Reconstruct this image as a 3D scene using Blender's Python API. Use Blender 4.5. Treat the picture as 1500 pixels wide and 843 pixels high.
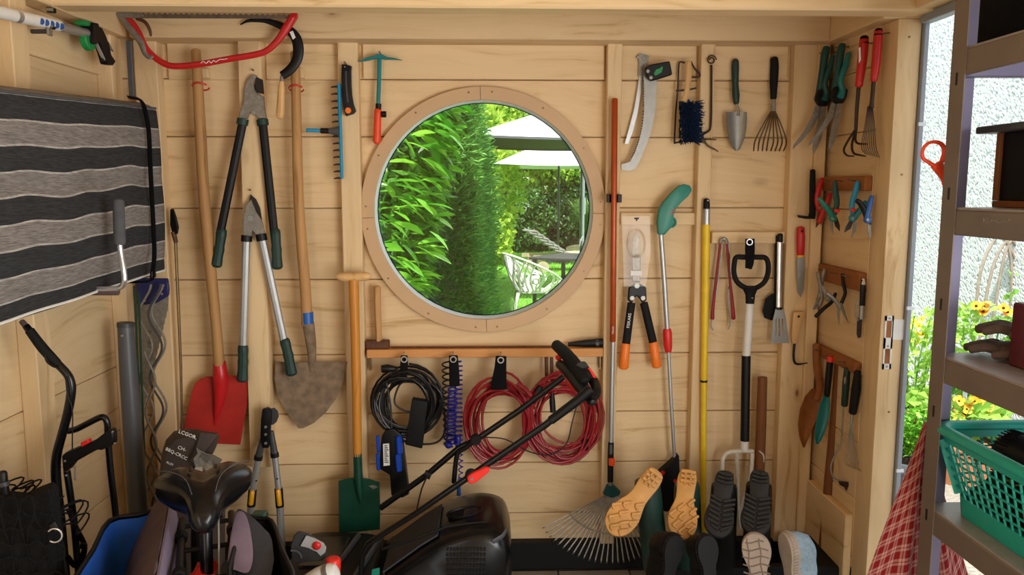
import bpy, bmesh, math, random
import numpy as np
from mathutils import Vector, Matrix, Euler, noise

for o in list(bpy.data.objects):
    bpy.data.objects.remove(o, do_unlink=True)
SC = bpy.context.scene
COL = SC.collection
RND = random.Random(7)
PI = math.pi

# ---------------------------------------------------------------- camera, sky, sun, exposure
CAM_F, CAM_D, CAM_H = 1150.0, 3.16, 1.588          # focal length in px of a 1500 px wide frame
PITCH, YAW = math.radians(7.2), math.radians(1.64)
CAM_POS = Vector((0.0, -CAM_D, CAM_H))
cam_data = bpy.data.cameras.new('camera')
cam_data.sensor_fit = 'HORIZONTAL'
cam_data.sensor_width = 36.0
cam_data.lens = 36.0 * CAM_F / 1500.0
cam_data.clip_start = 0.02
camera = bpy.data.objects.new('camera', cam_data)
COL.objects.link(camera)
camera.location = CAM_POS
camera.rotation_euler = Euler((PI / 2 - PITCH, 0.0, -YAW), 'XYZ')
SC.camera = camera

world = bpy.data.worlds.new('sky')
SC.world = world
world.use_nodes = True
bg = world.node_tree.nodes['Background']
bg.inputs['Color'].default_value = (0.86, 0.93, 1.0, 1)
bg.inputs['Strength'].default_value = 1.25

sun_data = bpy.data.lights.new('sun', 'SUN')
sun_data.energy = 6.0
sun_data.angle = math.radians(1.5)
sun_data.color = (1.0, 0.95, 0.86)
sun = bpy.data.objects.new('sun', sun_data)
COL.objects.link(sun)
sun.rotation_euler = Vector((0.15, 0.42, -0.90)).to_track_quat('-Z', 'Y').to_euler()

# area lamp boosting the doorway daylight, plus a fill lamp added at left
def daylight(name, loc, aim, sx, sy, energy, color):
    d = bpy.data.lights.new(name, 'AREA'); d.shape = 'RECTANGLE'
    d.size, d.size_y, d.energy, d.color = sx, sy, energy, color
    o = bpy.data.objects.new(name, d); COL.objects.link(o)
    o.location = loc; o.rotation_euler = Vector(aim).to_track_quat('-Z', 'Z').to_euler()
daylight('doorway_daylight', (1.32, -2.95, 1.2), (-.72, .72, .0), 1.0, 1.9, 39.0, (1.0, .98, .95))
daylight('side_fill_lamp', (-1.2, -3.46, 1.2), (.25, 1, .0), .40, 1.9, 4.5, (1.0, .97, .92))  # fill lamp added in an invented gap beside the front panel

SC.view_settings.view_transform = 'Standard'
SC.view_settings.look = 'None'
SC.view_settings.gamma = 1.0
SC.view_settings.use_curve_mapping = False
SC.view_settings.exposure = 0.62
SC.cycles.max_bounces = 10
SC.cycles.diffuse_bounces = 5
SC.cycles.transparent_max_bounces = 16

# ---------------------------------------------------------------- measuring helpers
_fw = Vector((math.sin(YAW) * math.cos(PITCH), math.cos(YAW) * math.cos(PITCH), -math.sin(PITCH)))
_rt = Vector((math.cos(YAW), -math.sin(YAW), 0))
_up = _rt.cross(_fw)

def ray(px, py):
    return _fw + _rt * ((px - 750.0) / CAM_F) + _up * ((421.5 - py) / CAM_F)

def P(px, py, y):                 # measured point on the plane at depth y
    d = ray(px, py)
    return CAM_POS + d * ((y + CAM_D) / d.y)

def PX(px, py, x):                # measured point on the plane at side distance x
    d = ray(px, py)
    return CAM_POS + d * (x / d.x)

def PZ(px, py, z):
    d = ray(px, py)
    return CAM_POS + d * ((z - CAM_H) / d.z)

def m(y):                         # metres covered by one photo px at depth y
    return (CAM_D + y) / CAM_F

def V(*a):
    return Vector(a)

def smoothline(pts, k=5, closed=False):
    pts = [Vector(p) for p in pts]
    n = len(pts)
    if n < 3:
        return pts
    out = []
    rng = range(n) if closed else range(n - 1)
    for i in rng:
        p1, p2 = pts[i], pts[(i + 1) % n]
        p0 = pts[(i - 1) % n] if (closed or i > 0) else p1 * 2 - p2
        p3 = pts[(i + 2) % n] if (closed or i + 2 < n) else p2 * 2 - p1
        for j in range(k):
            t = j / k
            out.append(0.5 * ((2 * p1) + (p2 - p0) * t + (2 * p0 - 5 * p1 + 4 * p2 - p3) * t * t
                              + (3 * p1 - p0 - 3 * p2 + p3) * t ** 3))
    if not closed:
        out.append(pts[-1])
    return out

def interp(vals, n):
    if not isinstance(vals, (list, tuple)):
        return [vals] * n
    if len(vals) == n:
        return list(vals)
    out = []
    for i in range(n):
        t = i / max(1, n - 1) * (len(vals) - 1)
        a = min(int(t), len(vals) - 2)
        out.append(vals[a] + (vals[a + 1] - vals[a]) * (t - a))
    return out

# ---------------------------------------------------------------- mesh builder
class MB:
    def __init__(self):
        self.v, self.f = [], []

    def add(self, vs, fs):
        b = len(self.v)
        self.v += [Vector(p) for p in vs]
        self.f += [tuple(i + b for i in f) for f in fs]
        return self

    def tube(self, pts, r, n=8, closed=False, caps=True, asp=1.0, up=None, rnd=False):
        """sweep: r is a radius or list; asp squashes along the frame's second axis; rnd rounds the ends"""
        pts = [Vector(p) for p in pts]
        N = len(pts)
        rs = interp(r, N)
        if rnd and not closed:
            e0 = (pts[0] - pts[1]).normalized(); e1 = (pts[-1] - pts[-2]).normalized()
            r0, r1 = rs[0], rs[-1]
            pts = [pts[0] + e0 * r0 * .5, pts[0] + e0 * r0 * .36] + pts + [pts[-1] + e1 * r1 * .36, pts[-1] + e1 * r1 * .5]
            rs = [r0 * .35, r0 * .75] + rs + [r1 * .75, r1 * .35]
            N = len(pts)
        tang = []
        for i in range(N):
            if closed:
                t = pts[(i + 1) % N] - pts[i - 1]
            else:
                t = pts[min(i + 1, N - 1)] - pts[max(i - 1, 0)]
            tang.append(t.normalized() if t.length > 1e-9 else Vector((0, 0, 1)))
        u = Vector(up) if up is not None else (Vector((0, 1, 0)) if abs(tang[0].y) < .9 else Vector((1, 0, 0)))
        vs, fs = [], []
        for i in range(N):
            u = u - tang[i] * u.dot(tang[i])
            if u.length < 1e-6:
                u = tang[i].orthogonal()
            u.normalize()
            w = tang[i].cross(u)
            for k in range(n):
                a = 2 * PI * k / n
                vs.append(pts[i] + w * (math.cos(a) * rs[i]) + u * (math.sin(a) * rs[i] * asp))
        M = N if closed else N - 1
        for i in range(M):
            for k in range(n):
                a, b = i * n + k, i * n + (k + 1) % n
                c, d = ((i + 1) % N) * n + (k + 1) % n, ((i + 1) % N) * n + k
                fs.append((a, b, c, d))
        if caps and not closed:
            fs.append(tuple(range(n - 1, -1, -1)))
            fs.append(tuple((N - 1) * n + k for k in range(n)))
        return self.add(vs, fs)

    def prism(self, poly, vec):
        """extrude a planar outline (3D points) by vec, both ways by half"""
        n = len(poly)
        h = Vector(vec) * .5
        vs = [Vector(p) - h for p in poly] + [Vector(p) + h for p in poly]
        fs = [tuple(range(n)), tuple(range(2 * n - 1, n - 1, -1))]
        for i in range(n):
            j = (i + 1) % n
            fs.append((i, i + n, j + n, j))
        return self.add(vs, fs)

    def box(self, x0, x1, y0, y1, z0, z1):
        vs = [(x, y, z) for x in (x0, x1) for y in (y0, y1) for z in (z0, z1)]
        return self.add(vs, [(0, 1, 3, 2), (4, 6, 7, 5), (0, 4, 5, 1), (2, 3, 7, 6), (0, 2, 6, 4), (1, 5, 7, 3)])

    def obox(self, c, ax, ay, az):
        c, ax, ay, az = Vector(c), Vector(ax), Vector(ay), Vector(az)
        vs = [c + ax * i + ay * j + az * k for i in (-1, 1) for j in (-1, 1) for k in (-1, 1)]
        return self.add(vs, [(0, 1, 3, 2), (4, 6, 7, 5), (0, 4, 5, 1), (2, 3, 7, 6), (0, 2, 6, 4), (1, 5, 7, 3)])

    def ell(self, c, r, nu=12, nv=8, rot=None):
        c = Vector(c)
        if not isinstance(r, (list, tuple)):
            r = (r, r, r)
        vs, fs = [], []
        R = rot or Matrix.Identity(3)
        for j in range(1, nv):
            th = PI * j / nv
            for i in range(nu):
                ph = 2 * PI * i / nu
                vs.append(c + R @ Vector((r[0] * math.sin(th) * math.cos(ph), r[1] * math.sin(th) * math.sin(ph), r[2] * math.cos(th))))
        vs.append(c + R @ Vector((0, 0, r[2]))); vs.append(c - R @ Vector((0, 0, r[2])))
        t, b = len(vs) - 2, len(vs) - 1
        for j in range(nv - 2):
            for i in range(nu):
                fs.append((j * nu + i, (j + 1) * nu + i, (j + 1) * nu + (i + 1) % nu, j * nu + (i + 1) % nu))
        for i in range(nu):
            fs.append((t, i, (i + 1) % nu))
            fs.append((b, (nv - 2) * nu + (i + 1) % nu, (nv - 2) * nu + i))
        return self.add(vs, fs)

    def disc(self, c, r, nrm, h, n=14):
        nrm = Vector(nrm).normalized()
        return self.tube([Vector(c) - nrm * h / 2, Vector(c) + nrm * h / 2], r, n)

    def loft(self, rings, caps=True, closed=False):
        n = len(rings[0]); N = len(rings)
        vs = [p for r in rings for p in r]
        fs = []
        for i in range(N if closed else N - 1):
            for k in range(n):
                fs.append((i * n + k, i * n + (k + 1) % n, ((i + 1) % N) * n + (k + 1) % n, ((i + 1) % N) * n + k))
        if caps and not closed:
            fs.append(tuple(range(n - 1, -1, -1)))
            fs.append(tuple((N - 1) * n + k for k in range(n)))
        return self.add(vs, fs)

    def sheet(self, grid, th):
        """grid[i][j] of points -> sheet with thickness th along +-normal (given as vector function or vector)"""
        a, b = len(grid), len(grid[0])
        nv = []
        for i in range(a):
            for j in range(b):
                du = grid[min(i + 1, a - 1)][j] - grid[max(i - 1, 0)][j]
                dv = grid[i][min(j + 1, b - 1)] - grid[i][max(j - 1, 0)]
                q = du.cross(dv)
                nv.append(q.normalized() * th * .5 if q.length > 1e-12 else Vector((0, -th * .5, 0)))
        flat = [p for r in grid for p in r]
        vs = [p + q for p, q in zip(flat, nv)] + [p - q for p, q in zip(flat, nv)]
        o = a * b
        fs = []
        for i in range(a - 1):
            for j in range(b - 1):
                q = (i * b + j, i * b + j + 1, (i + 1) * b + j + 1, (i + 1) * b + j)
                fs.append(q); fs.append(tuple(o + t for t in reversed(q)))
        for i in range(a - 1):
            for j in (0, b - 1):
                p, q = i * b + j, (i + 1) * b + j
                fs.append((p, q, q + o, p + o) if j == 0 else (q, p, p + o, q + o))
        for j in range(b - 1):
            for i in (0, a - 1):
                p, q = i * b + j, i * b + j + 1
                fs.append((q, p, p + o, q + o) if i == 0 else (p, q, q + o, p + o))
        return self.add(vs, fs)

    def text(self, s, size, org, xd, yd, depth=.0006):
        cu = bpy.data.curves.new('t', 'FONT'); cu.body = s; cu.size = size; cu.resolution_u = 2
        cu.extrude = depth
        cu.align_x = 'CENTER'; cu.align_y = 'CENTER'
        ob = bpy.data.objects.new('t', cu); COL.objects.link(ob)
        bpy.context.view_layer.update()
        dg = bpy.context.evaluated_depsgraph_get()
        me = bpy.data.meshes.new_from_object(ob.evaluated_get(dg))
        xd, yd = Vector(xd).normalized(), Vector(yd).normalized()
        zd = xd.cross(yd)
        org = Vector(org)
        self.add([org + xd * v.co.x + yd * v.co.y + zd * v.co.z for v in me.vertices], [tuple(p.vertices) for p in me.polygons])
        bpy.data.objects.remove(ob); bpy.data.meshes.remove(me); bpy.data.curves.remove(cu)
        return self

    # measured versions: points are (photo x, photo y[, depth]) hung at depth y
    def pt(self, pts, w, y, n=8, k=0, **kw):
        q = [P(p[0], p[1], p[2] if len(p) > 2 else y) for p in pts]
        if k:
            q = smoothline(q, k)
        ws = [a * m(y) / 2 for a in w] if isinstance(w, (list, tuple)) else w * m(y) / 2
        return self.tube(q, ws, n, **kw)

    def pp(self, pts, y, th, k=0):
        q = [P(p[0], p[1], y) for p in pts]
        if k:
            q = smoothline(q, k, True)
        return self.prism(q, (0, th, 0))

    def mesh(self, name, bevel=0.0, seg=1, sub=0, ang=35):
        me = bpy.data.meshes.new(name)
        bm = bmesh.new()
        vs = [bm.verts.new(p) for p in self.v]
        for f in self.f:
            if len(set(f)) >= 3:
                try:
                    bm.faces.new([vs[i] for i in f])
                except ValueError:
                    pass
        bmesh.ops.recalc_face_normals(bm, faces=bm.faces[:])
        if bevel > 0:
            ed = [e for e in bm.edges if len(e.link_faces) == 2 and e.calc_face_angle(0) > math.radians(30)]
            if ed:
                bmesh.ops.bevel(bm, geom=ed, offset=bevel, segments=seg, profile=.6, affect='EDGES', clamp_overlap=True)
        if sub:
            bmesh.ops.subdivide_edges(bm, edges=bm.edges[:], cuts=sub, use_grid_fill=True)
        for f in bm.faces:
            f.smooth = True
        bm.to_mesh(me); bm.free()
        me.set_sharp_from_angle(angle=math.radians(ang))
        return me

# ---------------------------------------------------------------- things and parts
class Thing:
    def __init__(self, name, label=None, cat=None, group=None, kind=None):
        self.e = bpy.data.objects.new(name, None)
        self.e.empty_display_size = .05
        COL.objects.link(self.e)
        tag(self.e, label, cat, group, kind)
        self.parts = []

    def part(self, name, mb, mat, parent=None, label=None, bevel=0.0, seg=1, stuff=False, ang=35):
        me = mb.mesh(name, bevel, seg, ang=ang) if isinstance(mb, MB) else mb
        me.materials.clear()
        me.materials.append(mat)
        o = bpy.data.objects.new(name, me)
        COL.objects.link(o)
        o.parent = parent or self.e
        if label: o['label'] = label
        if stuff: o['kind'] = 'stuff'
        self.parts.append(o)
        return o

    def clone(self, o, off, rot=None, scale=1.0, parent=None):
        c = o.copy(); COL.objects.link(c); c.parent = parent or o.parent
        c.location = off
        if rot: c.rotation_euler = rot
        c.scale = (scale,) * 3
        self.parts.append(c)
        return c

    def done(self, origin=None):
        if origin is None:
            lo = Vector((1e9,) * 3); hi = -lo
            for o in self.parts:
                for v in o.data.vertices:
                    p = v.co
                    for i in range(3):
                        lo[i] = min(lo[i], p[i]); hi[i] = max(hi[i], p[i])
            origin = Vector(((lo.x + hi.x) / 2, (lo.y + hi.y) / 2, lo.z))
        origin = Vector(origin)
        seen = set()
        for o in self.parts:
            if o.data.name not in seen and not o.get('_inst'):
                seen.add(o.data.name)
                o.data.transform(Matrix.Translation(-origin))
        self.e.location = origin
        return self.e

def tag(o, label=None, cat=None, group=None, kind=None):
    if label: o['label'] = label
    if cat: o['category'] = cat
    if group: o['group'] = group
    if kind: o['kind'] = kind

def solo(name, mb, mat, label=None, cat=None, group=None, kind=None, bevel=0.0, seg=1, ang=35):
    me = mb.mesh(name, bevel, seg, ang=ang) if isinstance(mb, MB) else mb
    me.materials.append(mat)
    lo = Vector((1e9,) * 3); hi = -lo
    for v in me.vertices:
        for i in range(3):
            lo[i] = min(lo[i], v.co[i]); hi[i] = max(hi[i], v.co[i])
    org = Vector(((lo.x + hi.x) / 2, (lo.y + hi.y) / 2, lo.z))
    me.transform(Matrix.Translation(-org))
    o = bpy.data.objects.new(name, me); COL.objects.link(o); o.location = org
    tag(o, label, cat, group, kind)
    return o

# ---------------------------------------------------------------- materials
def lin(c):
    if isinstance(c, str):
        c = c.lstrip('#')
        c = [int(c[i:i + 2], 16) / 255 for i in (0, 2, 4)]
    return tuple(((x / 12.92) if x <= .04045 else ((x + .055) / 1.055) ** 2.4) for x in c) + (1.0,)

def new_mat(name):
    ma = bpy.data.materials.new(name); ma.use_nodes = True
    nt = ma.node_tree
    return ma, nt, nt.nodes['Principled BSDF']

def node(nt, typ, **kw):
    n = nt.nodes.new(typ)
    for k, v in kw.items():
        if k in n.inputs:
            n.inputs[k].default_value = v
        else:
            setattr(n, k, v)
    return n

def link(nt, a, b):
    nt.links.new(a, b)

def ramp(nt, stops):
    r = nt.nodes.new('ShaderNodeValToRGB')
    e = r.color_ramp.elements
    while len(e) < len(stops):
        e.new(.5)
    for i, (p, c) in enumerate(stops):
        e[i].position = p; e[i].color = c if len(c) == 4 else tuple(c) + (1,)
    return r

def simple(name, col, rough=.5, metal=0.0, var=.12, scale=30.0, bump=0.0, spec=.5, bscale=None):
    """plain material with a little noise in colour and relief"""
    ma, nt, b = new_mat(name)
    c = lin(col)
    tc = node(nt, 'ShaderNodeTexCoord')
    nz = node(nt, 'ShaderNodeTexNoise', Scale=scale, Detail=4.0)
    link(nt, tc.outputs['Object'], nz.inputs['Vector'])
    r = ramp(nt, [(.3, tuple(x * (1 - var) for x in c[:3])), (.7, tuple(min(1, x * (1 + var)) for x in c[:3]))])
    link(nt, nz.outputs['Fac'], r.inputs['Fac'])
    link(nt, r.outputs['Color'], b.inputs['Base Color'])
    b.inputs['Roughness'].default_value = rough
    b.inputs['Metallic'].default_value = metal
    b.inputs['Specular IOR Level'].default_value = spec
    if bump:
        nb = nz
        if bscale:
            nb = node(nt, 'ShaderNodeTexNoise', Scale=bscale, Detail=3.0)
            link(nt, tc.outputs['Object'], nb.inputs['Vector'])
        bp = node(nt, 'ShaderNodeBump', Strength=bump, Distance=.004)
        link(nt, nb.outputs['Fac'], bp.inputs['Height'])
        link(nt, bp.outputs['Normal'], b.inputs['Normal'])
    return ma

def wood(name, light, dark, axis='X', grain=16.0, knots=.5, rough=.62, knot_col='#7a4a22', contrast=1.0):
    ma, nt, b = new_mat(name)
    tc = node(nt, 'ShaderNodeTexCoord')
    oi = node(nt, 'ShaderNodeObjectInfo')
    mul = node(nt, 'ShaderNodeVectorMath', operation='SCALE'); mul.inputs['Scale'].default_value = 37.0
    cmb = node(nt, 'ShaderNodeCombineXYZ')
    for i in range(3):
        link(nt, oi.outputs['Random'], cmb.inputs[i])
    link(nt, cmb.outputs[0], mul.inputs[0])
    add = node(nt, 'ShaderNodeVectorMath', operation='ADD')
    link(nt, tc.outputs['Object'], add.inputs[0]); link(nt, mul.outputs[0], add.inputs[1])
    ai = 'XYZ'.index(axis)
    # slow waviness so the grain bends
    wv = node(nt, 'ShaderNodeTexNoise', Scale=1.6, Detail=1.0)
    link(nt, add.outputs[0], wv.inputs['Vector'])
    ws = node(nt, 'ShaderNodeVectorMath', operation='SCALE'); ws.inputs['Scale'].default_value = .16
    link(nt, wv.outputs['Color'], ws.inputs[0])
    ad2 = node(nt, 'ShaderNodeVectorMath', operation='ADD')
    link(nt, add.outputs[0], ad2.inputs[0]); link(nt, ws.outputs[0], ad2.inputs[1])
    mp = node(nt, 'ShaderNodeMapping')
    s = [grain] * 3; s[ai] = grain / 24.0
    mp.inputs['Scale'].default_value = s
    link(nt, ad2.outputs[0], mp.inputs['Vector'])
    g = node(nt, 'ShaderNodeTexNoise', Scale=1.0, Detail=5.0, Roughness=.62, Distortion=.35)
    link(nt, mp.outputs[0], g.inputs['Vector'])
    L, Dk = lin(light), lin(dark)
    mid = tuple(L[i] * .55 + Dk[i] * .45 for i in range(3))
    r = ramp(nt, [(.5 - .24 / contrast, tuple(c * .86 for c in Dk[:3])), (.5 - .09 / contrast, tuple(mid[i] * .55 + L[i] * .45 for i in range(3))), (.5 + .08 / contrast, L[:3])])
    link(nt, g.outputs['Fac'], r.inputs['Fac'])
    # board to board tone
    hs = node(nt, 'ShaderNodeHueSaturation')
    mr = node(nt, 'ShaderNodeMapRange'); mr.inputs['To Min'].default_value = .92; mr.inputs['To Max'].default_value = 1.06
    link(nt, oi.outputs['Random'], mr.inputs['Value'])
    link(nt, mr.outputs[0], hs.inputs['Value'])
    link(nt, r.outputs['Color'], hs.inputs['Color'])
    col = hs.outputs['Color']
    if knots:
        mk = node(nt, 'ShaderNodeMapping')
        s2 = {'X': [3.2, .25, 6.5], 'Y': [.25, 3.2, 6.5], 'Z': [7.0, .25, 3.2]}[axis]
        mk.inputs['Scale'].default_value = s2
        link(nt, add.outputs[0], mk.inputs['Vector'])
        vo = node(nt, 'ShaderNodeTexVoronoi', Scale=1.0, Randomness=1.0)
        link(nt, mk.outputs[0], vo.inputs['Vector'])
        sep = node(nt, 'ShaderNodeSeparateColor')
        link(nt, vo.outputs['Color'], sep.inputs[0])
        gate = node(nt, 'ShaderNodeMath', operation='LESS_THAN'); gate.inputs[1].default_value = knots
        link(nt, sep.outputs[0], gate.inputs[0])
        kr = ramp(nt, [(.0, (1, 1, 1)), (.035, (.8, .8, .8)), (.06, (.3, .3, .3)), (.15, (0, 0, 0))])
        link(nt, vo.outputs['Distance'], kr.inputs['Fac'])
        mm = node(nt, 'ShaderNodeMath', operation='MULTIPLY')
        link(nt, kr.outputs['Color'], mm.inputs[0]); link(nt, gate.outputs[0], mm.inputs[1])
        mx = node(nt, 'ShaderNodeMix', data_type='RGBA')
        link(nt, mm.outputs[0], mx.inputs[0]); link(nt, col, mx.inputs[6])
        mx.inputs[7].default_value = lin(knot_col)
        col = mx.outputs[2]
    link(nt, col, b.inputs['Base Color'])
    b.inputs['Roughness'].default_value = rough
    b.inputs['Specular IOR Level'].default_value = .3
    bp = node(nt, 'ShaderNodeBump', Strength=.12, Distance=.002)
    link(nt, g.outputs['Fac'], bp.inputs['Height']); link(nt, bp.outputs['Normal'], b.inputs['Normal'])
    return ma

def leaf_mat(name, c1, c2, gloss=.35, trans=.35, scale=3.0):
    ma, nt, b = new_mat(name)
    oi = node(nt, 'ShaderNodeObjectInfo')
    tc = node(nt, 'ShaderNodeNewGeometry')
    nz = node(nt, 'ShaderNodeTexNoise', Scale=scale, Detail=3.0)
    link(nt, tc.outputs['Position'], nz.inputs['Vector'])
    ad = node(nt, 'ShaderNodeMath', operation='ADD')
    sb = node(nt, 'ShaderNodeMath', operation='MULTIPLY_ADD'); sb.inputs[1].default_value = .35; sb.inputs[2].default_value = -.17
    link(nt, oi.outputs['Random'], sb.inputs[0])
    rs = node(nt, 'ShaderNodeMath', operation='MULTIPLY_ADD'); rs.inputs[1].default_value = .3; rs.inputs[2].default_value = -.15
    link(nt, tc.outputs['Random Per Island'], rs.inputs[0])
    a2 = node(nt, 'ShaderNodeMath', operation='ADD')
    link(nt, nz.outputs['Fac'], ad.inputs[0]); link(nt, sb.outputs[0], ad.inputs[1])
    link(nt, ad.outputs[0], a2.inputs[0]); link(nt, rs.outputs[0], a2.inputs[1])
    r = ramp(nt, [(.3, lin(c1)[:3]), (.72, lin(c2)[:3])])
    link(nt, a2.outputs[0], r.inputs['Fac'])
    link(nt, r.outputs['Color'], b.inputs['Base Color'])
    b.inputs['Roughness'].default_value = gloss
    tr = node(nt, 'ShaderNodeBsdfTranslucent')
    link(nt, r.outputs['Color'], tr.inputs['Color'])
    mx = node(nt, 'ShaderNodeMixShader'); mx.inputs[0].default_value = trans
    link(nt, b.outputs[0], mx.inputs[1]); link(nt, tr.outputs[0], mx.inputs[2])
    link(nt, mx.outputs[0], nt.nodes['Material Output'].inputs['Surface'])
    return ma

def glass_mat(name, tint=(1, 1, 1), ior=1.45, rough=0.0, alpha=1.0):
    ma, nt, b = new_mat(name)
    t = node(nt, 'ShaderNodeBsdfTransparent'); t.inputs['Color'].default_value = tuple(tint) + (1,)
    g = node(nt, 'ShaderNodeBsdfGlossy'); g.inputs['Roughness'].default_value = rough
    fr = node(nt, 'ShaderNodeFresnel', IOR=ior)
    mx = node(nt, 'ShaderNodeMixShader')
    sc = node(nt, 'ShaderNodeMath', operation='MULTIPLY'); sc.inputs[1].default_value = alpha
    link(nt, fr.outputs[0], sc.inputs[0]); link(nt, sc.outputs[0], mx.inputs[0])
    link(nt, t.outputs[0], mx.inputs[1]); link(nt, g.outputs[0], mx.inputs[2])
    link(nt, mx.outputs[0], nt.nodes['Material Output'].inputs['Surface'])
    return ma

PINE_L, PINE_D = '#e4c89c', '#cba570'
M = {}
M['pine_x'] = wood('pine_x', PINE_L, PINE_D, 'X', 30, .30)
M['pine_y'] = wood('pine_y', PINE_L, PINE_D, 'Y', 30, .30)
M['pine_z'] = wood('pine_z', PINE_L, PINE_D, 'Z', 30, .22)
M['mdf'] = simple('window_ring_board', '#c8a67e', .6, var=.04, scale=8)
M['shelf_wood'] = wood('shelf_pine', '#cf9458', '#b06f36', 'X', 22, .2)
M['rail_wood'] = wood('rail_brown', '#9a6032', '#6f3f1c', 'Y', 24, .0)
M['ash'] = wood('handle_ash', '#c39a66', '#a1753f', 'Z', 40, .0, .45)
M['ash_old'] = wood('handle_old', '#b98c58', '#8c6334', 'Z', 46, .15, .55)
M['ash_orange'] = wood('handle_varnished', '#cf8a35', '#b06a1e', 'Z', 40, .0, .35)
M['brown_stick'] = wood('brown_stick', '#7c4d2a', '#54301a', 'Z', 50, .0, .7)
M['beech'] = wood('beech', '#dcb27a', '#c4955a', 'Z', 50, .0, .4)
M['black'] = simple('black_plastic', '#0c0c0e', .45, var=.2, spec=.3)
M['black_rough'] = simple('black_rough_plastic', '#0c0c0d', .7, var=.25, bump=.3, bscale=400, spec=.3)
M['black_gloss'] = simple('black_gloss', '#0a0b0e', .26, var=.1, spec=.4)
M['black_cloth'] = simple('black_cloth', '#0e0e10', .95, var=.3, bump=.4, bscale=600, spec=.2)
M['dark_grey'] = simple('dark_grey', '#3a3b3e', .45, var=.12)
M['grey_tube'] = simple('grey_tube', '#4e5054', .4, var=.06)
M['foam_grey'] = simple('foam_grey', '#4f5154', .9, var=.15, bump=.3, bscale=500)
M['red_paint'] = simple('red_paint', '#c21f22', .35, var=.1, scale=12)
M['red_worn'] = simple('red_worn_blade', '#b02a22', .5, var=.22, scale=9, bump=.15)
M['red_plastic'] = simple('red_plastic', '#d2231f', .35, var=.05)
M['red_bright'] = simple('red_bright', '#ee3128', .35, var=.05)
M['red_cable'] = simple('red_cable', '#8e111b', .42, var=.08)
M['black_cable'] = simple('black_cable', '#0d0d0f', .4, var=.1)
M['orange'] = simple('orange_plastic', '#f07a1c', .4, var=.06)
M['orange_red'] = simple('orange_red', '#e8481c', .4, var=.06)
M['copper_pole'] = simple('copper_pole', '#ad4a1c', .3, var=.08, metal=.25)
M['teal'] = simple('teal_paint', '#127a80', .35, var=.08)
M['teal_dark'] = simple('teal_dark', '#0d4a4c', .45, var=.1)
M['teal_green'] = simple('teal_green', '#0f7a68', .4, var=.06)
M['blue_tool'] = simple('blue_tool', '#1591c0', .35, var=.08)
M['blue_socket'] = simple('blue_socket', '#1446b8', .35, var=.06)
M['blue_dark'] = simple('blue_dark', '#1a1f58', .5, var=.1)
M['blue_coil'] = simple('blue_coil', '#22248c', .3, var=.1)
M['blue_tape'] = simple('blue_tape', '#1b5aa8', .4, var=.06)
M['blue_liner'] = simple('blue_liner', '#1556b5', .7, var=.1, bump=.2)
M['green_grip'] = simple('green_grip', '#12342c', .55, var=.15)
M['green_paint'] = simple('green_paint', '#0d4030', .38, var=.2, scale=14)
M['green_bright'] = simple('green_bright', '#128a45', .4, var=.06)
M['green_rod'] = simple('green_rod', '#1c3a28', .4, var=.2)
M['steel'] = simple('steel', '#96958f', .42, metal=.6, var=.08, scale=40)
M['steel_dull'] = simple('steel_dull', '#8f8a80', .5, metal=.6, var=.2, scale=60, bump=.15)
M['steel_bright'] = simple('steel_bright', '#d4d6d8', .28, metal=.8, var=.05)
M['alu'] = simple('aluminium', '#b4b6b6', .35, metal=.65, var=.05)
M['rust'] = simple('rusty_steel', '#5e3d2a', .65, metal=.3, var=.3, scale=50, bump=.2)
M['blade_dark'] = simple('dark_blade', '#2b2523', .45, metal=.4, var=.3, scale=50)
M['saw_blade'] = simple('saw_blade', '#6e5f50', .55, metal=.3, var=.3, scale=50, bump=.2)
M['dirt_steel'] = simple('dirty_shovel_steel', '#85705a', .8, metal=.1, var=.32, scale=28, bump=.6)
M['yellow'] = simple('yellow_paint', '#e6c016', .4, var=.06)
M['yellow_warm'] = simple('yellow_warm', '#eaa81c', .4, var=.06)
M['white'] = simple('white_paint', '#dcdad4', .45, var=.05)
M['white_worn'] = simple('white_worn', '#d2cabb', .5, var=.12, scale=40)
M['label'] = simple('label_paper', '#e6e6e2', .6, var=.04)
M['wire_dark'] = simple('wire_dark', '#38291f', .45, metal=.5, var=.2)
M['brass_wire'] = simple('brass_wire', '#7a6647', .4, metal=.7, var=.15)
M['bristle'] = simple('bristle_blue', '#173a66', .9, var=.5, scale=120)
M['bristle_black'] = simple('bristle_black', '#15130f', .9, var=.4, scale=120)
M['sole_tan'] = simple('sole_tan', '#cf9a56', .6, var=.14, scale=20)
M['boot_green'] = simple('boot_green', '#1f3a34', .38, var=.12, scale=10)
M['boot_black'] = simple('boot_black', '#100f11', .5, var=.25, scale=20, spec=.35)
M['sole_black'] = simple('sole_black', '#262422', .7, var=.25, scale=40)
M['sole_beige'] = simple('sole_beige', '#a8988a', .65, var=.08)
M['felt_blue'] = simple('felt_blue', '#8fa6b6', .95, var=.18, scale=90, bump=.5, bscale=300)
M['rack_brown'] = simple('rack_brown', '#786b62', .5, metal=.2, var=.08, scale=10)
M['rack_board'] = simple('rack_board', '#958c8a', .42, metal=.1, var=.08)
M['brown_bag'] = simple('brown_bag', '#3d322d', .6, var=.2, scale=14, bump=.35, bscale=30)
M['lilac'] = simple('lilac_cloth', '#847488', .8, var=.08)
M['brown_cloth'] = simple('brown_cloth', '#574443', .85, var=.12)
M['grey_cloth'] = simple('grey_cloth', '#36363c', .85, var=.12)
M['glove'] = simple('glove_leather', '#5b4a42', .8, var=.2, scale=40, bump=.4)
M['teal_basket'] = simple('teal_basket', '#1ba899', .4, var=.05)
M['terracotta'] = simple('terracotta', '#c4805c', .8, var=.12, scale=9, bump=.2)
M['grey_pot'] = simple('grey_pot', '#4c5258', .6, var=.06)
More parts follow.
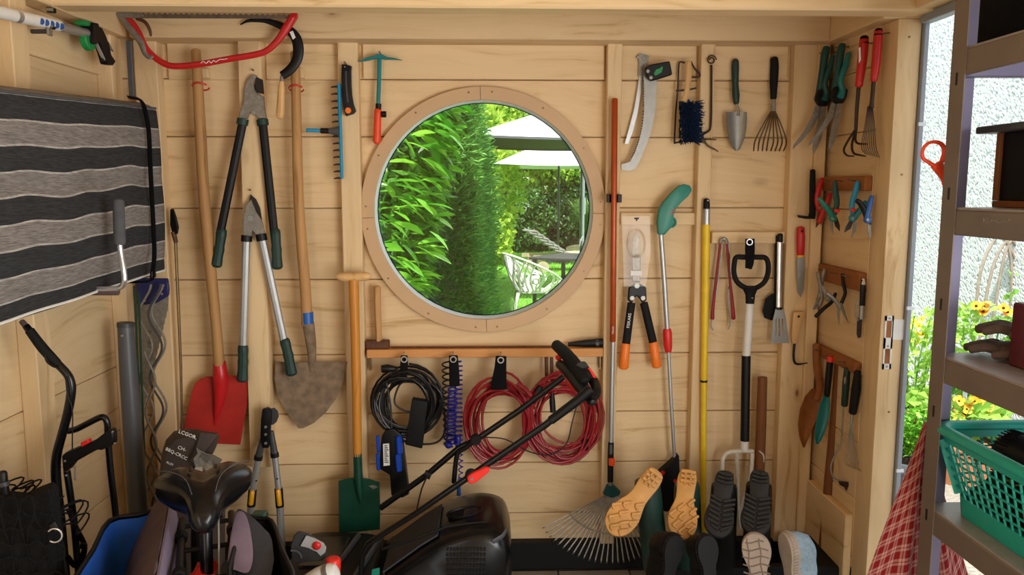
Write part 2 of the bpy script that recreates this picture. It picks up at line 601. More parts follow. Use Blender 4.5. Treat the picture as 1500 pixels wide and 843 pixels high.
M['soil'] = simple('soil', '#40342a', .95, var=.4, scale=30, bump=.8)
M['grey_frame'] = simple('grey_door_frame', '#8e96a2', .45, var=.04)
M['galv'] = simple('reveal_metal', '#dfe8f0', .45, metal=.0, var=.05)
M['screw'] = simple('screw', '#7f6a4c', .4, metal=.6, var=.1)
M['plinth_black'] = simple('plinth_black', '#0a0a0c', .6, var=.2, scale=12, spec=.3)
M['paver'] = simple('concrete_paver', '#8d8678', .9, var=.2, scale=14, bump=.4, bscale=80)
M['glass'] = glass_mat('window_glass', (.985, 1, .99))
M['plastic_clear'] = glass_mat('clear_packaging', (.97, .95, .92), 1.45, .25, .6)
M['bark'] = simple('bark', '#5c4c38', .9, var=.35, scale=14, bump=.8)
# ================================================================ the shed itself
XL, XR = -1.42, 1.34
YF = -3.42                                            # open front
_zt, _zb = P(709, 126.5, -.03).z, P(709, 487, -.03).z
WCX, WCZ = P(708.8, 307, -.03).x, (_zt + _zb) / 2        # centre of the round window
R_OUT = (_zt - _zb) / 2
R_IN = R_OUT * 161.0 / 180.2
seam = [P(700, y, 0).z for y in (117, 201, 305, 409, 519, 605, 679, 753)]
Z_TOP = 2.30
levels = [Z_TOP] + seam + [.0]
zlev = list(zip(levels[1:], levels[:-1]))             # (low, high) of each board

W = Thing('wall_back', kind='structure')
RH = R_IN + .012                                       # hole cut for the window
def board_back(z0, z1, x0, x1):
    g = .0014
    z0 += g; z1 -= g
    a, b = z0 - WCZ, z1 - WCZ
    th = (0, .028, 0)
    def prism(poly):
        mb = MB(); mb.prism([V(x, .014, z) for x, z in poly], th)
        W.part('plank', mb, M['pine_x'], bevel=.0035)
    hx = lambda z: math.sqrt(max(0, RH * RH - (z - WCZ) ** 2))
    if a >= RH or b <= -RH:
        prism([(x0, z0), (x1, z0), (x1, z1), (x0, z1)]); return
    if a > -RH and b < RH:
        zz = [z0 + (z1 - z0) * i / 10 for i in range(11)]
        prism([(x0, z0)] + [(WCX - hx(z), z) for z in zz] + [(x0, z1)])
        prism([(x1, z1)] + [(WCX + hx(z), z) for z in reversed(zz)] + [(x1, z0)])
        return
    if b >= RH:                                       # arch notch from below
        h = hx(z0); A = math.atan2(z0 - WCZ, h)
        arc = [(WCX + RH * math.cos(t), WCZ + RH * math.sin(t)) for t in [PI - A + (2 * A - PI) * i / 20 for i in range(21)]]
        prism([(x0, z0)] + arc + [(x1, z0), (x1, z1), (x0, z1)])
    else:
        h = hx(z1); A = math.asin((z1 - WCZ) / RH)
        arc = [(WCX + RH * math.cos(t), WCZ + RH * math.sin(t)) for t in [A + (-PI - 2 * A) * i / 20 for i in range(21)]]
        prism([(x1, z1)] + arc + [(x0, z1), (x0, z0), (x1, z0)])
for z0, z1 in zlev:
    board_back(z0, z1, XL - .03, XR + .03)
for z in seam:                                         # strips added behind the open joints to stop light leaking in
    h = math.sqrt(max(0, (RH + .012) ** 2 - (z - WCZ) ** 2))
    for xa, xb in (((XL - .03, WCX - h), (WCX + h, XR + .03)) if h else ((XL - .03, XR + .03),)):
        W.part('leak_strip', MB().box(xa, xb, .0283, .034, z - .012, z + .012), M['pine_x'])

def stud_px(px0, px1, y, top=60, bot=800, mat='pine_z', name='batten'):
    """upright batten between two photo columns measured at mid height"""
    xa, xb = P(px0, 300, y).x, P(px1, 300, y).x
    mb = MB(); mb.box(xa, xb, y, -.001, P(700, bot, y).z, P(700, top, y).z)
    W.part(name, mb, M[mat], bevel=.003)
stud_px(500, 529, -.055)
stud_px(887, 908, -.055)
stud_px(1021, 1041, -.055)
stud_px(1155, 1188, -.055)
stud_px(1190, 1206, -.072)
stud_px(208, 241, -.06)
# the leaning round-edged batten between the shovels
mb = MB()
q0, q1 = P(369, 62, -.04), P(384, 640, -.04)
mb.obox((q0 + q1) / 2, V(.045, 0, 0), V(0, .034, 0), (q1 - q0) / 2 + V(0, 0, -.12))
W.part('batten', mb, M['pine_z'], bevel=.012, seg=2)
# horizontal rails
def rail(px0, px1, py0, py1, y, name='rail'):
    mb = MB(); a, b = P(px0, py0, y), P(px1, py1, y)
    mb.box(a.x, b.x, y, -.001, b.z, a.z)
    return W.part(name, mb, M['pine_x'], bevel=.003)
rail(909, 1020, 312, 330, -.03)
rail(1043, 1154, 340, 357, -.03)
# proud board along the top of the back wall, in pieces between the battens
for a, b in ((244, 352), (388, 499), (531, 885), (910, 1019), (1043, 1153)):
    mb = MB(); p, q = P(a, 60, -.012), P(b, 117, -.012)
    mb.box(p.x, q.x, -.016, -.001, q.z, p.z + .05)
    W.part('top_board', mb, M['pine_x'], bevel=.003)
# blocks that carry the red hooks
for px in (302, 441):
    mb = MB(); p, q = P(px - 5, 101, -.03), P(px + 5, 115, -.03); mb.box(p.x, q.x, -.045, -.017, q.z, p.z)
    W.part('hook_block', mb, M['pine_x'], bevel=.002)
W.done()

def nail(px, py, y0, y1=-.0, r=.0022):
    mb = MB(); p = P(px, py, y0); mb.tube([V(p.x, y1, p.z), V(p.x, y0, p.z + .004)], r, 6)
    mb.tube([V(p.x, y0, p.z + .004), V(p.x, y0 - .0015, p.z + .004)], r * 2, 8)
    NAILS.part('nail', mb, M['screw'])
NAILS = Thing('trim_6', kind='structure')

# plates and tie beam
T_PLATE = Thing('trim_1', kind='structure')
zp0, zp1 = 2.140, 2.250
mb = MB(); mb.box(P(188, 40, -.142).x, P(1217, 40, -.142).x, -.142, -.001, zp0, zp1)
T_PLATE.part('wall_plate', mb, M['pine_x'], bevel=.004); T_PLATE.done()
T_TIE = Thing('trim_2', kind='structure')
mb = MB(); mb.box(XL - .03, XR + .10, -.64, -.545, 2.143, 2.30)
T_TIE.part('tie_beam', mb, M['pine_x'], bevel=.006); T_TIE.done()
T_R = Thing('trim_3', kind='structure')
mb = MB(); mb.box(P(1217, 40, -.142).x, XR + .10, -.544, -.001, zp0, zp1)
T_R.part('wall_plate', mb, M['pine_y'], bevel=.004)
mb = MB(); mb.box(XR + .0, XR + .10, YF, -.641, zp0 + .01, zp1)
T_R.part('door_lintel', mb, M['pine_y'], bevel=.004)
T_R.done()
T_L = Thing('trim_4', kind='structure')
mb = MB(); mb.box(XL, XL + .09, YF, -.1425, zp0, zp1)
T_L.part('wall_plate', mb, M['pine_y'], bevel=.004); T_L.done()

# left wall
WL = Thing('wall_left', kind='structure')
for z0, z1 in zlev:
    mb = MB(); mb.box(XL - .028, XL, YF, -.001, z0 + .0012, z1 - .0012)
    WL.part('plank', mb, M['pine_y'], bevel=.0035)
for z in seam:
    WL.part('leak_strip', MB().box(XL - .034, XL - .0283, YF, -.001, z - .012, z + .012), M['pine_y'])  # added strip, keeps light out of the joint
for y0 in (-.20, -.80, -1.45, -2.1, -2.75, -3.38):
    mb = MB(); mb.box(XL, XL + .055, y0, y0 + .085, .06, zp0)
    WL.part('stud', mb, M['pine_z'], bevel=.003)
for ya, yb in ((-.715, -.205), (-1.365, -.805), (-2.015, -1.455)):
    mb = MB(); mb.box(XL, XL + .02, ya, yb, 1.995, zp0 - .001)
    WL.part('top_board', mb, M['pine_y'], bevel=.003)
WL.done()

WF = Thing('sky_screen_wall', kind='structure')  # unseen panel added to keep the bright sky from mirroring in the pane
for z0, z1 in zlev:
    mb = MB(); mb.box(-.98, 1.0, YF - .10, YF - .07, z0 + .0002, z1 - .0002)
    WF.part('plank', mb, M['pine_x'], bevel=.0035)
WF.done()
# right wall: short piece between the corner and the door post
WR = Thing('wall_right', kind='structure')
for z0, z1 in zlev:
    mb = MB(); mb.box(XR, XR + .028, -.43, -.001, z0 + .0012, z1 - .0012)
    WR.part('plank', mb, M['pine_y'], bevel=.0035)
for z in seam:
    WR.part('leak_strip', MB().box(XR + .0283, XR + .034, -.43, -.001, z - .012, z + .012), M['pine_y'])  # added strip closing the joint against light
mb = MB(); mb.box(XR - .03, XR - .001, -.43, -.074, .05, P(1200, 720, -.2).z)
WR.part('sill_board', mb, M['pine_y'], bevel=.004)
WR.done()
T_P = Thing('trim_5', kind='structure')
mb = MB(); mb.box(XR - .001, XR + .078, -.544, -.431, .0, zp0)
T_P.part('door_post', mb, M['pine_z'], bevel=.006, seg=2)
for px, py in ((1332, 54), (1321, 256), (1302, 604)):
    p = P(px, py, -.545); mb = MB(); mb.disc(p, .004, (0, 1, 0), .002, 10); T_P.part('screw', mb, M['screw'])
T_P.done()
D = Thing('door_1', kind='structure')
xa = XR + .079
mb = MB(); mb.box(xa, xa + .016, -.56, -.45, 0, zp0); mb.box(xa, xa + .045, -.47, -.45, 0, zp0)
D.part('door_frame', mb, M['grey_frame'], bevel=.002)
mb = MB(); mb.box(XR + .06, xa + .02, YF, -.561, zp0 - .02, zp0 + .009)
D.part('frame_head', mb, M['grey_frame'], bevel=.002)
for py in (182, 452, 690):
    p = P(1346, py, -.56); mb = MB(); mb.box(xa - .002, xa + .024, -.562, -.556, p.z - .006, p.z + .006)
    D.part('frame_clip', mb, M['galv'], bevel=.001)
# strike plate
p0, p1 = P(1306, 465, -.5445), P(1318, 540, -.5445)
sx0, sx1 = XR + .012, XR + .042
zz = [P(1310, v, -.5445).z for v in (463, 470, 495, 503, 511, 533, 541)]
mb = MB()
for a, b in ((0, 1), (2, 4), (5, 6)):
    mb.box(sx0, sx1, -.5475, -.5445, zz[b], zz[a])
for xa_, xb_ in ((sx0, sx0 + .006), (sx1 - .006, sx1)):
    mb.box(xa_, xb_, -.5475, -.5445, zz[6], zz[0])
mb.box(sx1 - .004, sx1 + .045, -.5475, -.5445, zz[3] + .012, zz[0] - .012)
sp = D.part('strike_plate', mb, M['white'])
for k in (0, 3, 5):
    mb = MB(); mb.disc(V((sx0 + sx1) / 2, -.548, (zz[k] + zz[k + 1]) / 2), .0042, (0, 1, 0), .002, 10); D.part('screw', mb, M['steel'], parent=sp)
mb = MB(); mb.box(sx0 + .005, sx1 - .005, -.5449, -.5442, zz[5], zz[1]); D.part('strike_recess', mb, M['rail_wood'])
D.done()

# roof / ceiling boards and floor
CE = Thing('ceiling', kind='structure')
n = 16
for i in range(n):
    y0 = YF - .25 + (0.35 - (YF - .25)) * i / n; y1 = YF - .25 + (.35 - (YF - .25)) * (i + 1) / n
    mb = MB(); mb.box(XL - .2, XR + .22, y0 + .002, y1 - .002, 2.302, 2.33)
    CE.part('ceiling_board', mb, M['pine_x'], bevel=.003)
CE.done()
RF = solo('roof', MB().box(XL - .25, XR + .25, YF - .3, .4, 2.331, 2.36), M['plinth_black'], kind='structure')
FL = Thing('floor', kind='structure')
mb = MB(); mb.box(XL - .03, XR + .12, YF, .03, -.06, -.008); FL.part('sand_bed', mb, M['soil'])
pav = None; s = .3
for i in range(10):
    for j in range(12):
        x0 = XL + .0 + i * s - .1; y0 = -.05 - s * (j + 1) + (.0 if i % 2 else .0)
        x1 = min(x0 + s, XR + .1); 
        if x0 < XL: x0 = XL
        mb = MB(); mb.box(x0 + .003, x1 - .003, y0 + .003, y0 + s - .003, -.05, RND.uniform(-.004, 0))
        FL.part('paver', mb, M['paver'], bevel=.004)
FL.done()
BB = Thing('baseboard_back', kind='structure')
mb = MB(); mb.box(XL + .01, XR - .002, -.045, -.001, 0.0, P(760, 796, -.045).z)
BB.part('plinth', mb, M['plinth_black'], bevel=.003); BB.done()

# round window: ring of four board segments, metal reveal, pane
WI = Thing('window_1', kind='structure')
def arcpts(r, a0, a1, y, k=20):
    return [V(WCX + r * math.cos(a0 + (a1 - a0) * i / k), y, WCZ + r * math.sin(a0 + (a1 - a0) * i / k)) for i in range(k + 1)]
ends = [math.radians(a) for a in (-1, 91.5, 183, 271, 359)]
for i in range(4):
    a0, a1 = ends[i] + .0012, ends[i + 1] - .0012
    mb = MB(); mb.prism(arcpts(R_OUT, a0, a1, -.020) + arcpts(R_IN, a1, a0, -.020), (0, .022, 0))
    seg_ = WI.part('frame_segment', mb, M['mdf'], bevel=.0015)
    for f in ((.06, .36, .66, .94)):
        a = a0 + (a1 - a0) * f; r = (R_OUT + R_IN) / 2 + .006
        mb = MB(); mb.disc(V(WCX + r * math.cos(a), -.0315, WCZ + r * math.sin(a)), .004, (0, 1, 0), .0016, 10)
        WI.part('screw', mb, M['screw'], parent=seg_)
mb = MB(); ro, ri = R_IN + .011, R_IN + .006
N = 64; rings = []
for r, y in ((R_IN - .001, -.008), (R_IN - .001, .085), (ro, .085), (ro, -.008)):
    rings.append([V(WCX + r * math.cos(2 * PI * k / N), y, WCZ + r * math.sin(2 * PI * k / N)) for k in range(N)])
mb.loft(rings, caps=False, closed=True)
WI.part('reveal', mb, M['galv'])
mb = MB(); mb.disc(V(WCX, .072, WCZ), R_IN - .0012, (0, 1, 0), .005, 64)
WI.part('pane', mb, M['glass'])
mb = MB(); mb.tube([V(WCX + (R_IN - .002) * math.cos(2 * PI * k / N), .066, WCZ + (R_IN - .002) * math.sin(2 * PI * k / N)) for k in range(N)], .0025, 6, closed=True)
WI.part('gasket', mb, M['black'])
WI.done()

# shelf under the window
SH = Thing('wall_shelf', 'narrow varnished wooden shelf plank under the round window, cables hooked below it', 'shelf')
a, b = P(535, 513, -.075), P(885, 523, -.075)
SHZ = a.z; SHY = -.075
mb = MB(); mb.box(a.x + .005, b.x - .005, SHY, -.001, b.z, SHZ); SH.part('plank', mb, M['shelf_wood'], bevel=.002)
for px in (541, 880):
    mb = MB(); p = P(px, 530, -.04); mb.box(p.x - .003, p.x + .003, -.03, -.0005, b.z - .06, b.z - .0005); SH.part('bracket', mb, M['screw'])
SH.done()
# ================================================================ tools on the left half of the back wall
def rings_mb(px, py, r, y, w=2.4, tilt=.35, n=20):
    """open hook bent round a handle, seen slightly from above"""
    c = P(px, py, y); R = r * m(y)
    return MB().tube([c + V(R * math.cos(a), -R * 1.0 * math.sin(a), R * tilt * math.sin(a)) for a in [PI * .15 + 1.75 * PI * i / n for i in range(n + 1)]], w * m(y) / 2, 6, rnd=True)

def bolt(T, px, py, y, r=3, mat='steel', parent=None, name='bolt', h=.004):
    mb = MB(); mb.disc(P(px, py, y), r * m(y), (0, 1, 0), h, 12)
    return T.part(name, mb, M[mat], parent=parent, bevel=.0008)

# red shovel
T = Thing('shovel', 'red square-bladed shovel with a long bare wooden handle, hanging blade down beside the left corner', 'shovel')
mb = MB().pt([(287, 75), (289, 110), (294, 200), (299, 290), (309, 400), (316, 470), (321, 535)], [13, 14, 16, 16, 16, 15, 16], -.085, 12, k=4, rnd=True)
T.part('handle', mb, M['ash_old'])
mb = MB().pp([(314, 552), (303, 552), (294, 555), (286, 562), (281, 574), (275, 602), (268, 632), (280, 645), (310, 650), (352, 652), (357, 622), (363, 588), (365, 566), (364, 556), (354, 552), (331, 549)], -.055, .006)
T.part('blade', mb, M['red_worn'], bevel=.002)
mb = MB().pt([(321, 530, -.08), (323, 552, -.08), (322, 580, -.068), (318, 606, -.06), (315, 624, -.055)], [18, 22, 17, 10, 3], -.08, 12, k=4)
T.part('socket', mb, M['red_paint'])
bolt(T, 322, 539, -.099, 2, 'steel')
T.done()
solo('wall_hook', rings_mb(294, 127, 11, -.085), M['red_plastic'], 'red hook holding the red-bladed shovel handle under the bow saw', 'hook')

# ballast shovel
T = Thing('shovel', 'dirty pointed shovel with a wooden handle, blue tape band and earth-dried blade', 'shovel')
mb = MB().pt([(432, 78), (434, 150), (437, 281), (442, 360), (447, 420), (450, 476)], [13, 14, 15, 15.5, 16, 17], -.085, 12, k=4, rnd=True)
T.part('handle', mb, M['ash_old'])
T.part('tape_band', MB().pt([(450, 457.5), (451, 475)], 17.6, -.085, 12), M['blue_tape'])
T.part('socket', MB().pt([(451.5, 474, -.085), (455, 500, -.08), (457, 522, -.06), (457, 545, -.05)], [18, 16, 13, 8], -.08, 12, k=3), M['dirt_steel'])
# dished blade
out = [(404, 530), (430, 532), (455, 531), (482, 531), (509, 530), (507, 540), (502, 562), (492, 585), (478, 604), (460, 620), (444, 628), (437, 628), (425, 612), (413, 594), (406, 575), (402, 555)]
ctr = Vector((455, 570)); rg = []
for f in (1, .8, .5, .2, .02):
    rg.append([P(ctr.x + (p[0] - ctr.x) * f, ctr.y + (p[1] - ctr.y) * f, -.058 + .03 * (1 - f * f)) for p in out])
back = [[p + V(0, .004, 0) for p in r] for r in rg]
mb = MB().loft(rg + back[::-1], caps=True)
T.part('blade', mb, M['dirt_steel'], ang=60)
T.done()
solo('wall_hook', rings_mb(434, 130, 10, -.085), M['red_plastic'], 'red hook holding the pointed shovel handle, below the sickle', 'hook')

# loppers
def lopper(label, silver, blade, arms, grips, collars, am, gm, y, bolts, aw, gw, cm='green_grip', jm='steel_dull'):
    T = Thing('loppers', label, 'loppers')
    T.part('jaw', MB().pp(silver, y - .016, .012), M[jm], bevel=.002)
    T.part('blade', MB().pp(blade, y - .004, .006), M['blade_dark'], bevel=.001)
    for i, (a, g) in enumerate(zip(arms, grips)):
        T.part('arm', MB().pt(a, aw, y - .012, 10), M[am])
        T.part('grip', MB().pt(g, [gw * .9, gw * .95, gw * .82, gw * .95, gw * .86, gw * .95, gw * 1.02], y - .012, 10, k=4, rnd=True), M[gm])
        if collars:
            T.part('collar', MB().pt(collars[i], aw * 1.35, y - .012, 10), M[cm], bevel=.001)
    for b in bolts:
        bolt(T, b[0], b[1], y - .024, b[2])
    T.done()
    return T
lopper('large loppers with black arms and long green-black grips, dangling jaws up from the leaning batten',
       [(370, 109), (363, 116), (358, 132), (358, 142), (356, 152), (352, 164), (350, 174), (363, 174), (366, 164), (374, 168), (379, 174), (391, 174), (388, 158), (387, 142), (377, 137), (373, 131), (371, 120), (377, 111)],
       [(376, 113), (385, 117), (387, 138), (376, 136), (372, 128)],
       [[(355, 182), (322, 345)], [(385, 182), (402, 345)]],
       [[(325, 338), (321, 366), (317, 388)], [(403, 338), (405, 366), (406, 391)]],
       [[(356, 174), (354.5, 183)], [(384, 175), (385.5, 184)]], 'black', 'green_grip', -.075,
       [(361, 138, 3), (379, 143, 3.2), (361, 151, 3.2), (372, 165, 3.4), ], 12.5, 16.5)
T = lopper('loppers with silver tube arms and dark green grips, hung below the black-armed pair',
           [(368, 292), (361, 300), (358, 312), (356, 326), (357, 346), (369, 347), (370, 338), (378, 347), (389, 345), (384, 324), (375, 310)],
           [(367, 285), (375, 292), (381, 305), (384, 324), (372, 316), (364, 300)],
           [[(361, 348), (356, 514)], [(383, 346), (417, 505)]],
           [[(356, 508), (356, 530), (355, 556)], [(417, 499), (422, 520), (427, 547)]],
           [[(361.5, 345), (361, 354)], [(382, 343), (384, 353)]], 'alu', 'green_grip', -.085,
           [(367, 320, 5), (374, 334, 2.6)], 12, 17, 'black')
# lower loppers with yellow buttons
T = Thing('loppers', 'upright telescopic loppers with grey arms and two yellow buttons, behind the bicycle saddle', 'loppers')
yl = -.14
T.part('jaw_housing', MB().pp([(385, 599), (393, 597), (398, 604), (397, 620), (396, 645), (394, 656), (386, 656), (382, 640), (383, 615)], yl - .01, .02), M['black'], bevel=.003, seg=2)
T.part('blade', MB().pp([(395, 599), (402, 598), (407, 603), (408, 611), (405, 619), (399, 623), (392, 620), (391, 606)], yl + .004, .008), M['dark_grey'], bevel=.001)
for py in (626, 637, 650):
    bolt(T, 389, py, yl - .021, 2.2)
for (a, b, c, d, e) in (((386, 640), (379, 668), (370, 718), (368, 742), (362, 820)), ((397, 632), (402, 664), (408, 716), (410, 743), (414, 830))):
    T.part('arm_head', MB().pt([a, b], [8, 11], yl, 10), M['dark_grey'])
    T.part('arm_collar', MB().pt([b, (b[0] + (c[0] - b[0]) * .12, b[1] + 6)], 13, yl, 10), M['black'])
    T.part('arm', MB().pt([b, c], 10, yl, 10), M['alu'])
    k = T.part('lock_sleeve', MB().pt([c, d], 13, yl, 10), M['black'], bevel=.001)
    T.part('lock_button', MB().pt([(c[0] - .5, c[1] + 3, yl - .016), (d[0] - .5, d[1] - 3, yl - .016)], 7.5, yl - .016, 8, rnd=True), M['yellow_warm'], parent=k, label='yellow lock button')
    T.part('lower_arm', MB().pt([d, e], 11.5, yl, 10), M['alu'])
    bolt(T, (b[0] + c[0]) / 2 + 1, (b[1] + c[1]) / 2 + 12, yl - .014, 1.3, 'black', name='pin')
T.done()

# bow saw
yb = -.205
T = Thing('bow_saw', 'red bow saw with a long toothed blade, hanging blade up across the top left beam', 'saw')
T.part('frame', MB().pt([(187, 28), (194, 34), (203, 48), (214, 71), (229, 86), (246, 95.5), (264, 97), (294, 94), (338, 86), (374, 80), (392, 73.5), (408, 58), (420, 40), (430, 24)], [8, 8.5, 9, 9, 9, 9, 9, 9, 9, 9, 9, 10, 12, 11], yb, 10, k=4, rnd=True), M['red_paint'])
up = [P(190 + i * 238 / 60, 18.5 + (0 if i % 2 else 2.2) + i * .035, yb) for i in range(61)]
lo = [P(428 - i * 238 / 2, 27 + .5 - i * .4, yb) for i in range(3)]
T.part('blade', MB().prism(up + lo, (0, .0016, 0)), M['saw_blade'])
T.part('end_plate', MB().pp([(171, 21), (179, 14), (186, 15), (190, 18), (206, 19), (206, 26), (180, 27), (174, 26)], yb - .006, .014), M['steel_dull'], bevel=.001)
T.part('tension_lever', MB().pt([(177, 25), (193, 45), (206, 62), (212, 78), (219, 84), (224, 82)], [7, 9, 9, 7, 6, 4], yb - .012, 8, k=4, asp=.35), M['steel_dull'])
T.part('knuckle_guard', MB().pt([(200, 27), (212, 32), (219, 43), (221, 53)], [5, 5, 5, 3], yb + .006, 8, k=3, asp=1.2), M['rust'])
T.part('end_cap', MB().pp([(428, 18), (436, 19), (436, 26), (427, 40), (420, 40)], yb, .02), M['red_paint'], bevel=.003)
for px in (178, 208):
    bolt(T, px, 22.5, yb - .014, 2)
mb = MB().pt([(294, 92.5), (298, 90), (302, 93), (306, 89), (309, 92.5), (313, 88.5), (316, 91), (321, 87.5), (327, 87), (333, 86)], 1.1, yb - .0135, 5, k=3)
T.part('faded_script', mb, M['label'], label='worn pale script on the red tube')
T.done()

# sickle
ys = -.165
T = Thing('sickle', 'black sheathed sickle with a light wooden handle, hanging from the end of the bow saw', 'sickle')
arc = [(352, 36), (362, 31), (374, 29.5), (388, 30), (402, 34), (416, 40), (427, 47), (434, 57), (437, 70), (436, 84), (431, 95), (423, 104), (413, 111)]
T.part('sheath', MB().pt(arc, [2, 4, 6, 7, 9, 11, 13, 15, 15.5, 15, 14, 13.5, 12], ys, 8, k=3, asp=.4), M['black'])
T.part('handle', MB().pt([(412.5, 120), (412, 132), (411, 150), (410, 166), (410, 172)], [7, 10, 10.5, 12, 9], ys, 10, k=4, rnd=True), M['beech'])
T.part('ferrule', MB().pt([(413, 110), (412.5, 121)], [4, 6.5], ys, 8), M['steel_dull'])
T.part('tag', MB().prism([P(a, b, ys - .011) for a, b in ((424, 47), (429, 45), (433, 55), (429, 58))], (0, .001, 0)), M['label'], label='small grey paper label')
T.done()

# flat grey bar in the corner
solo('flat_bar', MB().prism([P(185, 60, -.24), P(193, 60, -.24), P(197.5, 143, -.24), P(190, 143, -.24)], (0, .012, 0)), M['grey_tube'], 'narrow dark grey metal bar standing behind the top of the striped cushion', 'bar', bevel=.002)

# soil rake head
yr = -.085
T = Thing('rake_head', 'blue garden rake head without a pole, tines pointing left off the batten', 'rake')
T.part('bar', MB().pt([(496.5, 123), (501, 262)], 5.0, yr, 8, asp=2.0), M['blue_tool'], bevel=0)
tt = [127, 137.5, 148, 158, 168, 178, 188, 199, 210, 220, 230, 241, 251, 261]
for i, v in enumerate(tt):
    px = 496.5 + (v - 123) * 4.5 / 139
    T.part('tine', MB().pt([(px, v), (px - 7, v), (px - 12, v + 1.0)], [3.4, 2.6, 1.6], yr, 6), M['blade_dark'])
T.part('socket', MB().pt([(498, 192), (492, 192), (482, 192)], [15, 12, 8], yr, 12), M['grey_tube'])
T.part('sleeve', MB().pt([(483, 192), (470, 191.5)], 8, yr, 12), M['black'])
T.part('connector', MB().pt([(471, 191.5), (454, 191), (450, 191)], [5.5, 5.5, 6.5], yr, 10, rnd=True), M['blue_tool'])
T.done()

# folding saw on the batten
yf = -.072
T = Thing('folding_saw', 'black folding pruning saw with an orange button, fixed to the batten left of the window', 'saw')
T.part('handle', MB().pp([(501, 94.5), (507, 95), (515.5, 97), (514.5, 104), (515, 125), (516, 140), (518, 152), (521.5, 163), (518, 167), (507, 170.5), (503.5, 158), (501, 140), (500.5, 115)], yf, .022), M['black'], bevel=.004, seg=2)
T.part('blade_back', MB().pp([(505.5, 104), (508, 104), (508.5, 125), (511, 150), (508.5, 150), (506, 126)], yf - .012, .003), M['dark_grey'])
T.part('pivot_knob', MB().disc(P(510, 162, yf - .014), 4.3 * m(yf), (0, 1, 0), .008, 14), M['orange'], bevel=.001)
bolt(T, 505, 98, yf - .0125, 1.2)
T.done()

# hand hoe
yh = -.05
T = Thing('hand_hoe', 'small two-sided hand hoe with a teal shaft and orange grip, left above the round window', 'hoe')
T.part('shaft', MB().pt([(556, 82), (555.5, 110), (554, 156)], [6.5, 6, 6], yh, 10), M['teal'])
T.part('head', MB().pp([(524, 90.5), (534, 86), (548, 82), (553, 79.5), (560, 80), (567, 84), (578, 85.5), (590, 88.5), (577, 87.5), (563, 87.5), (558, 86), (549, 86.5), (537, 89.5)], yh - .004, .02), M['teal'], bevel=.002)
T.part('collar', MB().pt([(554.5, 152), (554, 161)], 8.5, yh, 12), M['black'])
T.part('grip', MB().pt([(553.5, 161), (553, 180), (552, 205), (551.5, 209)], [10, 10.5, 11.5, 10], yh, 12, k=3, rnd=True), M['orange_red'])
T.part('knob', MB().disc(P(562, 167.5, yh), .012, (1, 0, 0), .02, 12), M['black'], bevel=.002)
T.done()

# spade with T handle
yp = -.13
T = Thing('spade', 'green-bladed spade with an orange wooden T-handle, upright left of the round window', 'spade')
T.part('t_handle', MB().pt([(495, 405), (502, 406), (518, 406), (534, 405), (541, 405)], [9, 13, 14, 13, 9], yp, 12, k=3, rnd=True), M['beech'])
T.part('handle', MB().pt([(518, 410), (520, 480), (522, 560), (523.5, 668)], [15, 14, 14, 13.5], yp, 14), M['ash_orange'])
T.part('socket', MB().pt([(523.5, 664, yp), (525, 700, yp), (527, 722, yp - .004), (529, 738, yp - .008)], [13.5, 14, 10, 3], yp, 12, k=3), M['green_paint'])
T.part('blade', MB().pp([(496, 705), (507, 701.5), (524, 700), (540, 702), (556, 707), (557, 742), (556.5, 776), (527, 779), (497, 781), (496.5, 742)], yp + .006, .008), M['green_paint'], bevel=.002)
T.part('tread_mark', MB().pp([(540, 712), (548, 711), (554, 714), (547, 717)], yp + .0015, .002), M['steel_dull'], label='worn bare metal spot')
T.done()

# hammer on the shelf
T = Thing('hammer', 'hammer with a light wooden handle standing on its head at the left shelf end', 'hammer')
yq = -.045
a, b = P(536, 499, yq), P(571, 513, yq)
mb = MB(); mb.box(a.x, b.x, yq - .017, yq + .017, SHZ, SHZ + .034)
T.part('head', mb, M['rust'], bevel=.004)
T.part('handle', MB().pt([(552.5, 421), (553, 450), (555, 502)], [10.5, 10.5, 9.5], yq, 10, asp=1.3, rnd=True), M['ash'])
T.done()
# flat dark rod and black sheath on the shelf
a, b = P(573, 511, -.04), P(808, 511, -.04)
solo('thin_rod', MB().tube([V(a.x, -.045, SHZ + .0035), V(b.x, -.05, SHZ + .0035)], .0035, 8), M['rust'], 'thin dark rod lying along the shelf under the window', 'rod')
a, b = P(832, 507, -.045), P(883, 507, -.045)
T = Thing('tool_sheath', 'black tapered sheath lying on the right end of the shelf', 'sheath')
mb = MB(); mb.tube([V(a.x, -.045, SHZ + .012), V((a.x + b.x) / 2, -.045, SHZ + .0155), V(b.x, -.045, SHZ + .018)], [.008, .015, .018], 10, asp=.9)
T.part('body', mb, M['black'])
mb = MB(); mb.tube([V(b.x - .03, -.045, SHZ + .0172), V(b.x - .018, -.045, SHZ + .0178)], .0185, 10)
T.part('band', mb, M['dark_grey']); T.done()

# thin rod with dark clip at the left corner
T = Thing('hinged_rod', 'thin metal rod with a dark hinged head, standing in the corner right of the cushion', 'rod')
T.part('rod', MB().pt([(257, 352), (261, 440), (265, 540), (268, 668)], [4.5, 4.5, 4, 3.5], -.075, 8), M['brass_wire'])
T.part('clip', MB().pp([(250, 307), (254, 306), (258, 318), (261.5, 333), (260, 343), (254, 344), (250, 330)], -.075, .015), M['black'], bevel=.002)
T.part('clip_tail', MB().pt([(254, 340), (258, 356)], [8, 6], -.075, 8), M['rust'])
T.part('foot', MB().pt([(268, 664), (267, 690)], [6, 7], -.075, 8), M['steel_dull'])
T.done()
for px, py in ((370, 104), (366, 280), (505, 93), (556, 78), (178, 12), (434, 14), (497, 132), (500, 255)):
    nail(px, py, -.09)
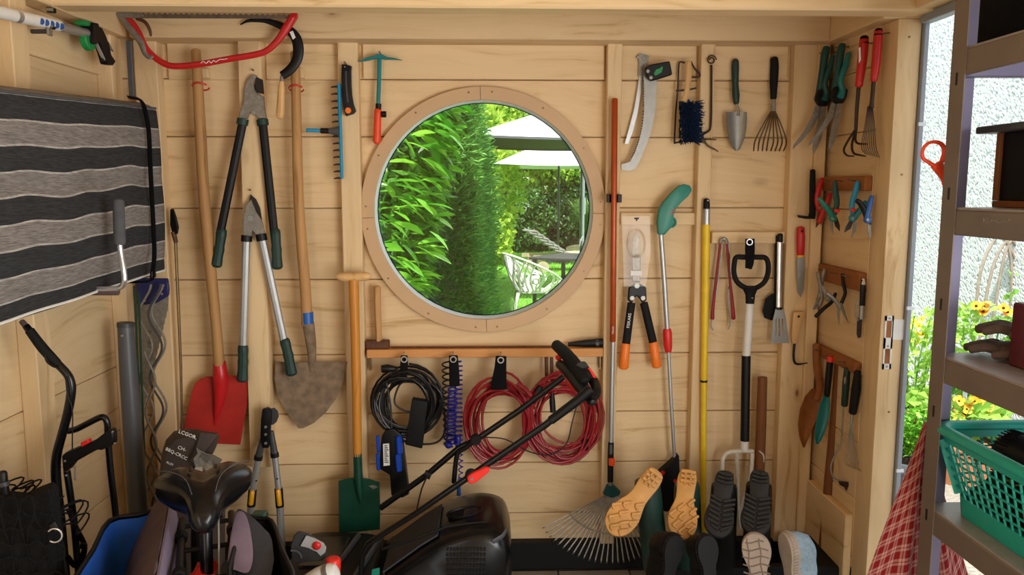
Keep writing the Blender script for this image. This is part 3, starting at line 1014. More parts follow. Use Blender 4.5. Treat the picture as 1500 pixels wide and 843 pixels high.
# ================================================================ brown bag, bicycle with open saddle bags
yg = -.50
T = Thing('charcoal_bag', 'dark brown crumpled paper bag with pale writing, behind the bicycle saddle', 'bag')
outl = [(233, 700), (237, 664), (243, 645), (255, 632), (272, 628), (290, 629), (300, 632), (318, 634), (322, 640), (314, 656), (308, 662), (322, 678), (328, 692), (330, 710), (330, 900), (232, 900)]
def bring(y, f, dz=0):
    c = P(280, 760, y)
    rr = []
    for a, b in outl:
        p = P(a, b, y); p = c + (p - c) * f
        p.z = max(p.z, .004)
        rr.append(p)
    return rr
T.part('bag', MB().loft([bring(yg + .16, .86), bring(yg + .10, .97), bring(yg, 1), bring(yg - .07, .97), bring(yg - .11, .9)]), M['brown_bag'], ang=25)
T.part('fold', MB().sheet([[P(a, b, yg - .118 - .008 * i) for i, (a, b) in enumerate(r)] for r in (((294, 634), (288, 655), (279, 675)), ((320, 637), (309, 652), (284, 680)))], .003), M['brown_bag'])
rr_ = random.Random(5)
g = [[P(287 + 9 * i + rr_.uniform(-3, 3) - j * .5, 655 + 9 * j + 4 * i + rr_.uniform(-3, 3), yg - .12 - rr_.uniform(0, .03)) for j in range(6)] for i in range(5)]
T.part('liner', MB().sheet(g, .002), M['steel_dull'], label='crumpled silvery lining', ang=20)
yo = yg - .117
def tline(s, a, b, size):
    A_, B_ = P(a[0], a[1], yo), P(b[0], b[1], yo)
    d = B_ - A_; up_ = V(0, -.0, 1) - d.normalized() * d.normalized().z
    T.part('writing', MB().text(s, size, (A_ + B_) / 2 + V(0, -.006, 0), d, up_, .0005), M['label'], label='pale writing ' + s)
tline('LCGOR.', (264, 632), (288, 641), .0175)
tline('CH-', (260, 654), (275, 660), .0165)
tline('BBQ-CRCC', (242, 656), (277, 673), .0155)
tline('ALOI', (244, 676), (255, 681), .011)
T.done()

T = Thing('bicycle', 'bicycle with a wide black gel saddle over a luggage rack with two open bags', 'bicycle')
# saddle, lofted from the wide rear to the nose
SX = -.699
ctrl = [  # y, half width, z centre, height
    (-1.135, .050, .838, .012), (-1.145, .090, .842, .03), (-1.165, .112, .846, .042), (-1.195, .118, .846, .050), (-1.23, .112, .844, .054),
    (-1.262, .090, .842, .056), (-1.29, .064, .840, .056), (-1.32, .046, .838, .054), (-1.35, .038, .834, .050), (-1.38, .033, .828, .046), (-1.40, .024, .822, .034), (-1.41, .010, .816, .014)]
rings = []
for y, w, z, h in ctrl:
    r = []
    for k in range(28):
        a = 2 * PI * k / 28
        c, s = math.cos(a), math.sin(a)
        x = w * (abs(c) ** .75) * (1 if c > 0 else -1)
        zz = h * (abs(s) ** .8) * (1 if s > 0 else -1) * (.55 if s > 0 else 1.0)
        if w > .06 and s > 0:
            zz -= .016 * math.exp(-(x / .022) ** 2) * min(1, (w - .06) / .04)
            zz += .010 * math.exp(-((abs(x) - w * .55) / .035) ** 2)
        r.append(V(SX + x + .01 * (y + 1.25), y, z + zz))
    rings.append(r)
sad = T.part('saddle', MB().loft(rings), M['black_gloss'], ang=70)
for s_ in (-1, 1):
    pts = [V(SX + s_ * x, y, z) for x, y, z in ((.112, -1.165, .872), (.10, -1.20, .884), (.078, -1.24, .893), (.052, -1.28, .894), (.036, -1.32, .889), (.026, -1.37, .876))]
    T.part('seam', MB().tube(smoothline(pts, 4), .0013, 5), M['foam_grey'], parent=sad)
    T.part('vent', MB().ell((SX + s_ * .030, -1.215, .884), (.006, .016, .004), 10, 6), M['wire_dark'], parent=sad, label='small oval vent')
T.part('saddle_rails', MB().tube(smoothline([V(SX - .022, -1.18, .80), V(SX - .022, -1.28, .790), V(SX - .012, -1.37, .785), V(SX + .012, -1.37, .785), V(SX + .022, -1.28, .790), V(SX + .022, -1.18, .80)], 4), .0035, 8), M['steel_dull'])
T.part('seat_clamp', MB().tube([V(SX - .04, -1.25, .775), V(SX + .04, -1.25, .775)], .016, 12), M['black'])
T.part('seat_post', MB().tube([V(SX, -1.25, .77), V(SX - .005, -1.29, .55)], .0155, 14), M['black_gloss'])
T.part('seat_tube', MB().tube([V(SX - .004, -1.284, .585), V(SX - .02, -1.40, .28)], .019, 14), M['black_gloss'])
T.part('clamp_collar', MB().tube([V(SX - .0035, -1.281, .605), V(SX - .0045, -1.287, .575)], .023, 14), M['black'], bevel=.002)
T.part('brake_cable', MB().tube(smoothline([V(SX + .03, -1.24, .76), V(SX + .026, -1.30, .66), V(SX + .02, -1.34, .56)], 4), .0025, 6), M['steel_dull'])
ZR = .66
for s_ in (-1, 1):
    T.part('rack_rail', MB().tube([V(SX + s_ * .065, -.98, ZR), V(SX + s_ * .065, -1.52, ZR)], .010, 10, rnd=True), M['black'])
    for yy in (-1.10, -1.32):
        mb = MB(); mb.tube([V(SX + s_ * .065, yy - .016, ZR), V(SX + s_ * .065, yy + .016, ZR)], .0165, 12); T.part('clip', mb, M['black_rough'], bevel=.003)
for yy in (-1.02, -1.18, -1.36, -1.48):
    T.part('rack_bar', MB().tube([V(SX - .065, yy, ZR - .004), V(SX + .065, yy, ZR - .004)], .007, 8), M['black'])
def wheel(cy):
    c = V(SX - .02, cy, .33)
    T.part('tyre', MB().tube([c + V(0, .30 * math.cos(2 * PI * k / 40), .30 * math.sin(2 * PI * k / 40)) for k in range(40)], .024, 10, closed=True), M['black_rough'])
    T.part('rim', MB().tube([c + V(0, .27 * math.cos(2 * PI * k / 40), .27 * math.sin(2 * PI * k / 40)) for k in range(40)], .011, 8, closed=True), M['alu'])
    sp = MB()
    for k in range(16):
        a = 2 * PI * k / 16; sp.tube([c, c + V(0, .265 * math.cos(a), .265 * math.sin(a))], .0014, 4)
    T.part('spokes', sp, M['steel'], stuff=True)
    T.part('hub', MB().tube([c - V(.05, 0, 0), c + V(.05, 0, 0)], .022, 12), M['steel_dull'])
wheel(-.97)
T.part('frame_strut', MB().tube([V(SX - .02, -1.40, .29), V(SX - .02, -1.0, .33)], .014, 10), M['black'])
for s_ in (-1, 1):
    T.part('rack_stay', MB().tube([V(SX + s_ * .065, -1.0, ZR), V(SX - .02 + s_ * .05, -.97, .33)], .006, 8), M['black'])
T.part('foot_stand', MB().tube([V(SX - .02, -1.40, .29), V(SX - .10, -1.45, .008)], .010, 8), M['black'])
T.part('foot_stand', MB().tube([V(SX - .02, -1.40, .29), V(SX + .06, -1.45, .008)], .010, 8), M['black'])
_rot = Matrix.Translation((SX, -1.3, 0)) @ Matrix.Rotation(math.radians(19.8), 4, 'Z') @ Matrix.Translation((-SX, 1.3, 0))
for o in T.parts: o.data.transform(_rot)
T.done()

def saddlebag(label, TL, bottom_z, liner, flap, extra):
    """TL: rim corners (far left, far right, near right, near left)"""
    T = Thing('saddle_bag', label, 'bag')
    rim = []
    for i in range(4):
        a, b = TL[i], TL[(i + 1) % 4]
        for k in range(6):
            rim.append(a + (b - a) * k / 6)
    rim = smoothline(rim[::3], 3, True)
    c = sum(rim, V(0, 0, 0)) / len(rim)
    low = [V(c.x + (p.x - c.x) * .86, c.y + (p.y - c.y) * .9, bottom_z) for p in rim]
    mid = [V((p.x + q.x) / 2 + (p.x - c.x) * .10, (p.y + q.y) / 2 + (p.y - c.y) * .06, (p.z + q.z) / 2) for p, q in zip(rim, low)]
    inn = [V(c.x + (p.x - c.x) * .93, c.y + (p.y - c.y) * .94, p.z - .004) for p in rim]
    inl = [V(c.x + (p.x - c.x) * .9, c.y + (p.y - c.y) * .9, bottom_z + .02) for p in low]
    sh = MB().loft([low, mid, rim], caps=False); sh.add(low, [tuple(range(len(low)))]); T.part('shell', sh, M['black_cloth'], ang=60)
    T.parts[-1].data.name = 'shell'
    ln = MB().loft([inn, inl], caps=False); ln.add(inl, [tuple(range(len(inl)))]); T.part('liner', ln, M[liner], ang=60)
    T.part('rim_binding', MB().tube(rim, .006, 8, closed=True), M['black'])
    extra(T)
    T.done()
zb_ = .70
fl, fr, nr, nl = PZ(160, 763, zb_), PZ(247, 746, zb_), PZ(222, 852, zb_), PZ(108, 858, zb_)
def ex1(T):
    gr = []
    for i in range(9):
        t = i / 8
        top = fr.lerp(nr, t) + V(.006, 0, .035 * (1 - t) + .004 * math.sin(t * 22))
        gr.append([top + V(-.105 * k / 4 * (1.1 - .2 * t), 0, -.02 * (k / 4) - .13 * (k / 4) ** 2) + V(0, 0, .004 * math.sin(i * 2 + k)) for k in range(5)])
    T.part('inner_flap', MB().sheet(gr, .008), M['brown_cloth'], label='padded brown-mauve flap', ang=60)
    gl = []
    for i in range(9):
        t = i / 8
        top = fr.lerp(nr, t) + V(.012, 0, .04 * (1 - t))
        gl.append([top + V(.006 * k, 0, -.045 * k) for k in range(4)])
    T.part('outer_panel', MB().sheet(gl, .006), M['lilac'], label='lilac outer panel', ang=60)
saddlebag('open black saddle bag with bright blue lining, left of the bicycle saddle', [fl, fr, nr, nl], .36, 'blue_liner', None, ex1)
fl, fr, nr, nl = PZ(352, 756, zb_), PZ(398, 764, zb_), PZ(430, 852, zb_), PZ(336, 850, zb_)
def ex2(T):
    pl = [P(a, b, -1.17 - .0022 * (b - 750)) for a, b in ((346, 754), (352, 750), (358, 752), (363, 764), (367, 782), (370, 808), (368, 828), (361, 839), (346, 836), (335, 828), (337, 800), (341, 774))]
    T.part('lilac_patch', MB().prism(smoothline(pl, 3, True), V(.006, -.008, 0)), M['lilac'], label='padded lilac patch', bevel=.003)
    pl = [P(a, b, -1.155 - .0022 * (b - 750)) for a, b in ((346, 751), (356, 748), (372, 760), (388, 776), (398, 792), (396, 846), (340, 852), (333, 826), (338, 790))]
    T.part('front_panel', MB().prism(smoothline(pl, 2, True), V(.006, -.008, 0)), M['grey_cloth'], label='dark grey panel', bevel=.002)
saddlebag('open black saddle bag with lilac patch, right of the bicycle saddle', [fl, fr, nr, nl], .36, 'black_cloth', None, ex2)
# odds and ends strapped on the rack
T = Thing('red_cloth', 'crumpled bright red cloth tucked under the bicycle luggage rack', 'cloth')
r3 = random.Random(11)
g = [[V(SX - .055 + .02 * i + r3.uniform(-.008, .008), -1.22 - .05 * j, ZR - .03 + r3.uniform(-.018, .018)) for j in range(7)] for i in range(4)]
T.part('cloth', MB().sheet(g, .004), M['red_bright'], ang=25)
g = [[V(SX + .02 + .018 * i, -1.12 - .03 * j, ZR - .012 + r3.uniform(-.012, .012)) for j in range(4)] for i in range(3)]
T.part('cloth_end', MB().sheet(g, .004), M['red_bright'], ang=25); T.done()
solo('green_box', MB().box(SX + .035, SX + .075, -1.07, -1.03, ZR + .012, ZR + .032), M['green_paint'], 'small dark green box behind the saddle on the bicycle rack', 'box', bevel=.004)
solo('grey_pack', MB().box(SX + .012, SX + .055, -1.34, -1.22, ZR - .12, ZR - .02), M['foam_grey'], 'grey packet hanging under the right rail of the bicycle rack', 'packet', bevel=.006)
# ================================================================ cables under the shelf
yk = -.085
def strap(label, pts, w, y, ring):
    T = Thing('hanging_strap', label, 'strap', 'black hanging straps')
    mb = MB().pt(pts, w, y, 8, k=3, asp=.22); T.part('webbing', mb, M['black_cloth'])
    c = P(ring[0], ring[1], y - .006); R = 4.2 * m(y)
    T.part('eyelet', MB().tube([c + V(R * math.cos(2 * PI * k / 16), 0, R * math.sin(2 * PI * k / 16)) for k in range(16)], .0026, 6, closed=True), M['steel_bright'])
    T.done()
def hook(px, py, label, y=-.082):
    c = P(px, py, y)
    solo('screw_hook', MB().tube([V(c.x, -.072, c.z + .016), V(c.x, y - .012, c.z + .014), V(c.x, y - .018, c.z + .004), V(c.x, y - .012, c.z - .006), V(c.x, y, c.z - .004)], .0018, 6), M['steel'], label, 'hook', 'screw hooks under the window')
def loops(T, name, cx, cy, rx, ry, n, y, r, mat, seed, spread=5, th=.05):
    q = random.Random(seed); pts = []
    per = 26
    ax = [q.uniform(-spread, spread) for _ in range(n + 2)]; ay = [q.uniform(-spread, spread) for _ in range(n + 2)]
    ox = [q.uniform(-spread, spread) * .7 for _ in range(n + 2)]; oy = [q.uniform(0, spread) for _ in range(n + 2)]
    oz = [q.uniform(0, 1) for _ in range(n + 2)]
    for i in range(n * per + 1):
        k = i // per; f = i / per - k
        L = lambda A: A[k] * (1 - f) + A[k + 1] * f
        a = PI / 2 + 2 * PI * i / per
        pts.append(P(cx + L(ox) + (rx + L(ax)) * math.cos(a), cy + L(oy) - (ry + L(ay)) * math.sin(a), y - th * L(oz) - .005 * math.sin(3 * a + k)))
    return T.part(name, MB().tube(pts, r, 7), M[mat])
# black extension
T = Thing('extension_cord', 'coiled black extension cord hanging with a blue-lidded outlet strip, leftmost under the shelf', 'cable')
loops(T, 'cable', 597, 585, 44, 42, 15, yk, .0048, 'black_cable', 4, 12, .06)
T.part('hanging_cable', MB().pt([(566, 560), (572, 595), (574, 630), (578, 650)], 3.2, yk - .06, 7, k=4), M['black_cable'])
T.part('loose_end', MB().pt([(597, 556), (584, 566), (578, 590), (592, 602), (606, 604)], 3.2, yk - .055, 7, k=4), M['black_cable'])
T.part('slack_loop', MB().pt([(579, 640), (600, 649), (628, 651), (645, 645), (652, 628), (650, 600), (640, 570)], 3.2, yk - .02, 7, k=4), M['black_cable'])
T.part('plug', MB().pt([(559, 541), (568, 540), (582, 541)], [12, 13, 7], yk - .02, 10), M['black'], bevel=.001)
T.part('coupling', MB().pt([(632, 562), (640, 566), (648, 574)], [6, 8, 5], yk - .04, 10), M['black'])
mb = MB(); ps = [P(a, b, yk - .052) for a, b in ((604, 583), (627, 587), (619, 656), (594, 650))]; mb.prism(ps, (0, .04, 0)); T.part('adapter', mb, M['black_rough'], bevel=.006, seg=2)
strip = MB(); strip.prism([P(a, b, yk - .05) for a, b in ((560, 638), (566, 628), (578, 626), (588, 634), (591, 650), (600, 722), (590, 727), (574, 724), (572, 694), (556, 684))], (0, .045, 0)); T.part('outlet_strip', strip, M['black'], bevel=.005, seg=2)
for px, py, w in ((584, 652, 10), (583, 678, 10), (553, 651, 6), (553, 677, 6)):
    mb = MB(); mb.pt([(px, py - 11), (px + 1.5, py + 11)], w, yk - .075, 10, asp=1.2, rnd=True); T.part('socket_lid', mb, M['blue_socket'], label='blue socket lid')
mb = MB(); mb.prism([P(a, b, yk - .076) for a, b in ((561, 651), (570, 650), (571, 682), (562, 683))], (0, .002, 0)); lb = T.part('sticker', mb, M['label'], label='white printed sticker')
bars = MB()
for k in range(9): bars.prism([P(a, b, yk - .0775) for a, b in ((563, 653 + k * 3), (567 + (k % 3), 653 + k * 3), (567 + (k % 3), 654.3 + k * 3), (563, 654.3 + k * 3))], (0, .0008, 0))
T.part('print', bars, M['black'], parent=lb)
T.done()
strap('black strap with an eyelet holding the coiled black extension cord', [(592, 521), (592, 535), (591, 552), (592, 558)], [10, 12, 11, 12], yk - .05, (592, 527))
hook(592, 522, 'small screw hook at the left, carrying the black cord strap')
# blue coils
T = Thing('coil_leash', 'dark blue spiral cord with black strap hanging between the black and red cables', 'cable')
def helix(cx0, cy0, cx1, cy1, r, turns, y, w):
    pts = []
    for i in range(turns * 12 + 1):
        t = i / (turns * 12); a = 2 * PI * i / 12
        p = P(cx0 + (cx1 - cx0) * t, cy0 + (cy1 - cy0) * t, y); R = r * m(y)
        pts.append(p + V(R * math.cos(a), R * math.sin(a), 0))
    return MB().tube(pts, w, 6)
T.part('coil', helix(654, 530, 657, 655, 6.5, 14, yk - .015, .0034), M['black_cable'])
T.part('coil', helix(663, 568, 660, 650, 6.5, 16, yk - .03, .0038), M['blue_coil'])
T.part('coil', helix(671, 530, 671, 652, 6.0, 18, yk - .02, .0038), M['blue_coil'])
T.part('coil', helix(675, 658, 675, 702, 3.2, 5, yk - .012, .0026), M['blue_coil'])
T.part('end_knob', MB().ell(P(657, 652, yk - .03), .016, 12, 8), M['blue_coil'])
T.part('end_sleeve', MB().pt([(671, 640), (671, 656)], 9, yk - .025, 10, rnd=True), M['blue_coil'])
T.part('blue_tip', MB().pt([(673, 700), (672, 714), (672, 726)], [4, 6, 7], yk - .012, 8), M['blue_tape'])
T.done()
strap('black strap with an eyelet holding the dark blue spiral cord', [(664, 521), (665, 540), (666, 566)], [13, 15, 16], yk - .05, (664, 527))
hook(664, 522, 'small screw hook second from the left, carrying the blue spiral cord')
# red coils
T = Thing('red_cable', 'coiled red cable hanging by a wide black strap, left of the two red coils', 'cable')
loops(T, 'cable', 733, 611, 43, 53, 15, yk, .0050, 'red_cable', 21, 14, .07)
T.part('connector', MB().pt([(758, 562), (768, 570), (778, 580)], [6, 9, 7], yk - .06, 10), M['red_cable'])
T.done()
strap('black widening strap with an eyelet holding the left red coil', [(734, 522), (733, 540), (731, 560), (731, 571)], [16, 18, 23, 25], yk - .07, (733.5, 528))
hook(734, 522, 'small screw hook third from the left, carrying the left red coil')
T = Thing('red_cable', 'loosely coiled red cable behind the mower grips, right of the two red coils', 'cable')
loops(T, 'cable', 828, 606, 42, 54, 16, yk + .02, .0050, 'red_cable', 33, 17, .07)
T.part('slack_loop', MB().pt([(782, 618), (796, 650), (815, 668), (840, 675), (862, 655), (872, 620)], 3.8, yk - .03, 7, k=4), M['red_cable'])
T.part('slack_loop', MB().pt([(805, 655), (822, 672), (846, 667), (858, 640), (866, 600)], 3.8, yk - .04, 7, k=4), M['red_cable'])
T.part('connector', MB().pt([(809, 575), (809, 588), (810, 604)], [5, 9, 9], yk - .03, 10), M['black'])
T.part('connector', MB().pt([(857, 645), (858, 658)], [10, 9], yk - .03, 10, rnd=True), M['black'])
T.part('clip', MB().pt([(786, 575), (792, 566)], [11, 10], yk - .05, 10), M['black'], bevel=.002)
T.part('thin_cable', MB().pt([(710, 641), (740, 644), (770, 660), (790, 666), (810, 666), (830, 650), (838, 620), (846, 590)], 2, yk - .055, 6, k=4), M['black_cable'])
T.done()
for px in (800, 808):
    solo('hanging_bar', MB().pt([(px, 524), (px + .5, 560)], 5, -.045, 6), M['rust'], 'short brown metal bar below the shelf, ' + ('left' if px == 800 else 'right') + ' of the pair above the right red coil', 'bar')

# ================================================================ lawn mower
T = Thing('lawn_mower', 'black lawn mower with a big grass box, its folded handle crossing the red cables', 'lawn mower')
yA, yB = -.27, -.62
hA = [(826, 552), (762, 601), (697, 645), (673, 656), (627, 695), (557, 745)]
hB = [(861, 573), (800, 622), (693, 695), (610, 752), (567, 779), (530, 806), (528, 860)]
T.part('handle_bar', MB().pt(hA, 9.5, yA, 12), M['black_gloss'])
T.part('handle_bar', MB().pt(hB[:5] + [(540, 797), (531, 812), (529, 835), (529, 860)], [11, 11, 10, 9, 9, 9, 8, 8, 8], yB, 12), M['black_gloss'])
T.part('upper_sleeve', MB().pt([(866, 570), (845, 588), (806, 617)], [17, 15, 14], yB, 12), M['black'], bevel=.002)
T.part('grip_housing', MB().tube(smoothline([P(820, 534, yA - .02), P(834, 544, yA - .1), P(852, 568, yB + .12), P(868, 590, yB - .01)], 4), [.018, .026, .025, .014], 12, rnd=True), M['black'])
T.part('grip', MB().tube(smoothline([P(815, 506, yA + .02), P(828, 518, yA - .06), P(845, 538, yA - .16), P(856, 558, yA - .24)], 4), [.021, .024, .024, .020], 12, rnd=True), M['black_rough'])
T.part('switch_guard', MB().tube(smoothline([P(858, 545, yA - .2), P(870, 560, yA - .22), P(874, 575, yB + .05), P(868, 590, yB)], 4), [.016, .018, .016, .009], 10, rnd=True), M['black'])
T.part('label_band', MB().tube([P(850, 537, yA - .17), P(855, 545, yA - .19)], .0255, 12), M['dark_grey'])
T.part('red_lever', MB().tube(smoothline([P(829, 556, yA - .06), P(836, 566, yA - .12), P(845, 573, yA - .2)], 3), [.008, .014, .008], 8, asp=.5), M['red_bright'])
T.part('red_switch', MB().tube([P(824, 520, yA - .03), P(817, 525, yA - .02)], .012, 10, rnd=True), M['red_bright'])
T.part('red_switch', MB().tube(smoothline([P(862, 540, yA - .2), P(871, 556, yA - .22), P(876, 575, yA - .25)], 3), [.006, .009, .004], 8), M['red_bright'])
T.part('folding_joint', MB().disc(P(697, 644, yA - .016), .020, (0, 1, 0), .03, 12), M['black_rough'], bevel=.003)
T.part('link_bar', MB().pt([(700, 640), (684, 655), (672, 663), (668, 675), (665, 707)], [9, 8, 7, 7.5, 8], yA - .02, 10, k=3, rnd=True), M['black_gloss'])
T.part('clamp_lever', MB().pp([(684, 699), (690, 694), (712, 684), (718, 686), (716, 691), (700, 704), (691, 709), (686, 706)], yB - .02, .02), M['red_bright'], bevel=.003)
bolt(T, 691, 702, yB - .032, 2.4)
T.part('folding_joint', MB().disc(P(690, 697, yB), .021, (0, 1, 0), .03, 14), M['black'], bevel=.003)
T.part('cable_clip', MB().pt([(622, 694), (631, 698)], 12, yA - .002, 10), M['black'])
T.part('control_cable', MB().pt([(626, 698), (618, 716), (612, 740), (610, 750)], 2.5, yA - .04, 6, k=3), M['black_cable'])
# grass box: rounded profile carried across the width
prof = [(562, 800), (575, 790), (600, 772), (625, 754), (650, 739), (672, 731), (695, 725), (712, 724), (727, 727), (738, 733), (744, 744), (747, 760), (744, 778), (742, 800), (738, 850), (733, 905), (640, 905), (575, 900), (560, 840)]
def gring(y, f, yref=-.27):
    c = P(655, 830, yref)
    r = []
    for a, b in prof:
        p = P(a, b, yref); p = c + (p - c) * f
        r.append(V(p.x, y, max(.05, p.z)))
    return smoothline(r, 2, True)
T.part('grass_box', MB().loft([gring(-.20, .86), gring(-.215, .94), gring(-.25, .985), gring(-.30, 1.0), gring(-.50, 1.0), gring(-.55, .985), gring(-.585, .94), gring(-.60, .86)]), M['black_gloss'], ang=50)
c = P(676, 745, -.57)
a, b = P(655, 757, -.42), P(706, 739, -.42)
zt_ = P(700, 725, -.27).z
a.z, b.z = zt_ - .022, zt_ - .004
d = (b - a)
T.part('carry_recess', MB().tube([(a + b) / 2 + d * .5 * math.cos(2 * PI * k / 24) + V(0, .042 * math.sin(2 * PI * k / 24), .004) for k in range(24)], .007, 8, closed=True, asp=.5), M['black'])
T.part('recess_floor', MB().loft([[(a + b) / 2 + d * .46 * math.cos(2 * PI * k / 24) + V(0, .036 * math.sin(2 * PI * k / 24), h) for k in range(24)] for h in (-.004, .005)]), M['black_cloth'])
T.part('box_lid', MB().sheet([[V(P(a_, b_, -.27).x, y, P(a_, b_, -.27).z + .006) for y in (-.55, -.4, -.28)] for a_, b_ in ((575, 790), (600, 772), (625, 754), (648, 740))], .006), M['grey_cloth'], label='dark smoky lid panel')
T.part('side_rib', MB().pt([(560, 805), (600, 792), (640, 778), (655, 772), (690, 767), (715, 765)], [5, 5, 5, 4, 3, 2], -.603, 8, k=3), M['black'])
T.part('corner_highlight', MB().tube(smoothline([P(741, 778, -.56), P(736, 786, -.585), P(722, 795, -.598)], 3), .012, 8, asp=.3), M['grey_tube'])  # corner highlight painted as a grey strip
vent = MB()
for i in range(12):
    for j in range(6):
        p = P(655 + i * 5, 805 + j * 8, -.603); vent.obox(p, V(.0035, 0, 0), V(0, .002, 0), V(0, 0, .006))
T.part('vent_grid', vent, M['plinth_black'], stuff=True)
# deck, wheels, motor hood
deck = [(440, 800), (448, 786), (470, 779), (520, 780), (556, 784), (568, 800), (568, 850), (560, 880), (440, 880)]
def dring(y, f):
    c = P(490, 840, -.24); r = []
    for a_, b_ in deck:
        p = P(a_, b_, -.24); p = c + (p - c) * f; r.append(V(p.x, y, max(.03, p.z)))
    return smoothline(r, 2, True)
T.part('deck', MB().loft([dring(-.22, .9), dring(-.24, .98), dring(-.3, 1), dring(-.58, 1), dring(-.62, .97), dring(-.64, .9)]), M['black'], ang=50)
zd = P(500, 780, -.24).z
for px_ in (505, 540):
    x_ = P(px_, 790, -.3).x
    T.part('deck_rib', MB().tube([V(x_ + .05, -.28, zd + .004), V(x_, -.60, zd + .004)], .014, 8, asp=.6), M['dark_grey'])
T.part('deck_cover', MB().obox(V(P(470, 790, -.35).x + .03, -.42, zd + .004), V(.07, 0, 0), V(0, .12, 0), V(0, 0, .008)), M['black_gloss'], bevel=.006)
T.part('height_label', MB().prism([P(a_, b_, -.645) for a_, b_ in ((545, 835), (556, 832), (556, 842), (544, 846))], (0, .002, 0)), M['teal_green'])
M['panel_grey'] = simple('panel_grey', '#a9abac', .45, var=.03)
T.part('hood', MB().loft([[P(427 + a_, 778 + b_, -.68 + y) for a_, b_ in ((-1, 22), (3, 8), (10, 0), (24, 3), (40, 13), (50, 22), (52, 34), (46, 44), (20, 46), (2, 48))] for y in (.10, 0, -.015)]), M['dark_grey'], bevel=.004)
T.part('panel', MB().prism([P(a_, b_, -.702) for a_, b_ in ((440, 800), (448.5, 785), (460, 789), (474, 796), (478, 803), (476, 810), (470, 815), (464, 809), (452, 803))], (0, .006, 0)), M['panel_grey'], bevel=.001)
T.part('button', MB().ell(P(464, 800, -.707), (.0145, .009, .0145), 14, 8), M['red_plastic'], label='round red button')
T.part('trim_strip', MB().pt([(426, 807), (434, 808), (440, 813), (441, 818)], 3.5, -.702, 8, k=3), M['foam_grey'])
T.part('red_cap', MB().pt([(488, 848), (488, 832), (488, 822), (488, 818)], [21, 23, 24, 20], -.72, 14), M['red_bright'], bevel=.002)
for yy in (-.22, -.66):
    for px in (455, 715):
        p = P(px, 880, -.45); c = V(p.x, yy, .095)
        k = T.part('wheel', MB().disc(c, .094, (0, 1, 0), .045, 24), M['black_rough'], bevel=.012, seg=2)
T.done()
T = Thing('white_cylinder', 'white-grey rounded cylinder end at the bottom edge before the red mower cap', 'container')
T.part('body', MB().pt([(440, 870), (470, 850), (488, 842)], [40, 40, 36], -.86, 16, k=2, rnd=True), M['label'])
T.part('band', MB().pt([(480, 846), (486, 843)], [40, 38], -.862, 16), M['steel'])
T.done()
# ================================================================ left wall: cushion, pruner pole, stakes, tube, cart
def cushion_mat():
    ma, nt, b = new_mat('striped_cushion_cloth')
    tc = node(nt, 'ShaderNodeTexCoord'); uv = node(nt, 'ShaderNodeAttribute', attribute_name='stripe')
    fr = node(nt, 'ShaderNodeMath', operation='FRACT'); link(nt, uv.outputs['Fac'], fr.inputs[0])
    dk, gy, wh = lin('#3a3b3d')[:3], lin('#8a8480')[:3], lin('#b9b6b0')[:3]
    r = ramp(nt, [(0, dk), (.475, dk), (.478, wh), (.515, wh), (.518, gy), (.955, gy), (.96, wh), (.995, wh)])
    r.color_ramp.interpolation = 'CONSTANT'
    link(nt, fr.outputs[0], r.inputs['Fac'])
    mp = node(nt, 'ShaderNodeMapping'); mp.inputs['Scale'].default_value = (8, 30, 500)
    link(nt, tc.outputs['Object'], mp.inputs['Vector'])
    nz = node(nt, 'ShaderNodeTexNoise', Scale=1.0, Detail=2.0); link(nt, mp.outputs[0], nz.inputs['Vector'])
    mx = node(nt, 'ShaderNodeMix', data_type='RGBA', blend_type='MULTIPLY'); mx.inputs[0].default_value = .75
    r2 = ramp(nt, [(.35, (.45, .45, .45)), (.65, (1.15, 1.15, 1.15))]); link(nt, nz.outputs['Fac'], r2.inputs['Fac'])
    link(nt, r.outputs['Color'], mx.inputs[6]); link(nt, r2.outputs['Color'], mx.inputs[7])
    link(nt, mx.outputs[2], b.inputs['Base Color']); b.inputs['Roughness'].default_value = .92
    b.inputs['Specular IOR Level'].default_value = .15
    bp = node(nt, 'ShaderNodeBump', Strength=.25, Distance=.002); link(nt, nz.outputs['Fac'], bp.inputs['Height']); link(nt, bp.outputs['Normal'], b.inputs['Normal'])
    return ma
M['stripes'] = cushion_mat()

XC = -1.185                                            # front of the cushion
T = Thing('bench_cushion', 'striped black and grey bench cushion hanging on the left wall, tied with a black strap', 'cushion')
ya, yb_ = -1.75, PX(243, 280, XC).y
zt0, zb0 = PX(243, 153, XC).z, PX(243, 404, XC).z       # right end
zt1, zb1 = PX(2, 122, XC).z, PX(2, 487, XC).z         # where it leaves the frame
yl_ = PX(2, 300, XC).y
NY, NZ = 70, 60
def cus(u, v):                                         # u along the wall (0 = far end), v from top to bottom
    y = yb_ + (ya - yb_) * u
    f = (y - yb_) / (yl_ - yb_)
    zt, zb = zt0 + (zt1 - zt0) * f, zb0 + (zb1 - zb0) * f
    wob = .006 * math.sin(y * 9) + .004 * math.sin(y * 23 + 1)
    z = zt + (zb - zt) * v + wob * (1 - abs(2 * v - 1))
    # quilted bulge: five pads stacked, tufted every 35 cm
    pad = abs(math.sin(PI * (v * 2.1 + .1)))
    tuft = .5 + .5 * math.cos(2 * PI * (y + .35) / .36)
    soft = min(1.0, u * 9)
    x = XC - (.018 * (1 - pad ** .5) + .010 * tuft * (1 - pad)) * soft + .010 * math.sin(PI * v)
    return V(x, y, z)
front = [[cus(i / NY, j / NZ) for j in range(NZ + 1)] for i in range(NY + 1)]
vs, fs, st = [], [], []
TH = .135
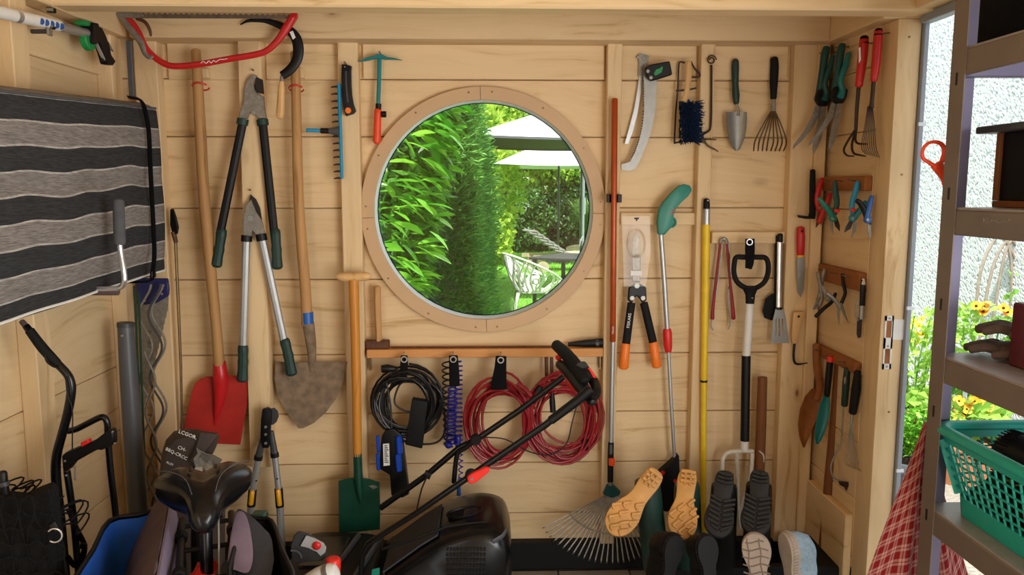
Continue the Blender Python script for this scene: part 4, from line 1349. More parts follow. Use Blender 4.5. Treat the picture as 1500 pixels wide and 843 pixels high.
for i in range(NY + 1):
    e = .0
    for j in range(NZ + 1):
        p = front[i][j]
        edge = min(j, NZ - j) / NZ
        p.x -= .05 * max(0, 1 - edge / .05) ** 2
        p.x -= .03 * max(0, 1 - i / 2.0)
        vs.append(p); st.append(.80 + (j / NZ) * 4.67 + .004 * math.sin(i * .9 + j))
    for j in (NZ, 0):                                   # back side
        q = front[i][j].copy(); q.x = XC - TH + .0; vs.append(q); st.append(.80 + (j / NZ) * 4.67)
R_ = NZ + 3
for i in range(NY):
    for j in range(R_):
        fs.append((i * R_ + j, i * R_ + (j + 1) % R_, (i + 1) * R_ + (j + 1) % R_, (i + 1) * R_ + j))
fs.append(tuple(range(R_))); fs.append(tuple(NY * R_ + k for k in reversed(range(R_))))
me = bpy.data.meshes.new('cover')
me.from_pydata(vs, [], fs); 
at = me.attributes.new('stripe', 'FLOAT', 'POINT'); at.data.foreach_set('value', st)
bm = bmesh.new(); bm.from_mesh(me); bmesh.ops.recalc_face_normals(bm, faces=bm.faces[:]); bm.to_mesh(me); bm.free()
for p in me.polygons: p.use_smooth = True
me.set_sharp_from_angle(angle=math.radians(60))
T.part('cover', me, M['stripes'])
for (j, nm) in ((2, 'top_piping'), (NZ - 2, 'bottom_piping')):
    mb = MB().tube([front[i][j] + V(.004, 0, .0) for i in range(NY + 1)], .004, 6); T.part(nm, mb, M['label'] if j > 10 else M['foam_grey'])
T.done()
T = Thing('strap', 'black fabric strap tied round the right end of the striped cushion', 'strap')
sp = [PX(px, py, XC + .028) for px, py in ((206, 147), (213, 165), (218, 195), (220, 240), (223, 300), (225, 340), (226, 375), (223, 402), (219, 412))]
sp = [V(XC - .012, sp[0].y, sp[0].z + .010)] + sp + [V(XC - .06, sp[-1].y, sp[-1].z - .004)]
mb = MB().tube(smoothline(sp, 4), .0115, 8, asp=.22, up=(1, 0, 0)); T.part('webbing', mb, M['black_cloth'])
mb = MB(); p = sp[8]; mb.obox(p + V(.004, 0, 0), V(.003, 0, 0), V(0, .016, 0), V(0, 0, .012)); T.part('buckle', mb, M['black'], bevel=.002)
T.done()
# holder arm under the cushion
T = Thing('wall_bracket', 'grey foam-sleeved steel holder arm bent up in front of the striped cushion', 'bracket')
XB = XC + .075
pts = [PX(174, 300, XB), PX(175, 355, XB), PX(181, 395, XB), PX(182, 412, XB), PX(176, 421, XB - .02)]
base = pts[-1] + V(-.05, .0, -.006)
mb = MB().tube(smoothline(pts + [base, V(XL + .002, base.y, base.z)], 4), .0085, 10); T.part('rod', mb, M['steel_bright'])
mb = MB().tube([PX(173.5, 296, XB), PX(175.5, 356, XB)], .0165, 14, rnd=True); T.part('foam_sleeve', mb, M['foam_grey'])
mb = MB().tube([PX(178, 424, XB - .02) + V(-.01, 0, -.005), V(XL + .03, base.y, base.z - .004)], .014, 12); T.part('lower_sleeve', mb, M['brown_cloth'])
mb = MB(); mb.box(XL, XL + .006, base.y - .025, base.y + .025, base.z - .05, base.z + .05); T.part('wall_plate', mb, M['steel_dull'], bevel=.002)
T.done()

# telescopic tree pruner
XT = -1.325
T = Thing('tree_pruner', 'telescopic tree pruner pole with blue sticker circles and a black clipping head, top left', 'pruner')
A, B_ = PX(-40, 9, XT), PX(128, 49, XT)
dr = (B_ - A).normalized()
C0, C1, C2 = PX(0, 17, XT), PX(85, 37.5, XT), PX(24, 24, XT)
T.part('pole', MB().tube([A - dr * .5, B_], .0148, 14), M['alu'])
mb = MB(); mb.tube([A, C1], .0175, 16); st_ = T.part('sticker_sleeve', mb, M['label'], label='white printed sleeve')
side = V(1, 0, 0) - dr * dr.x; side.normalize(); upv = side.cross(dr) * -1
if upv.z < 0: upv = -upv
for px, py in ((52, 19), (59.5, 21.5), (67.5, 24.5), (75, 26.5), (82, 29.5)):
    d0 = PX(px, py, XT)
    t = (d0 - C1).dot(dr); c = C1 + dr * t
    base = CAM_POS - c; base = (base - dr * base.dot(dr)).normalized(); tn = dr.cross(base)
    rows = []
    for k in range(16):                                # printed circle wrapped round the sleeve
        a = 2 * PI * k / 16; du, ang = .0112 * math.cos(a), .60 * math.sin(a)
        rows.append(c + dr * du + (base * math.cos(ang) + tn * math.sin(ang)) * .01785)
    top_ = [c + dr * (.0112 * math.cos(2 * PI * k / 16) * .5) + (base * math.cos(.30 * math.sin(2 * PI * k / 16)) + tn * math.sin(.30 * math.sin(2 * PI * k / 16))) * .01795 for k in range(16)]
    mb = MB(); mb.add(rows + top_ + [c + base * .018], [(k, (k + 1) % 16, 16 + (k + 1) % 16, 16 + k) for k in range(16)] + [(16 + k, 16 + (k + 1) % 16, 32) for k in range(16)])
    T.part('blue_circle', mb, M['blue_tape'], parent=st_, label='blue safety sign printed on the sleeve')
mb = MB(); mb.tube([C2 - dr * .012, C2 + dr * .01], .0180, 16); T.part('grey_band', mb, M['alu'], parent=st_)
for k, (px, py) in enumerate(((75, 15), (74, 39))):
    c = PX(px, py, XT + .005); mb = MB(); mb.obox(c, dr * .013, upv * .008, side * .010); cl = T.part('clamp', mb, M['black'], bevel=.003)
    mb = MB(); mb.disc(c - dr * .014 + side * .002, .005, side, .02, 10); T.part('clamp_screw', mb, M['steel'], parent=cl)
def px_(l, x=XT): return [PX(a, b, x) for a, b in l]
T.part('head_body', MB().prism(px_([(134, 37), (144, 40), (150, 52), (155, 66), (158, 80), (165, 90), (161, 96), (152, 94), (148, 80), (143, 66), (137, 60)]), (.026, 0, 0)), M['black'], bevel=.003)
T.part('head_clamp', MB().prism(px_([(126, 33), (136, 34), (138, 50), (136, 66), (126, 64)]), (.042, 0, 0)), M['black'], bevel=.004)
T.part('green_lever', MB().prism(px_([(113, 31), (118, 29), (132, 33), (132, 39), (122, 38), (115, 36)]), (.028, 0, 0)), M['green_bright'], bevel=.003)
T.part('green_wheel', MB().disc(PX(128, 59, XT), .034, (1, 0, .1), .024, 20), M['green_bright'], bevel=.004)
T.part('blade', MB().prism(px_([(149, 55), (159, 62), (166, 76), (160, 73), (152, 66)], XT + .010), (.004, 0, 0)), M['steel_dull'])
T.part('link_rod', MB().tube(px_([(141, 64), (152, 87)], XT + .022), .0055, 8), M['steel_bright'])
bolt_ = MB(); bolt_.tube(px_([(148, 87), (155, 88)], XT + .02), .005, 8); T.part('pin', bolt_, M['black'])
T.done()
T = Thing('pole_holder', 'small dark bracket under the pruner pole on the left wall', 'holder')
c = PX(64, 32, XT); 
mb = MB(); mb.box(XL + .056, XT + .012, c.y - .006, c.y + .006, c.z - .034, c.z - .022); T.part('block', mb, M['dark_grey'], bevel=.002)
mb = MB(); mb.box(XT + .012, XT + .018, c.y - .012, c.y + .012, c.z - .04, c.z - .018); T.part('lip', mb, M['steel_dull'], bevel=.001)
T.done()

# hand saw hung behind the stakes
yw = -.17
T = Thing('hand_saw', 'old hand saw with a dark blue handle hanging behind the wavy tomato stakes', 'saw')
T.part('handle', MB().pp([(200, 408), (246, 408), (248, 424), (247, 434), (228, 445), (202, 447)], yw, .018), M['blue_dark'], bevel=.004)
q = [(203, 446), (228, 444), (247, 433), (246, 450)]
te = []
for i in range(34):
    t = i / 33; te.append((246 - 36 * t + (1.2 if i % 2 else 0), 450 + 150 * t))
T.part('blade', MB().prism([P(a, b, yw) for a, b in q + te + [(207, 602)]], (0, .0016, 0)), M['steel_dull'])
for px, py in ((212, 441), (237, 431), (227, 441)):
    bolt(T, px, py, yw - .0105, 1.8)
T.part('etched_mark', MB().pt([(220, 498), (217, 492), (221, 488), (217, 485), (220, 505), (216, 500), (219, 510), (223, 507)], .8, yw - .0014, 4, k=2), M['blade_dark'], label='dark illegible mark on the blade')
T.done()
# wavy stakes
WV = [(212, 0.0, -.245, 0), (226, .0, -.235, 1), (231, .3, -.225, 1), (217, 2.9, -.25, 0)]
for i, (px, ph, y, gk) in enumerate(WV):
    pts = []
    for k in range(61):
        v = 417 + (745 - 417) * k / 60
        pts.append(P(px + (v - 417) * .02 + 9.5 * math.sin((v - 417) * 2 * PI / 93 + ph + PI * .55) * (1 if i != 3 else .8) , v, y))
    lab = ['wavy metal tomato stake, leftmost of the four before the hand saw',
           'wavy metal tomato stake crossing the middle of the saw blade',
           'wavy metal tomato stake, rightmost of the four, by the saw teeth',
           'wavy metal tomato stake running against its neighbours, low before the hand saw'][i]
    if i == 3: pts = pts[18:]
    solo('spiral_stake', MB().tube(pts, .0042, 7), M['steel_dull'] if i != 1 else M['dark_grey'], lab, 'plant stake', 'wavy tomato stakes in the left corner')
for i, (a, b, lab) in enumerate((((197, 420), (211, 740), 'thin dark green plant rod right of the grey tube, the nearer one'), ((203, 428), (214, 745), 'thin dark green plant rod right of the grey tube, touching the saw'))):
    solo('plant_rod', MB().pt([a, b], 3.6, -.28 + .02 * i, 7, rnd=True), M['green_rod'], lab, 'plant stake', 'thin green plant rods')

# grey tube
yt = -.36
T = Thing('blower_tube', 'long dark grey plastic tube standing upright before the left wall', 'tube')
T.part('tube', MB().pt([(184, 476), (189, 560), (195, 640), (205, 770), (214, 890)], [23, 25, 27, 29, 31], yt, 20), M['grey_tube'])
T.part('rim', MB().pt([(184, 473), (184, 479)], 24, yt, 20), M['dark_grey'])
bolt(T, 179, 492, yt - .034, 2, 'steel', name='rivet', h=.008)
T.done()

# folding cart / trolley frame
yc = -.93
T = Thing('folding_trolley', 'black folding trolley frame with a bent handle and red catch against the left wall', 'trolley')
mb = MB().pt([(38, 478), (47, 490), (60, 508), (82, 531), (98, 548), (104, 562), (104, 578), (99, 606), (90, 640), (83, 668), (82, 700), (88, 760), (96, 850)], [10, 11, 12, 12, 12, 12.5, 13, 13, 13, 13.5, 14, 14, 14], yc, 12, k=4, rnd=True)
T.part('main_tube', mb, M['black_gloss'])
T.part('grip', MB().pt([(43, 484), (60, 507), (75, 524), (84, 533)], [13, 14.5, 14.5, 13], yc, 12, k=3), M['black_rough'])
T.part('grip_end', MB().pt([(32, 471), (42, 483)], [8, 9], yc, 10, rnd=True), M['brown_cloth'])
T.part('lever', MB().pt([(66, 520), (70, 530), (80, 537), (86, 536)], [4, 5, 5, 4], yc - .012, 8, k=3), M['black'])
T.part('bail', MB().pt([(100, 632), (112, 629), (128, 621), (144, 613), (152, 612), (157, 620), (158, 640), (162, 690), (170, 760), (176, 850)], 9.5, yc + .05, 12, k=4), M['black_gloss'])
T.part('cross_box', MB().pp([(94, 666), (100, 661), (140, 645), (160, 630), (166, 628), (169, 634), (169, 650), (152, 658), (146, 657), (112, 676), (103, 688), (96, 690)], yc - .012, .03), M['black'], bevel=.003)
T.part('red_catch', MB().pp([(120, 648), (131, 643), (133, 648), (121, 654)], yc - .03, .02), M['red_plastic'], bevel=.002)
for px, py in ((165, 633), (168, 650), (97, 697), (95, 676)):
    bolt(T, px, py, yc - .03, 1.6)
T.part('cable', MB().pt([(96, 553), (99, 580), (106, 600), (106, 640), (106, 662)], 2, yc - .02, 6, k=3), M['black_cable'])
T.part('threaded_pin', MB().pt([(110, 684), (110, 704)], 3, yc - .03, 8), M['steel_bright'])
T.part('inner_tube', MB().pt([(98, 690), (108, 760), (116, 850)], 10, yc + .02, 10), M['black_gloss'])
T.done()

# black net bag lower left
yn = -1.12
T = Thing('net_bag', 'black bag under a black cargo net in the lower left corner', 'bag')
rg = []
for i, (k, v, zoff) in enumerate(((0.0, 0, 0), (.25, .0, 0), (.5, 0, 0), (.75, .0, 0), (1, 0, 0))):
    pass
prof = [(-60, 735), (-30, 722), (0, 718), (40, 722), (62, 712), (78, 706), (86, 715), (88, 740), (92, 780), (94, 820), (96, 900)]
def bagring(y, f):
    cx_, cy_ = 20, 900
    q = [P(cx_ + (a - cx_) * f, cy_ + (b - cy_) * f, y) for a, b in prof + [(-60, 900)]]
    for p in q: p.x = max(p.x, XL + .065)
    return q
mb = MB().loft([bagring(yn + .2, .8), bagring(yn + .18, .96), bagring(yn, 1.0), bagring(yn - .12, 1.0), bagring(yn - .22, .93), bagring(yn - .24, .8)])
T.part('bag', mb, M['black_cloth'], ang=50)
net = MB(); r2 = random.Random(3)
for i in range(9):
    a = [P(-20 + i * 13, 722 - 9 * math.sin(i), yn - .255)]
    for k in range(1, 8):
        a.append(P(-20 + i * 13 + k * 6 * (1 if i % 2 else -1) * .8 + r2.uniform(-4, 4), 720 + k * 20 + r2.uniform(-4, 4), yn - .25 - .008 * math.sin(k)))
    net.tube(smoothline(a, 3), .0017, 5)
for i in range(6):
    a = [P(-10 + k * 13, 728 + i * 22 + 7 * ((k + i) % 2) + r2.uniform(-3, 3), yn - .255) for k in range(9)]
    net.tube(smoothline(a, 3), .0017, 5)
T.part('net', net, M['black_cloth'], stuff=True)
loops = MB()
for cx_, cy_, r_ in ((18, 712, 9), (34, 716, 8), (108, 752, 16), (112, 768, 13), (104, 748, 12), (46, 714, 7)):
    c = P(cx_, cy_, yn - .1); R = r_ * m(yn)
    loops.tube([c + V(R * math.cos(a), .03 * math.sin(2 * a), R * .9 * math.sin(a)) for a in [2 * PI * k / 18 for k in range(18)]], .0024, 5, closed=True)
T.part('net_loops', loops, M['black_cloth'], stuff=True)
T.part('hook', MB().tube([P(80 + 11 * math.cos(a), 785 + 10 * math.sin(a), yn - .27) for a in [PI * 1.2 + 1.5 * PI * k / 14 for k in range(15)]], .0019, 8, rnd=True), M['steel_bright'])
T.part('hook_strap', MB().pt([(76, 768), (84, 778)], [12, 6], yn - .265, 8, asp=.3), M['black'])
T.done()
T = Thing('handlebar_end', 'short black bar end with a round cap at the left edge of the frame', 'handle')
T.part('bar', MB().pt([(4, 693), (6, 716), (12, 740)], [12, 13, 14], yn - .16, 12, k=2, rnd=True), M['black'])
T.part('band', MB().pt([(5.5, 706), (6.5, 712)], 15, yn - .16, 12), M['dark_grey'])
T.done()
T = Thing('webbing_strap', 'black strap hanging below the trolley beside the net bag', 'strap')
T.part('webbing', MB().pt([(100, 745), (112, 775), (124, 803), (112, 830), (98, 815)], 9, yc - .18, 8, k=4, asp=.3), M['black_cloth'])
T.part('slider', MB().pp([(118, 795), (128, 797), (127, 806), (117, 804)], yc - .19, .008), M['black'], bevel=.002); T.done()
# ================================================================ short right wall: rails and small tools
def wrail(px0, py0, px1, py1, h, label, name='tool_rail'):
    """board on the right wall between two photo columns; the far end first"""
    xf = XR - .028
    a, b = PX(px0, py0, xf), PX(px1, py1, xf)
    b.y = max(b.y, -.428); a.y = min(a.y, -.075)
    z = (a.z + b.z) / 2
    hh = h * m((a.y + b.y) / 2)
    mb = MB(); mb.box(xf, XR - .0005, b.y, a.y, z - hh, z)
    T = Thing(name, label, 'rail', 'dark wooden tool rails on the right wall')
    T.part('board', mb, M['rail_wood'], bevel=.003)
    for f in (.2, .5, .8):
        y = a.y + (b.y - a.y) * f; k = MB(); k.tube([V(xf, y, z - hh * .35), V(xf - .03, y, z - hh * .25)], .0022, 6); T.part('peg', k, M['screw'])
    T.done()
    return z
wrail(1197, 259, 1281, 258, 21, 'dark wooden rail with nails on the right wall, holding the pruners')
wrail(1195, 386, 1276, 403, 26, 'dark wooden rail with nails on the right wall, holding the pliers')
wrail(1190, 503, 1270, 540, 16, 'dark wooden rail on the right wall, lowest of the three')
for px, py, y in ((1224, 70, -.19), (1262, 64, -.44), (1283, 50, -.49), (1200, 78, -.1)):
    mb = MB(); p = P(px, py, y); mb.tube([V(XR - .0015, p.y, p.z + .004), V(p.x, p.y, p.z)], .0025, 6)
    NAILS.part('nail', mb, M['screw'])

# grass shears (one builder, two hung side by side)
def grass_shears(label, dx, dy, y, grips):
    T = Thing('grass_shears', label, 'shears', 'grass shears hanging on the right wall')
    g = lambda l: [(a + dx, b + dy) for a, b in l]
    T.part('upper_handle', MB().pt(g([(1234, 66), (1231, 78), (1228, 100), (1225, 122), (1222, 134)]), [10, 11.5, 10.5, 11, 9], y, 12, k=3, rnd=True), M[grips[0]])
    T.part('lower_handle', MB().pt(g([(1243, 78), (1238, 98), (1231, 118), (1234, 132), (1231, 142)]), [6, 9, 9, 9, 11], y - .02, 12, k=3, rnd=True), M[grips[1]])
    T.part('mechanism', MB().pp(g([(1220, 128), (1230, 126), (1241, 132), (1238, 144), (1234, 152), (1222, 152), (1216, 142)]), y - .006, .024), M['black'], bevel=.004)
    T.part('blade', MB().pp(g([(1218, 150), (1226, 152), (1222, 168), (1210, 188), (1196, 204), (1184, 215), (1186, 208), (1200, 190), (1212, 168)]), y - .002, .004), M['steel_dull'])
    T.part('blade', MB().pp(g([(1226, 152), (1233, 152), (1231, 175), (1226, 200), (1216, 221), (1213, 216), (1217, 190), (1222, 170)]), y - .010, .004), M['steel_dull'])
    bolt(T, 1219 + dx, 163 + dy, y - .015, 2.6)
    T.done()
grass_shears('teal-handled grass shears hanging nearer the camera of the two pairs on the right wall', 0, 0, -.205, ('teal_dark', 'teal'))
grass_shears('darker teal grass shears hanging deeper in the right corner behind the other pair', -23, 4, -.13, ('teal_dark', 'teal_dark'))
# cultivator and red hand rake
y = -.44
T = Thing('cultivator', 'three-pronged hand cultivator with a red handle, right of the grass shears', 'cultivator')
T.part('handle', MB().pt([(1266, 58), (1264, 80), (1261, 105), (1258, 126)], [13, 14, 13, 11], y, 12, k=3, rnd=True), M['red_paint'])
T.part('end_cap', MB().pt([(1266, 55), (1265.6, 64)], [12, 13.5], y, 12, rnd=True), M['black'])
T.part('label', MB().prism([P(a, b, y - .019) for a, b in ((1258, 70), (1260.5, 69), (1261, 88), (1258, 93))], (0, .001, 0)), M['label'])
T.part('shank', MB().pt([(1258, 125), (1255, 160), (1253.5, 192)], [6, 5.5, 5], y, 10), M['wire_dark'])
for pr in ([(1253, 190, y), (1243, 205, y - .01), (1236, 220, y - .02), (1241, 228, y - .05), (1251, 229, y - .09)],
           [(1253, 192, y), (1248, 212, y - .02), (1250, 224, y - .04), (1258, 227, y - .06), (1268, 229, y - .09)],
           [(1254, 192, y), (1253, 205, y - .01), (1256, 210, y - .02), (1263, 211, y - .05), (1270, 211, y - .07)]):
    T.part('prong', MB().pt(pr, [3.6, 3.6, 3.4, 3, 2], y, 7, k=3), M['wire_dark'])
T.done()
y = -.49
T = Thing('hand_rake', 'red-handled hand rake with dark wire tines, beside the door post', 'rake')
T.part('handle', MB().pt([(1287, 46), (1285, 70), (1283, 95), (1280, 118)], [12, 13, 12.5, 10], y, 12, k=3, rnd=True), M['red_paint'])
T.part('end_cap', MB().pt([(1287, 44), (1286.5, 52)], [11, 12.5], y, 12, rnd=True), M['black'])
T.part('shank', MB().pt([(1280, 117), (1277, 150), (1276, 158)], [6, 6, 8], y, 10), M['wire_dark'])
for i in range(8):
    t = i / 7
    T.part('tine', MB().pt([(1271 + 7 * t, 156, y), (1267 + 14 * t, 185, y - .01), (1262 + 21 * t, 215, y - .02), (1268 + 20 * t, 226 + 5 * t, y - .05)], [1.2, 1.3, 1.3, 1.1], y, 6, k=3), M['wire_dark'])
T.done()

# pruners
def pruner(label, y, A, B_, joint, blade, hook_, mats, bm='blade_dark', catch=None):
    T = Thing('pruner', label, 'pruner', 'hand pruners on the upper tool rail')
    T.part('handle', MB().pt(A, [6.5, 8.5, 8.5, 8], y, 10, k=3, rnd=True), M[mats[0]])
    T.part('handle', MB().pt(B_, [6, 8, 8, 8], y - .006, 10, k=3, rnd=True), M[mats[1]])
    T.part('joint', MB().disc(P(joint[0], joint[1], y - .004), 5.5 * m(y), (0, 1, 0), .016, 14), M[mats[1]], bevel=.002)
    bolt(T, joint[0], joint[1], y - .0135, 2.4)
    T.part('blade', MB().pp(blade, y - .003, .004), M[bm])
    T.part('hook', MB().pp(hook_, y + .003, .004), M['steel_dull'])
    if catch: T.part('catch', MB().ell(P(catch[0], catch[1], y - .012), (.010, .007, .008), 10, 6), M['red_bright'])
    T.done()
pruner('old red pruners hanging left on the upper tool rail', -.115,
       [(1204, 262), (1200, 275), (1197, 292), (1199, 306)], [(1216, 284), (1210, 300), (1204, 315), (1200, 326)], (1201, 305),
       [(1199, 308), (1203, 312), (1200, 328), (1195, 334), (1196, 322)], [(1203, 308), (1207, 316), (1203, 330), (1201, 322)], ('red_paint', 'red_paint'), 'rust')
pruner('green pruners with an orange-red catch, second on the upper tool rail', -.28,
       [(1223, 267), (1224, 282), (1226, 298), (1222, 314)], [(1200, 291), (1207, 300), (1215, 310), (1220, 320)], (1220, 320),
       [(1220, 319), (1226, 318), (1230, 330), (1230, 339), (1224, 332)], [(1216, 322), (1220, 324), (1220, 336), (1221, 344), (1217, 336)], ('teal_dark', 'teal_green'), catch=(1226, 309))
pruner('light blue pruners with a red catch, third on the upper tool rail', -.395,
       [(1256, 267), (1253, 282), (1248, 300), (1250, 314)], [(1268, 296), (1262, 304), (1257, 312), (1252, 320)], (1249, 320),
       [(1246, 321), (1250, 324), (1246, 335), (1237, 341), (1239, 333)], [(1251, 323), (1255, 326), (1254, 338), (1247, 349), (1249, 338)], ('blue_tool', 'teal'), catch=(1250, 308))
pruner('black bypass pruners, last on the upper tool rail beside the door post', -.485,
       [(1255, 294), (1260, 298), (1266, 308), (1270, 320)], [(1277, 288), (1274, 300), (1271, 312), (1270, 322)], (1271, 322),
       [(1265, 314), (1276, 318), (1276, 330), (1270, 326)], [(1270, 326), (1275, 328), (1276, 344), (1275, 352), (1271, 342)], ('black', 'blue_tape'))

# pliers on the middle rail
def plier(label, y, A, B_, joint, tips, mats, w=5.5):
    T = Thing('pliers', label, 'pliers', 'pliers and snips on the middle tool rail')
    T.part('handle', MB().pt(A, [w * .8, w, w], y, 10, k=4, rnd=True), M[mats[0]])
    T.part('handle', MB().pt(B_, [w * .8, w, w], y - .005, 10, k=4, rnd=True), M[mats[1]])
    T.part('joint', MB().disc(P(joint[0], joint[1], y - .003), 4.5 * m(y), (0, 1, 0), .014, 12), M['steel_dull'], bevel=.002)
    for t in tips: T.part('jaw', MB().pp(t, y - .003, .006), M['steel_dull'])
    T.done()
plier('grey locking pliers at the left end of the middle tool rail', -.17, [(1208, 395), (1204, 412), (1201, 432), (1198, 446)], [(1198, 400), (1202, 420), (1204, 436), (1200, 448)], (1200, 440),
      [[(1199, 438), (1204, 444), (1198, 452), (1191, 454), (1194, 446)]], ('steel_dull', 'steel_dull'), 7)
plier('black-gripped snips hanging open, second on the middle tool rail', -.25, [(1205, 424), (1214, 434), (1221, 440), (1226, 442)], [(1224, 430), (1219, 442), (1207, 452), (1195, 464)], (1213, 438),
      [[(1203, 418), (1208, 422), (1212, 434), (1207, 432)]], ('steel', 'black'), 6)
plier('long-nosed snips with a dark grip, third on the middle tool rail', -.33, [(1234, 402), (1235, 415), (1238, 430), (1232, 446)], [(1211, 430), (1219, 436), (1226, 444), (1230, 448)], (1230, 448),
      [[(1230, 446), (1235, 448), (1243, 474), (1236, 462)], [(1227, 448), (1231, 450), (1229, 476), (1227, 462)]], ('black', 'steel'))
T = Thing('pocket_knife', 'steel-tipped folding knife with a black handle, right end of the middle tool rail', 'knife')
y = -.44
T.part('handle', MB().pt([(1264, 411), (1264, 425), (1263, 449)], [6, 9, 9], y, 10, rnd=True, asp=.7), M['black'])
T.part('tip', MB().pt([(1264.5, 409), (1264.3, 416)], [4, 7.5], y, 10, rnd=True), M['white_worn'])
T.part('bolster', MB().pt([(1263, 448), (1262, 468)], [9.5, 8.5], y, 10, asp=.7), M['steel'])
T.part('blade', MB().pp([(1256, 466), (1263, 466), (1261, 494), (1257, 496), (1255, 490)], y, .005), M['blade_dark'])
T.part('spring_arm', MB().pt([(1258, 440), (1254, 450), (1254, 462), (1257, 470)], [3, 3.5, 3.5, 3], y - .004, 8, k=3), M['steel_dull'])
T.done()

# lower rail
T = Thing('hand_scoop', 'long olive brown hand scoop with a pointed blade, hanging left on the lowest tool rail', 'scoop')
y = -.125
T.part('handle', MB().pt([(1196, 506), (1196, 525), (1198, 545), (1201, 566), (1196, 585)], [11, 11, 12, 11, 12], y, 12, k=3, rnd=True), M['rail_wood'])
rg = []
for v, cx_, w in ((570, 1196, 7), (582, 1192, 13), (600, 1187, 15), (622, 1181, 12), (640, 1178, 7), (656, 1177.5, 1)):
    rg.append([P(cx_ + w * s, v, y - .014 * s * s) for s in (-1, -.6, -.2, .2, .6, 1)])
T.part('blade', MB().sheet(rg, .003), M['rail_wood'], ang=60); T.done()
T = Thing('hand_spade', 'narrow teal hand spade with a black grip and red end, on the lowest tool rail', 'spade')
y = -.24
T.part('grip', MB().pt([(1216, 528), (1214, 550), (1211, 580)], [10, 10.5, 9], y, 12, k=2, rnd=True), M['black'])
T.part('end_cap', MB().pt([(1217, 522), (1216, 530)], [9, 11], y, 12, rnd=True), M['red_bright'])
rg = []
for v, cx_, w in ((580, 1211, 4), (592, 1209, 7), (610, 1206, 8.5), (630, 1202, 7.5), (643, 1199, 5), (651, 1197, 1)):
    rg.append([P(cx_ + w * s, v, y - .010 * s * s) for s in (-1, -.5, 0, .5, 1)])
T.part('blade', MB().sheet(rg, .003), M['teal'], ang=60); T.done()
T = Thing('wooden_stick', 'long reddish brown wooden stick leaning in the right corner behind the lowest tool rail', 'stick')
T.part('stick', MB().pt([(1229, 521), (1224, 600), (1215, 700), (1205, 830)], [12, 13.5, 15, 17], -.225, 12), M['brown_stick'], ang=60)
T.part('top_end', MB().pt([(1229.2, 519), (1229, 524)], [10, 12.4], -.225, 12), M['rail_wood']); T.done()
T = Thing('wire_hook', 'green-gripped wire hook hanging on the lowest tool rail', 'hook tool')
y = -.37
T.part('grip', MB().pt([(1241, 541), (1239.5, 560), (1237, 594)], [9, 11, 10], y, 12, k=2, rnd=True), M['green_grip'])
T.part('oval_label', MB().ell(P(1238.5, 558, y - .013), (.006, .003, .016), 12, 8), M['steel'])
T.part('wire', MB().pt([(1236, 594), (1234, 625), (1232, 650), (1223, 668), (1217, 684), (1221, 700), (1234, 706), (1252, 709)], 3, y, 8, k=4), M['steel'])
T.part('scraper', MB().pp([(1228, 705), (1252, 708), (1249, 713), (1242, 714), (1240, 720), (1236, 714), (1230, 711)], y - .004, .003), M['wire_dark']); T.done()
T = Thing('wire_rake', 'black-handled wire rake hanging by the door post on the lowest rail', 'rake')
y = -.43
T.part('grip', MB().pt([(1256, 545), (1254, 570), (1249, 605)], [10, 14, 12], y, 12, k=3, rnd=True), M['black_rough'])
T.part('ferrule', MB().pt([(1249, 605), (1247, 622)], [5, 5], y, 10), M['steel'])
for i in range(8):
    t = i / 7
    T.part('tine', MB().pt([(1246 + 2 * t, 618, y), (1242 + 10 * t, 650, y - .01), (1238 + 20 * t, 676 + 6 * t, y - .015), (1243 + 21 * t, 684 + 8 * t, y - .04)], .95, y, 5, k=3), M['steel_dull'])
T.done()
T = Thing('dark_rod', 'short dark metal rod leaning by the foot of the door post', 'rod')
T.part('rod', MB().pt([(1258, 722), (1258, 790), (1259, 850)], [2, 4, 5], -.40, 8), M['blade_dark'])
T.part('clip', MB().pt([(1257, 722), (1258, 736)], 4, -.40, 8), M['black']); T.done()
solo('black_plank', MB().prism([P(a, b, -.42) for a, b in ((1238, 850), (1252, 810), (1258, 806), (1258, 860), (1238, 870))], (0, .02, 0)), M['plinth_black'], 'black board end leaning at the foot of the door post', 'board', bevel=.002)

M['sole_groove'] = simple('sole_groove', '#7d7065', .8)
# ================================================================ boots and shoes, soles up, on a low black stand
def sole_frame(heel, toe, y0, y1, wdt, outl):
    """heel and toe photo points of a sole -> local frame"""
    H_, T_ = P(heel[0], heel[1], y0), P(toe[0], toe[1], y1)
    ax = (T_ - H_); L = ax.length; ax.normalize()
    toc = (CAM_POS - (H_ + T_) / 2).normalized()
    nrm = (toc - ax * toc.dot(ax)).normalized()
    sd = ax.cross(nrm)
    return H_, ax, sd, nrm, L
FOOT = [(0, .08), (.012, .19), (.045, .27), (.11, .315), (.2, .325), (.32, .305), (.42, .30), (.5, .34), (.6, .43), (.70, .49), (.80, .485), (.89, .42), (.955, .29), (.99, .15), (1.0, .05)]
def foot_outline(f, w, L, flip=1, k=1.0, dz=0.0, bend=.03):
    H_, ax, sd, nrm, _ = f
    pts = []
    for t, q in FOOT:
        pts.append(H_ + ax * (L * (.5 + (t - .5) * k)) + sd * (w * q * k + flip * bend * w * math.sin(t * 3)) + nrm * dz)
    for t, q in reversed(FOOT):
        pts.append(H_ + ax * (L * (.5 + (t - .5) * k)) + sd * (-w * q * .92 * k + flip * bend * w * math.sin(t * 3)) + nrm * dz)
    return smoothline(pts, 2, True)
